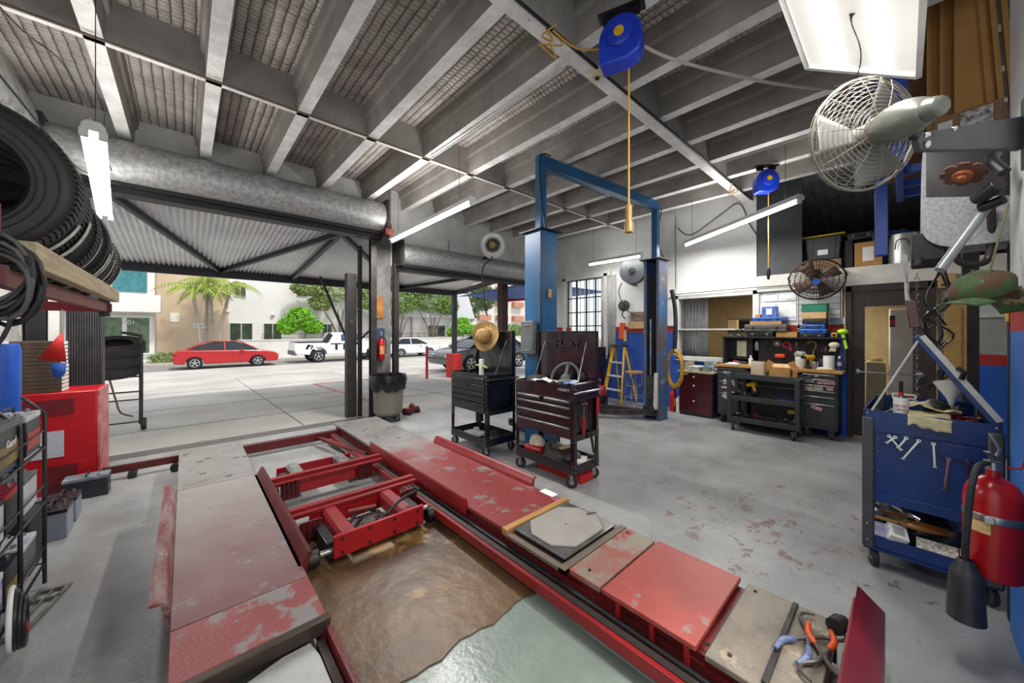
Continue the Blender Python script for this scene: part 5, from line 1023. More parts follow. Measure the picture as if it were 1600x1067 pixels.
t=T('heat_sealer','orange-red tool on the bench behind the open carton','tool',(6.86,1.3,BZ)); B().cb((0,0,.16),(.09,.13,.06)).out('body',M('orange_red','D8421E',.45),t,bev=.015); B().cb((0,0,.07),(.05,.05,.14)).out('stand',BLK,t,bev=.006)
t=T('paper_bag','brown paper bag standing on the utility cart','bag',(6.3,1.46,.807)); B().cb((0,0,.13),(.12,.17,.22)).out('bag_body',M('kraft_paper','C0A078',.85,c2='e0d6c8',sc=4,bump=.3),t,bev=.008); b=B(); b.box(-.055,.055,-.08,.08,.243,.25); b.out('opening',BRN,t)
t=T('open_carton','open cardboard carton with flaps on the utility cart','box',(6.3,1.19,.807)); b=B(); 
for s in(-1,1): b.box(s*.085-.002,s*.085+.002,-.12,.12,0,.16); b.box(-.085,.085,s*.12-.002,s*.12+.002,0,.16)
b.box(-.085,.085,-.12,.12,0,.004); b.out('carton_walls',CARD,t); 
for s in(-1,1): B().bar((0,s*.12,.16),(0,s*.19,.2),.17,.004,up=(1,0,0)).out('flap',CARD,t)
B().bar((-.085,0,.16),(-.16,0,.2),.24,.004,up=(0,1,0)).out('flap',CARD,t) if 0 else B().bar((.085,0,.16),(.15,0,.21),.24,.004).out('flap',CARDL,t)
t=T('torn_carton','torn brown carton piece beside the open carton on the utility cart','box',(6.3,1.03,.807)); B().cb((0,0,.08),(.1,.05,.16),(.1,0,.2)).out('side_panel',CARD,t); B().cb((0,.03,.02),(.1,.08,.03)).out('base_panel',CARD,t)
tools('steel sockets and parts on the middle shelf of the utility cart',(6.28,1.6,.478),.12,.14,5,12)
blob('rag_pile','blue shop rag on the middle shelf of the utility cart','rag',(6.26,1.12,.478),M('blue_cloth','2d5c9c',.85,bump=.4),.08,(.9,1.3,.5),41,.35)
tools('tools and red-handled parts on the bottom shelf of the utility cart',(6.28,1.5,.158),.12,.25,6,22,mats=[DST,BLK,M('tool_red','B01C22'),STL])
tools('silver sockets at the right of the utility cart bottom shelf',(6.28,1.12,.158),.12,.1,7,10,mats=[STL,CHR])
t=T('tape_measure','yellow oval hanging tag inside the utility cart right side','tag',(6.5,1.1,.3)); B().sph((0,0,.02),.055,(.2,1,.6)).out('body',M('yellow_tag','D8C81E',.5),t); B().cyl((0,0,.05),(0,0,.09),.003).out('string',BLK,t)
# papers on worktop left
t=T('white_tray','white plastic tray at the left front of the bench top','tray',(6.62,1.88,BZ)); B().cb((0,0,.012),(.2,.2,.02)).out('base',M('tray_white','c9cbd4',.5),t,bev=.004); B().cb((0,0,.028),(.14,.12,.012)).out('pad',PAP,t)
t=T('caulk_gun','red-handled tool lying at the left rear of the bench','tool',(6.82,1.84,BZ)); B().cyl((0,-.1,.03),(0,.08,.03),.018).out('barrel',BLK,t); B().bar((0,.0,.03),(0,.1,.05),.03).out('handle',M('tool_red','B01C22'),t,bev=.004)
# posters & wire rack
for i,(y0,y1,z0,z1,c,lb) in enumerate(((1.37,1.56,1.98,2.12,'7d93bd','white poster with a blue header beside the office window'),(1.13,1.36,1.98,2.12,'8ba0c4','white poster with blue text line left of the wire rack'),(1.13,1.36,1.66,1.95,'9aaac8','lower white poster left of the wire rack'),(1.4,1.6,1.66,1.95,'a9b4c8','white poster behind the blue product box'))):
    t=T('wall_poster',lb,'poster',(7.035,(y0+y1)/2,z0)); h=(y1-y0)/2; B().box(-.002,.002,-h,h,0,z1-z0).out('sheet',PAP,t); B().box(-.004,-.002,-h*.85,h*.85,(z1-z0)*.12 if i else (z1-z0)*.72,(z1-z0)*(.25 if i else .95)).out('print_band',M('band_'+c,c,.6,c2='e0e4ea',sc=60),t)
b=B()
for i in range(7): b.cyl((7.03,.62,1.57+i*.085),(7.03,1.1,1.57+i*.085),.003,n=6)
for y in (.62,.86,1.1): b.cyl((7.025,y,1.55),(7.025,y,2.12),.004,n=6)
tag(b.out('wire_rack',DST),'black wire wall rack behind the green tray','rack')
t=T('wall_card','dark framed card low on the wire rack near the door','card',(7.02,.68,1.6)); B().box(-.003,.003,-.08,.06,0,.09).out('card',M('card_blue','4a5c74',.5,c2='9aa6b4',sc=20),t); B().box(-.004,.002,-.14,-.085,0,.09).out('label',PAP,t)
tag(B().cyl((6.98,.585,0),(6.98,.585,1.46),.045,n=14).out('blue_pipe',M('wall_blue_pipe','1F4FA8',.5)),'blue painted pipe between the workbench and the brown door','pipe')
# wall fan
def cage(t,R_,dp,mat,n=40,rings=7,r=.0018,dome=.35):
    b=B()
    for s in(-1,1):
        for i in range(n):
            a=2*PI*i/n; pts=[Vector((math.cos(a)*R_*q,math.sin(a)*R_*q,s*dp*(1-q**3*.6))) for q in (.14,.5,.85,1)]; b.tube(pts,r,4)
        for k in range(1,rings+1):
            q=k/rings; b.tor((0,0,s*dp*(1-q**3*.6)),R_*q,r*1.3,n=40,k=5)
    b.tor((0,0,0),R_*1.01,r*3,n=48,k=6); b.out('wire_cage',mat,t)
t=T('wall_fan','round bronze wall fan with blue hub above the workbench','fan',(6.72,.85,2.24),rot=Vector((-.86,-.1,-.5)).to_track_quat('Z','Y').to_euler())
FM=M('bronze_wire','4d3c33',.45,.6); cage(t,.31,.07,FM,44,5,.003)
for k in range(4):
    a=k*PI/2+.5; b=B(); b.sheet(lambda u,v:(math.cos(a)*(.04+u*.23)-math.sin(a)*(v-.5)*.15*(.5+u*.7),math.sin(a)*(.04+u*.23)+math.cos(a)*(v-.5)*.15*(.5+u*.7),(v-.5)*.05),6,4,.003); b.out('blade',M('blade_brown','6e554a',.5,.3),t)
B().cyl((0,0,.06),(0,0,.085),.045,n=20).out('hub_badge',M('hub_blue','2F6FC0',.4),t); B().cyl((0,0,-.16),(0,0,-.05),.08,n=20).out('motor',FM,t)
b=B(); b.tube([(.3,0,0),(.33,0,-.1),(.3,0,-.3)],.01); b.tube([(-.3,0,0),(-.33,0,-.1),(-.3,0,-.3)],.01); b.sp('yoke',BLK,t)
# window ledge cabinet left of bench
t=T('drawer_cabinet','dark red drawer cabinet with white knobs under the office window','cabinet',(6.82,2.47,0)); B().box(-.2,.2,-.28,.28,.04,.76).out('body',MAR,t,bev=.004)
B().box(-.23,.2,-.3,.3,.76,.79).out('counter_top',M('beige_laminate','B5A27E',.5),t,bev=.004); B().box(-.19,.19,-.27,.27,0,.04).out('plinth',BLK,t)
for z0,z1 in ((.6,.74),(.44,.59),(.06,.43)):
    d=B().box(-.215,-.2,-.27,.27,z0,z1).out('drawer',MAR,t,bev=.003); B().sph((-.225,.02,(z0+z1)/2+.02),.014).out('knob',WHT,d)
B().box(-.218,-.214,.12,.26,.72,.75).out('sticker',CARDL,t)
def stack(label,loc,seed,n,cols,sx=.14,sy=.1,nm='paper_stack',cat='papers'):
    r_=random.Random(seed); t=T(nm,label,cat,loc); z=0
    for i in range(n):
        h=r_.uniform(.008,.03); B().cb((r_.uniform(-.02,.02),r_.uniform(-.02,.02),z+h/2),(sx*2*r_.uniform(.7,1),sy*2*r_.uniform(.7,1),h),(0,0,r_.uniform(-.3,.3))).out('sheet_bundle',M('paper_'+r_.choice(cols),r_.choice(cols),.7),t); z+=h
stack('pile of white and blue papers on the red cabinet under the window',(6.78,2.5,.791),3,6,['E2E2DE','B9C4DC','D8D8D4'])
stack('pile of magazines and pink folders on the right of the red cabinet',(6.86,2.3,.791),4,9,['C86a8a','E2E2DE','8a9c8e'],.1,.1)
bx('small_carton','small tan carton on the left of the red cabinet','box',2.62,2.74,.791,.93,6.84,7.0,M('dull_tan','A8987a',.8),.003)
bx('tissue_box','clear-lidded box in front of the pink folders on the red cabinet','box',2.25,2.38,.791,.86,6.66,6.74,M('grey_green_box','7f8a80',.4),.004,'lid')
# office interior seen through window and door
b=B(); b.sheet(lambda u,v:(7.33+.03*math.sin(u*50),2.5+u*.48,1.0+v*1.12),50,2,.003); tag(b.out('silver_curtain',M('silver_foil','E6E6E8',.35,.1,c2='c9cacc',bump=.5,bs=14)),'wrinkled silver curtain behind the left of the office window','curtain')
bx('cardboard_carton','small tan carton on the ledge inside the office window','box',2.02,2.16,1.54,1.7,7.3,7.42,CARDL,.002)
tag(B().box(7.22,7.5,1.9,2.95,1.515,1.538).out('inner_shelf',WHT,bev=.002),'white shelf inside the office window','shelf')
bx('filing_cabinet','beige metal cabinet inside the office behind the window','cabinet',2.0,2.45,0,1.45,8.3,8.8,M('beige_metal','B5A98c',.5),.01)
t=T('microwave','small dark appliance on the beige office cabinet','appliance',(8.5,2.25,1.452)); B().box(-.18,.18,-.22,.22,0,.3).out('case',M('dark_grey_case','6d6c68',.4),t,bev=.01); B().box(-.186,-.18,-.18,.08,.05,.25).out('door_panel',BLK,t)
bx('refrigerator','white refrigerator seen through the right half of the brown door','fridge',-.2,.16,0,1.85,8.2,8.8,WHT,.02)
t=T('fridge_magnet','red and black sticker on the white refrigerator','sticker',(8.19,.12,1.62)); B().box(-.003,0,-.03,.03,-.06,.12).out('backing',BLK,t); B().box(-.005,-.003,-.03,.03,-.02,.05).out('red_band',M('tool_red','B01C22'),t)
bx('filing_cabinet','low beige filing cabinet inside the office door','cabinet',.2,.42,0,1.0,8.2,8.7,M('beige_metal','B5A98c'),.01)
can('lamp_bowl','small amber bowl on top of the low beige filing cabinet','bowl',8.4,.3,1.002,.08,.06,M('amber_plastic','a9874c'))
t=T('office_fill_lamp','added square ceiling lamp brightening the office','lamp',(8.3,1.2,2.2)); B().box(-.3,.3,-.3,.3,0,.07).out('housing',WHT,t); B().box(-.28,.28,-.28,.28,-.01,0).out('diffuser',M('office_fill_diffuser','FFF4DC',.5,c2='FFF4DC',emis=30),t)  # added glowing fixture that brightens the office behind door and window
# ladder, stool etc by far wall
t=T('step_ladder','yellow step ladder with grey steps standing by the blue wall','ladder',(6.75,4.05,0),R(-8)); 
for s in(-1,1):
    B().bar((-.22,s*.24,0),(0,s*.14,1.18),.03,.07).out('side_rail',YEL,t,bev=.003); B().bar((.3,s*.22,0),(.03,s*.13,1.16),.025,.04).out('rear_leg',YEL,t,bev=.003)
for i,z in enumerate((.28,.56,.84)): b=B(); f=z/1.18; b.cb((-.22+.22*f,0,z),(.09,.48-.2*f-.03,.03)); b.out('step',LTX,t,bev=.003)
B().cb((.01,0,1.19),(.18,.34,.035)).out('top_cap',BLK,t,bev=.004)
t=T('stool','chrome-legged stool with a wooden seat beside the yellow ladder','stool',(6.6,3.62,0)); B().cyl((0,0,.66),(0,0,.7),.17,n=24).out('seat',WOOD,t,bev=.01)
for k in range(4): a=PI/4+k*PI/2; B().tube([(math.cos(a)*.2,math.sin(a)*.2,0),(math.cos(a)*.14,math.sin(a)*.14,.66)],.012).out('leg',CHR,t)
for z in (.2,.42): B().tor((0,0,z),.185 if z<.3 else .165,.008,n=24).out('ring',CHR,t)
bx('storage_cabinet','dark red cabinet behind the maroon cart lid by the far wall','cabinet',4.45,4.8,0,.7,6.4,6.8,MAR,.006)
t=T('shop_vac','black and red canister standing between the maroon cart and the ladder','vacuum',(5.9,3.95,0)); B().cyl((0,0,.03),(0,0,.28),.15,n=20).out('drum',BLK,t,bev=.01); B().cyl((0,0,.28),(0,0,.45),.13,.1,20).out('head',M('tool_red','B01C22'),t,bev=.01); B().cyl((-.14,-.05,.36),(-.16,-.06,.36),.05).out('dial',GRY,t)
bx('dark_cabinet','black cabinet left of the yellow ladder','cabinet',4.4,4.8,.702,1.15,6.5,6.8,BLK,.006)
can('paint_can','white plastic jug on the black cabinet under the curtain','jug',6.65,4.5,1.152,.07,.17,WHT,(.4,.04),WHT)
bx('wall_sign','brown board sign on the wall behind the far lift column','sign',3.58,3.92,1.72,1.9,7.0,7.04,M('weathered_board','9c8468',.8,c2='6f5a48',sc=6),.002)
bx('cardboard_carton','flattened cardboard leaning above the red stripe by the far column','box',3.55,3.95,1.55,1.7,6.96,7.03,CARDL,.002)
t=T('safety_vest','orange cloth hung on the wall above the ladder','vest',(7.02,4.14,1.3)); B().cb((0,0,.2),(.03,.12,.36),(.12,0,0)).out('cloth',ORG,t,bev=.01); B().cb((.0,-.08,.1),(.02,.07,.26)).out('tag',CARDL,t,bev=.004)
t=T('air_hose','coiled yellow hose hung on the side of the far lift column','hose',(6.12,2.62,0)); 
b=B(); r_=random.Random(2)
P=[]
for i in range(12*7):
    a=2*PI*i/12; k=i/84; P.append(Vector((.03*math.sin(k*17),math.cos(a)*.13*(1-.1*math.sin(k*9)),.86+math.sin(a)*.3*(1-.15*math.sin(k*23))+.02*math.sin(k*31))))
b.tube(P,.011,6); b.out('hose_loops',M('yellow_hose','C99A1E',.45),t); B().cyl((-.06,0,1.06),(-.03,0,1.06),.05).out('blue_core',M('mid_blue_plastic','2A6AC8'),t); B().tube([(0,0,1.1),(0,.02,1.2)],.008).out('hook',DST,t)
tag(B().tube([(6.1,2.66,2.2),(6.14,2.62,1.9),(6.12,2.6,1.5),(6.13,2.62,1.2)],.035,8,sub=3).out('spring_strut',BLKM),'black covered cable bundle on the right side of the far lift column','cable')
exting('small red extinguisher on the floor between the far column and the red cabinet',(6.75,2.92,0),1.05)
can('bottle','white plastic bottle on the floor left of the red cabinet','bottle',6.68,2.78,0,.05,.26,WHT,(.5,.04),WHT)
# ---------- loft items ----------
LZ=2.402
bx('cardboard_carton','flat brown printed carton under the black tote in the loft','box',.62,1.04,LZ,LZ+.17,7.12,7.5,M('brown_carton','9a7a58',.85,c2='86684a',sc=6),.004,rz=0)
t=T('storage_tote','black plastic tote with yellow lid in the loft opening','tote',(7.34,.83,LZ+.172)); b=B(); b.cb((0,0,.18),(.34,.38,.36),tp=1.15); b.out('tub',M('tote_black','2c2e30',.5,c2='383b3d'),t,bev=.02)
b=B(); 
for y in(-.13,.13): b.bar((-.17,y,.02),(-.2,y,.34),.012,.02)
b.sp('rib',BLK,t); B().box(-.21,.21,-.25,.25,.36,.385).out('lid',M('lid_yellow','D8B828',.45),t,bev=.008); B().box(-.195,-.175,-.06,.06,.08,.16).out('label_sticker',PAP,t)
bx('speaker_box','dark box between the tote and the tan carton in the loft','box',.5,.58,LZ,LZ+.42,7.15,7.5,BLKM,.004)
bx('cardboard_carton','tan shipping carton with white label in the loft','box',.2,.48,LZ,LZ+.36,7.12,7.45,CARD,.003,'label')
bx('machine_case','black machine case with handle on top of the tan carton','case',.28,.56,LZ+.425,LZ+.53,7.2,7.5,BLK,.012,'case')
bx('dark_crate','dark crate on the right of the tan carton in the loft','crate',.14,.3,LZ+.362,LZ+.47,7.15,7.4,DGRY,.004)
t=T('aluminium_drum','shiny white metal drum with bent wire handle in the loft','drum',(7.28,0.0,LZ)); B().cyl((0,0,0),(0,0,.42),.15,n=28).out('drum_body',M('alu_white','D0D0CE',.3,.4,c2='bcbcba'),t,bev=.006); B().tor((0,0,.42),.15,.008,n=28,k=6).out('rim',STL,t); B().tube([(-.16,.08,.2),(-.18,.06,.32),(-.17,-.02,.33),(-.18,-.05,.25)],.007,sub=4).out('wire_handle',DST,t)
blob('plastic_bag','blue plastic bag heap behind the metal drum in the loft','bag',(7.6,.1,LZ),M('blue_film','2452B8',.3,c2='16388c',sc=5,bump=.5),.28,(.8,.9,1.3),51,.3)
blob('plastic_bag','second blue bag beside the cardboard in the loft','bag',(7.7,-.35,LZ),M('blue_film','2452B8'),.26,(.8,.9,1.2),53,.3)
# ---------- blue service cart at right ----------
t=T('service_cart','big blue service cart with raised lid and wrenches hung on its front','tool cart',(3.2,-.09,0),-.03); L=.86; hy=.265
DB=M('blue_cart_dark','0d2f6a',.4,c2='0a2754')
b=B(); b.box(0,.008,-hy,hy,.87,1.0); b.out('front_rail',BLU,t,bev=.002)
b=B(); b.box(L-.01,L,-hy,hy,.8,1.0); b.box(0,L,hy-.008,hy,.8,1.0); b.box(0,L,-hy,-hy+.008,.8,1.0); b.box(0,L,-hy,hy,.8,.81); b.out('top_tray',BLU,t)
B().box(.012,.02,-hy+.01,hy-.01,.47,.88).out('front_panel',BLU,t)
B().box(.02,L,-hy+.02,hy-.02,.46,.79).out('cabinet',DB,t)
B().box(-.004,.012,-hy+.01,-.05,.78,.86).out('tool_holder',BLU,t,bev=.002)
b=B(); b.box(0,.01,-hy,hy,.43,.49); b.out('lower_rail',BLU,t,bev=.002)
b=B(); b.box(0,L,-hy,hy,.135,.145); b.box(0,.01,-hy,hy,.12,.215); b.box(L-.01,L,-hy,hy,.12,.215); b.box(0,L,hy-.01,hy,.12,.215); b.out('bottom_tray',BLU,t)
GLG=M('grey_leg','45474a',.45,c2='393b3e')
for x in(0,L):
    for s in(-1,1): B().pr([(x-.012 if x==0 else x-.04,s*(hy+.006)),(x+.04 if x==0 else x+.012,s*(hy+.006)),(x+.04 if x==0 else x+.012,s*(hy-.05)),(x-.012 if x==0 else x-.04,s*(hy-.05))],'z',.13,1.0 if x else .955).out('corner_leg',GLG,t,bev=.01)
for s in (-1,1): caster(t,.06,s*(hy-.04),.058,R(20)); caster(t,L-.06,s*(hy-.04),.058,R(60))
b=B()
for s in(-1,1):
    for z in (.98,.93): b.sph((-.004,s*(hy-.02),z),.008,n=8,k=5)
for z in (.18,.28): b.sph((-.014,hy-.02,z),.008,n=8,k=5)
for z in (.82,.74,.62): b.sph((.01,hy-.065,z),.007,n=8,k=5)
b.sp('rivet',STL,t)
b=B(); m_=Matrix.Translation((0,-hy,1.0))@Matrix.Rotation(R(-30),4,'X')
b.pr([(0,0),(L,0),(L,.56),(0,.56)],'y',0,.012,m_) if 0 else None
def lidp(x,u,v): 
    d=Vector((0,math.sin(R(31)),math.cos(R(31)))); n=Vector((0,math.cos(R(31)),-math.sin(R(31)))); return Vector((x,-hy,1.0))+d*u+n*v
b._add([lidp(x,u,v) for x in(0,L) for u in(0,.56) for v in(0,.035)],[(0,1,3,2),(4,6,7,5),(0,4,5,1),(2,3,7,6),(0,2,6,4),(1,5,7,3)]); b.out('lid',BLU,t,bev=.004)
b=B()
b._add([lidp(x,u,v) for x in(-.006,0) for u in(.02,.55) for v in(-.014,.012)],[(0,1,3,2),(4,6,7,5),(0,4,5,1),(2,3,7,6),(0,2,6,4),(1,5,7,3)]); b.out('lid_trim',LTX,t)
B().tube([lidp(-.005,.53,.03),Vector((.0,.225,1.0))],.006).out('gas_strut',LTX,t)
b=B(); b.tube([lidp(-.01,.27,.0),lidp(-.02,.3,-.03),lidp(-.01,.33,-.02)],.012); b.out('lid_latch',BLK,t)
sc='service cart'
def wrench(label,y0,z0,y1,z1,r=.004,dx=.0):
    t=T('wrench',label,'wrench',(3.185+dx,0,0),group='wrenches hung on the blue cart front'); b=B(); p=Vector((0,y0,z0)); q=Vector((0,y1,z1)); b.bar(p,q,.009,.004,up=(1,0,0)); b.out('shaft',CHR,t)
    B().tor(p[:],.008,.0035,(1,0,0),12,6).out('ring_end',CHR,t); d=(q-p).normalized(); n=Vector((0,-d.z,d.y)); b=B(); b.bar(q,q+d*.012+n*.006,.006,.005,up=(1,0,0)); b.bar(q,q+d*.012-n*.006,.006,.005,up=(1,0,0)); b.out('open_end',CHR,t)
wrench('short wrench crossing another at the left of the blue front panel',.035,.855,.065,.82); wrench('thin wrench crossed behind the short leftmost one',.06,.855,.015,.79,dx=.003); wrench('third wrench from the left slanting below the blue rail',-.01,.86,.02,.80)
wrench('long slanting wrench left of the hanging cloth end',-.06,.855,.0,.74); wrench('upright wrench hanging right below the cream cloth',-.115,.85,-.12,.725); wrench('longest upright wrench beside the extinguisher hose',-.17,.78,-.155,.61,dx=-.012); wrench('hooked wrench half hidden by the extinguisher handle',-.235,.78,-.24,.7,dx=-.012)
# contents of top tray
tz=.811
t=can('spray_can','white aerosol can with red lettering standing in the blue cart tray','spray can',3.3,.012,.885,.034,.2,WHT,(.8,.012),STL,(.1,.3,M('can_red_band','c23a44',.4,c2='e8e2e2',sc=30)))
B().cyl((0,0,.21),(0,0,.235),.012).out('nozzle',M('nozzle_red','B01C22'),t); B().tube([(0,0,.22),(.0,-.0,.3)],.01).out('straw_grip',BLK,t)
text('BRAKE',.022,(-.034,0,.15),(PI/2,0,-PI/2),M('tool_red','B01C22'),t); text('CLEANER',.015,(-.034,0,.128),(PI/2,0,-PI/2),M('tool_red','B01C22'),t)
bx('parts_tub','black foam block under the white aerosol can in the blue cart','box',-.05,.08,.811,.884,3.24,3.4,BLK)
t=T('white_tube','white plastic tube lying behind the aerosol can in the blue cart','tube',(3.5,-.06,.93)); B().lathe([(0,-.12),(.05,-.12),(.055,.1),(.03,.12),(0,.12)],(0,0,0),(0,-1,0),24).out('body',M('grey_white','C5C8CE',.4),t); B().cyl((0,-.12,0),(0,-.125,0),.045).out('end_cap',WHT,t)
tools('black sockets and ratchets at the left of the blue cart tray',(3.42,.06,tz+.07),.2,.09,21,26,mats=[BLK,DST,STL,BLK])
tools('dark pliers and screwdrivers at the right of the blue cart tray',(3.5,-.22,tz+.08),.2,.1,22,28,mats=[BLK,DST,STL,M('tool_red','B01C22'),ORG])
bx('foam_insert','black tray insert under the tools of the blue cart','insert',-.32,.14,.811,.87,3.42,4.02,BLKM,.004)
rag('work_glove','cream cloth glove crumpled on the tools in the blue cart','' or (3.4,-.12,.99),M('cream_glove','CFC59A',.8,c2='b0a67e',bump=.3),.22,.22,61,'glove',amp=.04)
rag('cloth','cream cloth hanging over the front edge of the blue cart','' or (3.24,-.1,.985),M('cream_glove','CFC59A'),.26,.17,62,'cloth',drop=-.055,amp=.015)
blob('helmet_pad','dark green rubber mask on the cloth pile in the blue cart','mask',(3.46,-.13,1.0),M('olive_rubber','3c3d30',.5),.05,(1,1.2,.8),63,.3)
t=T('trigger_gun','white plastic funnel leaning under the raised blue lid','funnel',(3.5,-.2,1.02),rot=(0,R(20),0)); B().lathe([(.006,0),(.02,.06),(.075,.16),(.07,.16),(.015,.06),(.003,0)],n=20).out('cone',WHT,t); B().tube([(.07,0,.16),(.1,0,.14),(.06,0,.08)],.005).out('handle',WHT,t)
t=T('label_roll','white label strip standing at the rear of the blue cart tray','label',(3.9,-.0,1.0)); B().cb((0,0,.02),(.004,.12,.04)).out('sheet',PAP,t); B().cb((-.003,0,.02),(.001,.1,.015)).out('print',M('tool_red','B01C22'),t)
# bottom tray contents
t=T('trim_strip','amber wooden handle tool lying in the bottom of the blue cart','tool',(3.3,-.09,.31),rot=(0,0,R(-78))); B().sph((0,0,0),.034,(3.6,1,.8)).out('handle',M('amber_wood','A8661c',.25,c2='7c4812',sc=6,st=(1,8,8),coat=.6),t); B().cyl((-.12,0,0),(-.24,0,.01),.012).out('shaft',M('brass','B9965a'),t)
t=T('spray_gun','steel torch body in the bottom tray of the blue cart','torch',(3.36,-.02,.36),rot=(0,R(75),R(60))); B().cyl((0,0,-.07),(0,0,.07),.03).out('barrel',CHR,t); B().cyl((0,0,.07),(0,0,.072),.024).out('mouth',BLK,t)
t=T('hammer','hammer with a steel head at the left of the blue cart bottom tray','hammer',(3.3,.1,.34),rot=(0,0,R(-70))); B().cyl((-.02,-.035,0),(-.02,.035,0),.018).out('head',STL,t); B().cyl((-.02,0,0),(.12,0,-.01),.011).out('handle',M('amber_wood','A8661c'),t)
t=T('small_box','white product box tipped in the bottom tray of the blue cart','box',(3.245,.03,.25),rot=(R(15),R(-28),R(10))); B().cb((0,0,0),(.1,.085,.05)).out('carton',PAP,t,bev=.002); B().cb((0,0,.026),(.06,.05,.002)).out('print_panel',M('print_grey','a9acb0',.6),t)
t=T('label_sheet','strip of printed labels leaning in the bottom tray near the extinguisher','labels',(3.24,-.13,.225),rot=(0,R(-35),0)); B().cb((0,0,0),(.09,.16,.006)).out('sheet',M('printed_strip','dcd8cc',.6,c2='7a6a5c',sc=70),t); B().cb((0,-.1,0),(.09,.03,.007)).out('orange_end',CARDL,t)
tools('black and steel power tools heaped in the blue cart bottom tray',(3.5,-.05,.2),.2,.2,31,44,mats=[BLK,DST,BLK,STL])
blob('tool_heap','dark tool bag heap at the back of the blue cart bottom tray','bag',(3.55,-.07,.15),BLK,.13,(1.6,1.5,1.1),64,.3)
bx('parts_box','white and purple part box at the front left of the bottom tray','box',.05,.15,.172,.27,3.22,3.3,M('white_purple','dcdae4',.5,c2='6a62a8',sc=9),.002)
# ---------- big extinguisher on the pier ----------
t=T('fire_extinguisher','big red extinguisher with silver band hung on the blue pier','fire extinguisher',(2.62,-.265,.43)); Rr=.086; t.scale=(1,1,.94)
B().lathe([(0,0),(Rr*.9,0),(Rr,.012),(Rr,.35),(Rr*.95,.39),(Rr*.75,.43),(Rr*.4,.455),(.022,.46),(.022,.5),(0,.5)],n=40).out('tank',M('gloss_red','B5161B'),t,sm=50)
B().lathe([(Rr+.0015,.265),(Rr+.003,.268),(Rr+.003,.295),(Rr+.0015,.298)],n=40).out('steel_band',STL,t); b=B(); b.cb((-Rr-.005,.02,.28),(.02,.03,.03)); b.out('band_clasp',STL,t,bev=.003)
B().lathe([(Rr+.001,.21),(Rr+.001,.262)],n=12,a0=R(125),a1=R(170)).out('label_sticker',M('cream_label','E0C48A',.6,c2='c89a60',sc=40),t)
b=B(); b.cyl((0,0,.49),(0,0,.53),.024); b.bar((-.02,0,.53),(-.13,.03,.56),.02,.008); b.bar((-.02,0,.555),(-.14,.03,.6),.02,.006); b.out('valve_handle',STL,t,bev=.002)
B().tube([(-.03,0,.545),(.03,-.02,.58),(.09,-.0,.64)],.006).out('safety_pin',STL,t)
B().tube([(-.02,.02,.52),(-.09,.05,.51),(-.13,.07,.42),(-.125,.08,.25),(-.11,.085,.12),(-.08,.08,.06)],.012,10,sub=5).out('hose',RUB,t,sm=60)
B().lathe([(.02,.08),(.028,.07),(.03,.055),(.045,.03),(.05,.0),(.058,-.2),(.054,-.2),(.04,.0),(0,.03)],(-.08,.08,-.01),(0,0,1),28).out('discharge_horn',M('horn_black','1d1d22',.45,c2='2c2b31',sc=8),t,sm=50)
t=T('wall_hook','red wire hook on the blue pier above the big extinguisher','hook',(2.68,-.355,.9)); B().tube([(0,0,.05),(0,.01,.0),(-.02,.09,-.005)],.004).out('wire',M('tool_red','B01C22'),t); B().cb((0,-.003,.04),(.02,.004,.06)).out('plate',M('tool_red','B01C22'),t)
# ---------- big pedestal fan on wall bracket ----------
ax=Vector((.22,.26,.05)).normalized(); fc=Vector((2.36,.13,2.42))
FW=M('fan_cage_white','827c72',.4,.1,c2='69645a'); t=T('wall_fan','large cream wire-cage fan on a grey arm under the lit panel','fan',fc,rot=ax.to_track_quat('Z','Y').to_euler())
b=B()
for s in(-1,1):
    for k in range(1,15): q=k/14; b.tor((0,0,s*.075*(1-q**3*.7)),.245*q,.0017,n=48,k=5)
    for i in range(10):
        a=2*PI*i/10; b.tube([Vector((math.cos(a)*.245*q,math.sin(a)*.245*q,s*.075*(1-q**3*.7))) for q in (.1,.5,.8,1)],.0022,5)
b.tor((0,0,0),.248,.006,n=56,k=6); b.out('wire_cage',FW,t)
for k in range(3):
    a=k*2*PI/3; b=B(); b.sheet(lambda u,v:(math.cos(a)*(.04+u*.18)-math.sin(a)*(v-.5)*.17*(.45+u*.75),math.sin(a)*(.04+u*.18)+math.cos(a)*(v-.5)*.17*(.45+u*.75),(v-.5)*.05),8,6,.002); b.out('blade',M('fan_blade_grey','6f6d69',.35,c2='5f5d59'),t)
B().cyl((0,0,-.05),(0,0,.05),.045,n=20).out('hub',M('fan_hub','8a877f',.4),t)
b=B(); b.sph((0,0,-.16),.075,(1,1.05,1.7),24,16); b.out('motor_housing',M('motor_cream','5f6158',.3,c2='50524a',coat=.3),t,sm=60); B().cyl((0,0,-.31),(0,0,-.26),.035,.05).out('motor_cap',M('motor_cream','A9ACA0'),t,bev=.01)
B().cyl((0,0,-.08),(0,0,-.06),.06).out('cage_collar',FW,t)
t=T('fan_bracket','long grey steel bracket arm carrying the large fan','bracket',(0,0,0)); AG=M('bracket_grey','53565a',.4,.3)
b=B(); P=[Vector((2.65,-.35,2.42)),Vector((2.65,-.35,2.28)),Vector((2.31,-.05,2.27)),Vector((2.29,-.04,2.31)),Vector((2.31,-.05,2.345))]; b._add(P+[p+Vector((.02,.02,0)) for p in P],[(0,1,2,3,4),(9,8,7,6,5),(0,1,6,5),(1,2,7,6),(2,3,8,7),(3,4,9,8),(4,0,5,9)]); b.out('arm_plate',AG,t,bev=.003)
b=B(); b.cyl((2.33,-.07,2.33),(2.35,-.04,2.34),.014); b.cyl((2.32,-.07,2.29),(2.34,-.04,2.3),.014); b.cyl((2.42,-.15,2.36),(2.43,-.13,2.365),.012); b.sp('bolt',CHR,t)
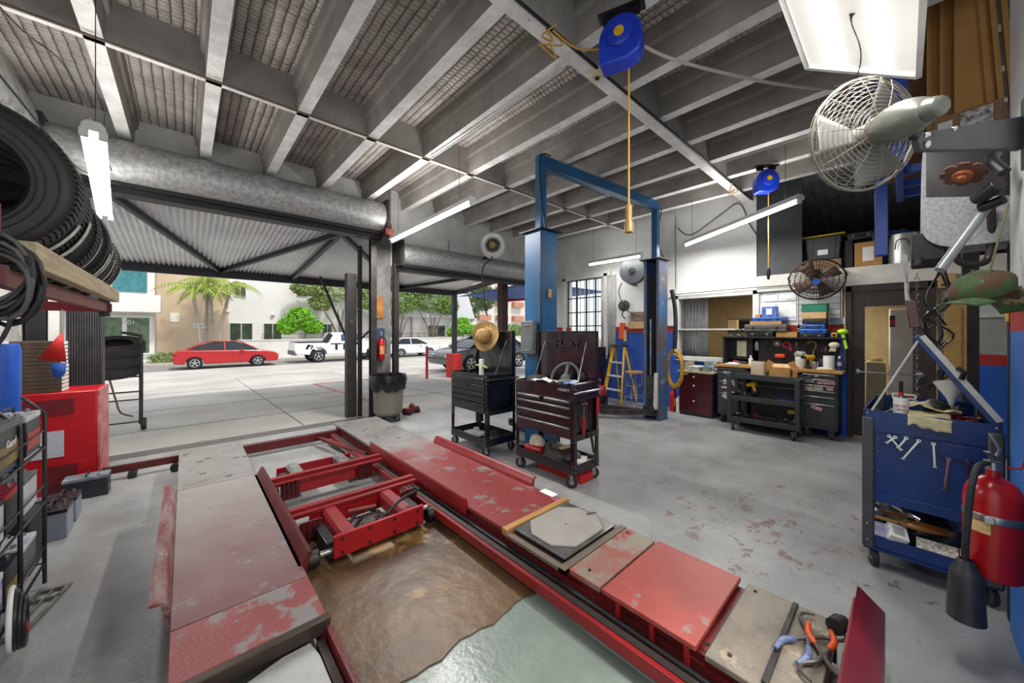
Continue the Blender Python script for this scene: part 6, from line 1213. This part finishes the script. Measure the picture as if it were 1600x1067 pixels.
b=B(); b.bar((2.3,-.04,2.33),(2.24,.01,2.4),.03,.05); b.out('knuckle',BLK,t,bev=.005)
b=B(); b.box(2.6,2.7,-.36,-.345,2.2,2.5); b.out('wall_plate',AG,t)
# dark door hood unit and hangings by the pier
t=T('door_operator','speckled grey and black rounded door operator housing with a painted shade panel beside the pier','housing',(3.1,0,0))
SG=M('speckled_grey','A4A6AA',.5,c2='84868a',sc=60); b=B(); pf=[(-.62,2.55),(-.075,2.55),(-.07,2.2)]+[(-.2+.13*math.cos(R(a)),2.08+.12*math.sin(R(a))) for a in range(0,-91,-15)]+[(-.62,1.96)]
b.pr(pf,'x',0,.3); b.out('shell',SG,t,sm=40)
b=B(); b.pr([(-.62,2.56),(-.085,2.56),(-.085,2.26),(-.33,2.2),(-.62,2.14)],'x',-.006,.0); b.out('shade_panel',M('hood_shade_dark','2b2826',.35,c2='242120'),t)  # dark sheet puts the shadow and reflection on the hood into colour
B().box(.02,.4,-.16,-.03,1.9,2.06).out('lower_box',BLKM,t,bev=.01); b=B(); b.cyl((.03,-.06,1.88),(.03,-.06,1.92),.02); b.out('chain_guide',DST,t)
b=B(); 
for i in range(34):
    z=1.88-i*.026
    if i%2: b.tor((.2,-.0,z),.009,.003,(1,0,0),8,5,)
    else: b.tor((.2,-.0,z),.009,.003,(0,1,0),8,5)
tag(b.out('hoist_chain',STL,loc=(3.45,-.06,.0)),'thin steel pull chain hanging in front of the brown door','chain')
t=T('brake_rotor','rusty notched brake disc hung under the grey fan bracket','brake disc',(2.86,-.2,2.28),rot=Vector((-.4,.2,-.75)).to_track_quat('Z','Y').to_euler()); RU=M('rust','7a5646',.75,c2='57392c',sc=9,bump=.3)
pf=[]; 
for i in range(40):
    a=2*PI*i/40; r=.078 if i%5 else .06; pf.append((math.cos(a)*r,math.sin(a)*r))
b=B(); b.pr(pf,'z',-.005,.005); b.out('disc',RU,t,bev=.001); b=B(); b.cyl((0,0,0),(0,0,.02),.036); b.cyl((0,0,.02),(0,0,.035),.018,n=6); b.out('hub',M('orange_rust','a8623c',.8),t,bev=.002)
t=T('steel_tube','grey open steel tube leaning diagonally by the pier','tube',(0,0,0)); b=B(); b.tube([(2.9,-.27,2.1),(2.75,-.12,1.8)],.02,14); b.out('tube_body',M('zinc_tube','9a9ca0',.4,.5),t); B().cyl((2.9,-.27,2.1),(2.902,-.272,2.104),.016).out('tube_mouth',BLK,t)
t=T('bicycle_handle','black handlebar mechanism clamped to the pier under the bracket','handlebar',(0,0,0)); b=B(); b.tube([(2.98,-.17,1.92),(3.03,-.2,1.865),(3.08,-.25,1.85),(3.13,-.3,1.88),(3.12,-.31,2.0),(3.04,-.3,2.15)],.016,10,sub=4); b.out('curved_bar',M('brown_black_bar','3b3330',.4),t); b=B(); b.cyl((2.78,-.3,2.18),(2.86,-.24,2.14),.03); b.cyl((2.84,-.32,2.12),(2.88,-.25,2.1),.022); b.tube([(2.75,-.31,2.22),(2.8,-.28,2.3),(2.9,-.3,2.36)],.022,sub=3); b.sp('clamp',BLK,t,.004)
b=B(); b.tube([(2.68,-.31,2.06),(2.64,-.28,1.9),(2.6,-.25,1.74)],.004); tag(b.out('olive_string',M('olive_cord','6e6a48',.7)),'olive cord from the pier hook down to the camouflage cap','cord')
# camouflage cap
m=M('camouflage','4a5a34',.85,c2='3c5f3c',sc=9,bump=.15,bs=200,c3='b39a78',s3=10,t3=.56)
n,l,b_=nodes(m); src=b_.inputs['Base Color'].links[0].from_socket; tc=n.new('ShaderNodeTexCoord'); t_=n.new('ShaderNodeTexNoise'); t_.inputs['Scale'].default_value=13; t_.inputs['Detail'].default_value=1; l.new(tc.outputs['Object'],t_.inputs[0])
r_=n.new('ShaderNodeMath'); r_.operation='GREATER_THAN'; r_.inputs[1].default_value=.56; l.new(t_.outputs[0],r_.inputs[0]); mi=n.new('ShaderNodeMix'); mi.data_type='RGBA'; mi.inputs[7].default_value=lin('5b4436'); l.new(r_.outputs[0],mi.inputs[0]); l.new(src,mi.inputs[6]); l.new(mi.outputs[2],b_.inputs['Base Color'])
t=T('camouflage_cap','green and brown camouflage cap hanging from the pier','cap',(2.66,-.235,1.69),rot=(R(8),R(14),R(-42+180)))
t.scale=(1.15,1.15,1.15); b=B(); b.sph((0,0,0),.1,(1.0,.82,.72),28,18)
for v in b.b.verts:
    if v.co.z<-.035: v.co.z=-.035-(v.co.z+.035)*.3
    v.co+=v.co.normalized()*.012*noise.noise(v.co*16)
b.out('crown',m,t,sm=70); b=B(); b.sheet(lambda u,v:(.07+u*.1*math.cos((v-.5)*2.2),(v-.5)*.17*(1-.25*u),-.02-.02*u-.07*((v-.5)*2)**2*.5+.02*u),8,12,.004); b.out('visor',m,t,sm=70); B().sph((0,0,.072),.008).out('button',m,t)
b=B(); b.sheet(lambda u,v:(-.09+.02*math.cos(v*3),(u-.5)*.12,-.02-v*.1),8,8,.003); b.out('neck_flap',m,t)
# tracks and hangings between the brown door and the pier
t=T('steel_post','dark steel door track post between the door and the pier','post',(5.45,-.42,0)); B().box(-.05,.05,-.05,.05,0,2.62).out('channel',M('guide_black_steel','2e2b2c'),t,bev=.004); B().box(-.1,.1,-.08,.08,0,.012).out('foot_plate',DST,t)
t=T('steel_post','black steel angle post right behind the blue pier with hanging chains','post',(3.16,-.39,0)); B().box(-.025,.025,-.03,.025,0,1.95).out('channel',BLKM,t); B().box(-.03,.03,.025,.03,1.55,1.62).out('yellow_tag',YEL,t)
t=T('air_line','tangled black hoses and chains hung beside the door track post','hose',(0,0,0)); r_=random.Random(9)
for k in range(6): B().tube(([(5.04,-.2,3.705),(4.95,-.2,2.3)] if k<2 else [])+[(4.9+r_.uniform(-.05,.05),-.2+r_.uniform(-.05,.05),2.05)]+[(4.9+r_.uniform(-.1,.1),-.2+r_.uniform(-.09,.09),1.95-.16*j) for j in range(1,7)],.008,6,sub=4).out('hose_strand',BLK if k%2 else DST,t)
t=T('spirit_level','long yellowish wooden measuring board beside the door track post','board',(4.9,-.3,1.0)); B().box(-.015,.015,-.06,.06,0,.75).out('board',M('ruler_wood','D0A860',.6,c2='bd9450'),t,bev=.003); B().box(-.018,-.015,-.045,-.03,.05,.7).out('scale_marks',M('ruler_print','3a2a1c',.7,c2='D0A860',sc=90),t)
t=T('notice','pale notice sheet on the grey wall panel beyond the track post','paper',(7.03,-.665,1.66)); B().box(-.003,.003,-.13,.13,0,.26).out('sheet',M('pale_notice','C9CBC4',.7),t); B().box(-.005,-.003,-.1,.1,.05,.2).out('print',M('notice_print','9aa09a',.7,c2='c9cbc4',sc=90),t)
t=T('door_closer','tan metal box with wire bracket between the cart lid and the brown door','box',(6.98,-.36,2.12)); B().cb((0,0,0),(.14,.14,.18),(0,0,0)).out('body',M('tan_metal','C09A6c',.5),t,bev=.006); B().cb((-.075,0,-.05),(.012,.1,.02)).out('handle',BLK,t)
t=T('wrench_jack','maroon bracket tool with a steel bar standing above the blue cart lid','tool',(3.46,-.05,1.5)); B().bar((0,0,.02),(.0,.02,.2),.05,.03).out('maroon_block',MAR,t,bev=.005); B().bar((0,.035,.2),(0,.045,.5),.02,.006).out('steel_bar',STL,t); B().tube([(0,-.03,.02),(0,.0,.14),(0,.03,.24),(0,.04,.36)],.005,sub=3).out('wire',STL,t)
# hanging storage rack with cardboard
t=T('storage_rack','blue hanging storage rack below the ceiling with upright cardboard','rack',(4.2,-.3,0)); RB=M('rack_blue','2A55B8',.45,c2='244aa2',c3='8a96b8',s3=9,t3=.68)
for x,y in ((.25,.43),(-.55,.32),(.25,-.55),(-.55,-.55)): B().box(x-.05,x+.05,y-.04,y+.04,2.15 if y>.4 else 2.62,3.7).out('upright',RB,t,bev=.004)
for y in (.32,-.55): B().box(-.6,.3,y-.02,y+.02,2.6,2.68).out('beam',RB,t,bev=.003)
for x in (-.4,-.05,.25): B().box(x-.03,x+.03,-.55,.32,2.62,2.67).out('cross_bar',RB,t)
lab=['leftmost dark brown cardboard sheet on the hanging rack','second dark brown cardboard sheet on the hanging rack','third dark brown sheet beside the tan sheets on the rack']
for i in range(3):
    o=B().box(-.004,.004,-.1,.1,0,1.2).out('cardboard_sheet',M('brown_carton_dark','7d5b3c',.85,c2='573d28')); o.location=(4.24-i*.012,-.0-i*.05,2.7); tag(o,lab[i],'cardboard')
for i in range(5):
    o=B().box(-.006,.006,-.085,.085,0,1.22).out('cardboard_sheet',M('tan_sheet','C9985A',.85,c2='b8884a',sc=3) if i%2==0 else M('tan_sheet_shade','9c7238',.85,c2='8c642e',sc=3)); o.location=(4.0+.03*i,-.325+i*.031,2.7); tag(o,['foremost','second','third','fourth','rearmost'][i]+' tan cardboard sheet of the tight pack on the hanging rack','cardboard','tight pack of tan sheets on the rack')  # every other sheet darker: tone stands in for shadow lines between them
for i,lb in enumerate(('tan sheet just right of the tight pack, first of the spaced sheets','middle spaced tan sheet on the hanging rack','last spaced tan sheet next to the white pier on the rack')):
    o=B().box(-.03,.03,-.012,.012,0,1.22).out('cardboard_sheet',M('tan_sheet','C9985A')); o.location=(4.0,-.405-i*.045,2.7); o.rotation_euler=(R(-3),0,0); tag(o,lb,'cardboard')
t=T('shipping_box','brown shipping box with two white labels on the end of the rack','box',(3.6,-.28,2.69),R(-12)); B().cb((0,0,.07),(.28,.26,.14)).out('carton',M('brown_carton','9a7a58'),t,bev=.003); B().cb((-.142,-.04,.075),(.002,.12,.1)).out('shipping_label',M('ship_label','EEEDE8',.6,c2='44444a',sc=28),t); B().cb((-.142,.08,.08),(.002,.06,.05)).out('small_label',PAP,t)
tag(B().sheet(lambda u,v:(3.9+.05*math.sin(v*3),-.52-.06*u*math.sin(v*2.8),2.75+v*.95),6,12,.003).out('plastic_sheet',M('white_film','C5C8D6',.35)),'pale plastic film hanging beside the last cardboard sheet','film')
b=B(); b.sheet(lambda u,v:(4.6+v*.4,-.5+u*.6,2.75+.5*v),2,2,.004)
# ---------- left side ----------
t=T('tyre_shelf','red steel tyre shelf with a pale wooden edge board on the left wall','shelf',(0,0,0))
B().box(-.46,-.41,2.2,4.45,1.74,1.835).out('edge_board',WOODL,t,bev=.004)
for x in (-.5,-1.1): B().box(x-.02,x+.02,2.1,4.55,1.66,1.73).out('beam',M('dark_red_steel','6d1018',.45),t,bev=.003)
for y in (2.12,4.52): B().box(-1.2,-.46,y-.02,y+.02,1.66,1.73).out('bracket',M('dark_red_steel','6d1018'),t)
for y in (2.12,4.52): B().box(-1.22,-1.17,y-.03,y+.03,0,3.0).out('upright',M('dark_red_steel','6d1018'),t)
B().box(-.53,-.47,4.49,4.55,1.62,1.9).out('end_post',DST,t)
B().box(-.50,-.46,2.02,2.06,1.83,1.93).out('end_post',M('dark_red_steel','6d1018'),t)
def tyre(label,x,y,z,R_,w,tilt=0,rz=0,stick=(),group=None):
    t=T('tyre',label,'tyre',(x,y,z),group=group,rot=(R(90+tilt),0,rz)); h=w/2
    pr=[(R_*.58,-h*.8),(R_*.62,-h*.95),(R_*.78,-h*1.0),(R_*.9,-h*.93),(R_*.97,-h*.78),(R_,-h*.55),(R_*1.004,0),(R_,h*.55),(R_*.97,h*.78),(R_*.9,h*.93),(R_*.78,h),(R_*.62,h*.95),(R_*.58,h*.8),(R_*.6,h*.6),(R_*.86,h*.3),(R_*.86,-h*.3),(R_*.6,-h*.6),(R_*.58,-h*.8)]
    B().lathe(pr,n=56).out('carcass',M('tyre_black','2a2827',.55,c2='201f1e',sc=6),t,sm=40)
    b=B(); 
    for i in range(84):
        a=2*PI*i/84
        for zz,sk in ((-h*.72,.05),(h*.72,-.05)): 
            p=Vector((math.cos(a),math.sin(a),0)); q=Vector((math.cos(a+sk),math.sin(a+sk),0)); b.bar(p*R_*.985+Vector((0,0,zz*1.1)),q*R_*1.003+Vector((0,0,zz*.35)),R_*.05,.012,up=p)
    for zz in(-.16*h,.16*h): b.lathe([(R_*1.0,zz-h*.12),(R_*1.02,zz-h*.12),(R_*1.02,zz+h*.12),(R_*1.0,zz+h*.12)],n=56)
    b.out('tread',M('tyre_tread','343231',.65,c2='262524'),t)
    b=B()
    for r in (.66,.74,.86): b.tor((0,0,h*.99),R_*r,.0035,n=56,k=5)
    b.out('sidewall_rings',M('tyre_black','2a2827'),t)
    for (z0,z1,a0,a1) in stick: B().lathe([(R_*1.045,z0*h),(R_*1.045,z1*h)],n=14,a0=R(a0),a1=R(a1)).out('tread_sticker',M('tyre_label','D6DCD2',.5,c2='9aa49c',sc=28),t)
    return t
Rt=.315
tyre('nearest big tyre on the left shelf with its whole sidewall facing us',-.65,2.45,2.09,Rt,.22,stick=[(-.35,.1,-60,-22)])
tyre('second tyre on the left shelf pressed behind the nearest one',-.66,2.69,2.08,Rt*.99,.21,stick=[(.0,.5,-62,-10)])
tyre('third tyre on the left shelf with one thin label band',-.66,3.05,2.05,Rt*.96,.2,stick=[(-.1,.1,-80,-5)])
tyre('fourth tyre on the left shelf with two label bands',-.66,3.4,2.05,Rt*.96,.2,stick=[(-.7,-.4,-70,-5),(-.1,.3,-70,-12)])
tyre('fifth tyre on the left shelf',-.68,3.78,2.04,Rt*.94,.2,stick=[(-.5,-.2,-70,-5)])
tyre('farthest tyre on the left shelf next to the end post',-.68,4.16,2.04,Rt*.94,.2,stick=[(-.3,.1,-60,-8)])
t=T('sidewall_lettering','raised lettering','x'); bpy.data.objects.remove(t)
# coil of cable
t=T('cable_coil','thick coil of black cable hung on the near end of the tyre shelf','cable',(-.47,2.1,1.71),rot=(0,0,R(70))); r_=random.Random(4)
t.scale=(.88,.88,.92)
for k in range(14):
    P=[]; ph=r_.uniform(0,6); ox=r_.uniform(-.045,.045); 
    for i in range(16):
        a=2*PI*i/16; P.append(Vector((ox+.018*math.sin(2*a+ph),math.cos(a)*(.1+.012*math.sin(a+ph)),math.sin(a)*(.13+.015*math.cos(a*2+ph))-.01*k*.5)))
    B().tube(P,.008,7,closed=True).out('cable_loop',RUB if k%3 else M('grey_cable','54514e',.6),t,sm=70)
B().tube([(0,0,-.12),(.01,.05,-.3),(.0,.1,-.5),(.0,.22,-.72),(.0,.3,-.85)],.01,8,sub=5).out('cable_tail',M('grey_cable','54514e'),t)
B().tube([(-.02,-.05,-.1),(-.02,-.02,-.25),(-.02,.1,-.42),(-.02,.18,-.5)],.007,8,sub=5).out('thin_tail',RUB,t)
B().tor((0,.03,.1),.03,.004,(0,1,0)).out('cable_tie',WHT,t)
# red machine, carton stack, flag
t=T('red_machine','big bright red metal machine cabinet with a white notice by the left jamb','machine',(-.91,5.5,0)); B().box(-.3,.28,-.25,.3,.0,.93).out('cabinet',M('machine_red','C0121A',.35,c2='ab0f16'),t,bev=.008)
B().box(.28,.3,-.25,.3,.0,.93).out('side_panel',M('machine_pink_edge','D8888c',.4,c2='b0141c'),t,bev=.004); B().box(-.26,.14,-.262,-.25,.74,.87).out('vent_panel',M('machine_darkred','6c0c12',.5),t); B().box(-.02,.16,-.262,-.25,.0,.26).out('lower_panel',M('machine_darkred','6c0c12'),t)
B().box(-.14,.08,-.256,-.25,.34,.58).out('notice',M('machine_notice','C9C9CC',.5,c2='a9a9ae',sc=30,st=(1,1,8)),t)
t=T('flat_cartons','x','x'); bpy.data.objects.remove(t)
for i in range(13):
    w=.29 if i<7 else .32; o=B().box(-w/2,w/2,-.12,.12,0,.034).out('flat_carton',M('dark_carton','5a4632',.8,c2='3c2f24',sc=5),bev=.003); o.location=(-1.0-(0 if i<7 else .02),5.42,.932+i*.0365)
    B().box(w/2,w/2+.012,-.1,.1,.004,.03).out('pale_edge',PAP,o); tag(o,('bottom' if i==0 else 'top' if i==12 else ['second','third','fourth','fifth','sixth','seventh','eighth','ninth','tenth','eleventh','twelfth'][i-1])+' flat dark carton, counted upward, in the stack on the red machine','carton','stack of flat cartons on the red machine')
t=T('pennant','red, white and blue cloth flag hanging beside the dark jamb','flag',(-.72,4.5,1.3)); B().cyl((0,0,.18),(0,0,.37),.003,n=6).out('string',WHT,t); b=B(); b._add([(0,0,.2),(.02,.01,-.05),(-.12,0,-.02),(-.1,0,.02)],[(0,1,2,3)]); b.th=.004; b.out('red_cloth',M('flag_red','D8201E',.6),t); b=B(); b._add([(.02,.01,-.055),(-.06,0,-.05),(-.05,0,-.14),(-.02,0,-.18),(.015,0,-.14)],[(0,1,2,3,4)]); b.th=.004; b.out('blue_cloth',M('flag_blue','2A62C8',.6),t)
B().cyl((-1.12,4.8,0),(-1.12,4.8,1.5),.1,n=20) and None
t=T('water_drum','blue plastic drum at the very left behind the battery rack','drum',(-1.07,4.72,.0)); B().lathe([(0,0),(.1,0),(.11,.02),(.11,1.35),(.1,1.4),(0,1.4)],n=24).out('drum_body',M('drum_blue','1c55b8',.4),t,sm=50); B().cyl((0,0,1.4),(0,0,1.42),.05).out('cap',WHT,t)
t=T('white_dispenser','round pale wall dispenser on the left wall under the tyre shelf','dispenser',(-1.16,4.5,1.62)); B().sph((0,0,0),.16,(.4,.8,1)).out('cover',M('pale_plastic','CFD0CA',.4),t); B().cyl((.05,0,-.18),(.05,0,-.12),.03).out('nozzle',GRY,t)
# battery rack
t=T('battery_rack','black wire rack with stepped shelves holding car batteries','rack',(-.84,2.98,0)); hx,hy=.23,.42
for x in(-hx,hx):
    for y in(-hy,.0,hy): B().tube([(x,y,.02),(x,y,1.02),(x-.08 if x>0 else x,y,1.12)],.009,8).out('wire_upright',BLK,t)
zs=(.14,.5,.82)
for z in zs:
    b=B(); 
    for k in range(7): x=-hx+k*2*hx/6; b.tube([(x,-hy,z),(x,hy,z)],.004,6)
    for y in(-hy,0,hy): b.tube([(-hx,y,z),(hx,y,z)],.005,6)
    b.tube([(hx,-hy,z),(hx,hy,z)],.007,6); b.tube([(hx,-hy,z+.1),(hx,hy,z+.1)],.005,6); b.out('wire_shelf',BLK,t)
for y in (-hy,0,hy): B().tube([(hx,y,.02),(hx,y,.14)],.006).out('foot',BLK,t)
def battery(label,x,y,z,body,top,txt=None,l=.24,w=.17,h=.2,rz=0,band=None):
    t=T('car_battery',label,'battery',(x,y,z),rz); B().cb((0,0,h*.42),(w,l,h*.84)).out('case',body,t,bev=.005); B().cb((0,0,h*.9),(w*1.02,l*1.02,h*.14)).out('cover',top,t,bev=.004)
    for s in(-1,1): B().cyl((w*.28,s*l*.36,h*.96),(w*.28,s*l*.36,h*1.05),.011,.009,12).out('terminal',STL,t)
    B().tube([(0,-l*.4,h*.97),(0,-l*.25,h*1.12),(0,l*.25,h*1.12),(0,l*.4,h*.97)],.006,6,sub=3).out('handle',BLK,t)
    if band: B().cb((w/2+.001,0,h*.35),(.002,l*.92,h*.4)).out('label_band',band,t)
    if txt: text(txt,.05,(w/2+.004,0,h*.55),(PI/2,0,PI/2),WHT,t,shear=.2,bold=.001)
    return t
WB=M('battery_white','D8D8DC',.4,c2='b5b5bc'); GB=M('gold_band','8f7a30',.4,c2='5c4c1c')
battery('black battery with white lettering on the top shelf of the rack',-.7,2.86,.835,BLK,GRY,'Guard',l=.36,h=.24,band=GB)
battery('black battery with red band on the top shelf, farther along the rack',-.7,3.22,.835,BLK,WB,l=.24,h=.22,band=M('tool_red','B01C22'))
battery('white-sided battery on the middle shelf nearest the camera',-.72,2.75,.515,WB,BLK,l=.25,h=.2)
battery('red-topped battery in the middle of the middle shelf',-.72,3.02,.515,BLK,M('tool_red','B01C22'),l=.24)
battery('silver and black battery at the far end of the middle shelf',-.72,3.28,.515,WB,GRY,l=.22,h=.19)
battery('white and purple battery on the bottom shelf of the rack',-.72,2.74,.155,M('white_purple','dcdae4'),WB,l=.24,h=.22)
battery('black and gold battery on the bottom shelf middle',-.72,3.0,.155,BLK,BLK,l=.23,band=GB)
battery('grey battery on the bottom shelf far end',-.72,3.26,.155,GRY,WB,l=.22)
battery('grey-sided battery on the floor between the rack and red machine, farther one',-.72,4.5,0,M('battery_grey','8d93a0',.4),BLK,l=.2)
battery('grey-sided battery on the floor just behind the rack',-.72,4.2,0,M('battery_grey','8d93a0'),BLK,l=.2,h=.22)
battery('black battery standing alone on the floor before the red machine',-.66,5.02,0,M('battery_black','1c1f24',.4,c2='292c33'),M('battery_top','5c636c',.45,c2='8a9199',sc=14),l=.17,w=.27,h=.19)
bx('battery_stand','low dark stand carrying nothing behind the wire rack','stand',3.6,3.95,0,.35,-.95,-.7,BLKM,.01)
battery('white battery on the low dark stand behind the wire rack',-.82,3.78,.352,M('battery_grey','8d93a0'),BLK,l=.22)
t=T('jumper_cables','black and red jumper cable coil hanging low on the battery rack','cable',(-.58,2.72,.2)); 
for k in range(4): B().tor((0.012*k,.0,.0-.01*k),.13-.01*k,.009,(1,.15,0),36,8,1).out('cable_loop',BLK if k else WHT,t)
B().bar((.02,-.02,.02),(.03,.04,-.1),.03,.02).out('red_clamp',M('tool_red','B01C22'),t,bev=.005)
t=T('floor_stand','flat grey metal frame stand lying on the floor before the battery rack','stand',(-.6,3.12,0),R(-12)); GS=M('stand_grey','8a8884',.5,.4,c2='5f5d5a',sc=9)
b=B(); 
for s in(-1,1): b.bar((s*.055,-.2,.012),(s*.055,.2,.012),.018,.012)
b.bar((-.065,.2,.012),(.065,.2,.012),.03,.014); b.bar((-.06,.1,.012),(.06,.1,.012),.016,.012); b.bar((0,-.2,.012),(0,.2,.012),.01,.01); b.bar((-.065,-.2,.012),(.065,-.2,.012),.018,.012); b.out('frame',GS,t)
# tyre rack outside
t=T('tyre_trolley','dark steel wheeled trolley standing outside the left opening','trolley',(-.75,8.0,-.045)); b=B()
for x in(-.34,.24):
    for y in (-.1,.1): B().tube([(x,y,.12),(x,y,1.35),(x-.04,y,1.48),(x-.2 if x>0 else x+.2,y,1.52)],.018,8,sub=2).out('upright',DST,t)
for z in (.16,.5,.62,.85): B().tube([(-.34,-.1,z),(.24,-.1,z)],.012).out('crossbar',DST,t)
for x in(-.34,.24): B().tube([(x,-.1,.3),(x,.1,.3)],.012).out('side_bar',DST,t); B().lathe([(0,-.03),(.09,-.03),(.1,0),(.09,.03),(0,.03)],(x+.03,0,.1),(1,0,0),20).out('wheel',RUB,t)
for i in range(3): tyre(['lowest old tyre on the trolley outside','middle old tyre on the trolley outside','top old tyre on the trolley outside'][i],-.82+.03*i,8.0,.96+.17*i-.045,.3,.17,tilt=-78+4*i)
tag(B().tube([(-.82,7.75,.85),(-.75,7.74,.5),(-.7,7.75,.3),(-.58,7.8,.22)],.012,sub=5).out('hanging_hose',M('brown_hose','5a4a3c',.7)),'thin brown hose hanging under the tyres of the outside trolley','hose')
# small ceiling wires at left
tag(B().tube([(-1.1,3.6,3.5),(-.9,4.4,3.2),(-.7,5.0,2.95),(-.5,5.6,3.05)],.008,sub=5).out('lamp_wire',BLK),'black wire sagging to the two-tube lamp at left','wire')
tag(B().tube([(-1.15,2.6,3.75),(-.8,3.6,3.4),(-.6,3.9,3.3),(-.45,4.4,2.82)],.005,sub=5).out('thin_wire',DST),'thin wire from the left wall to the two-tube lamp','wire')
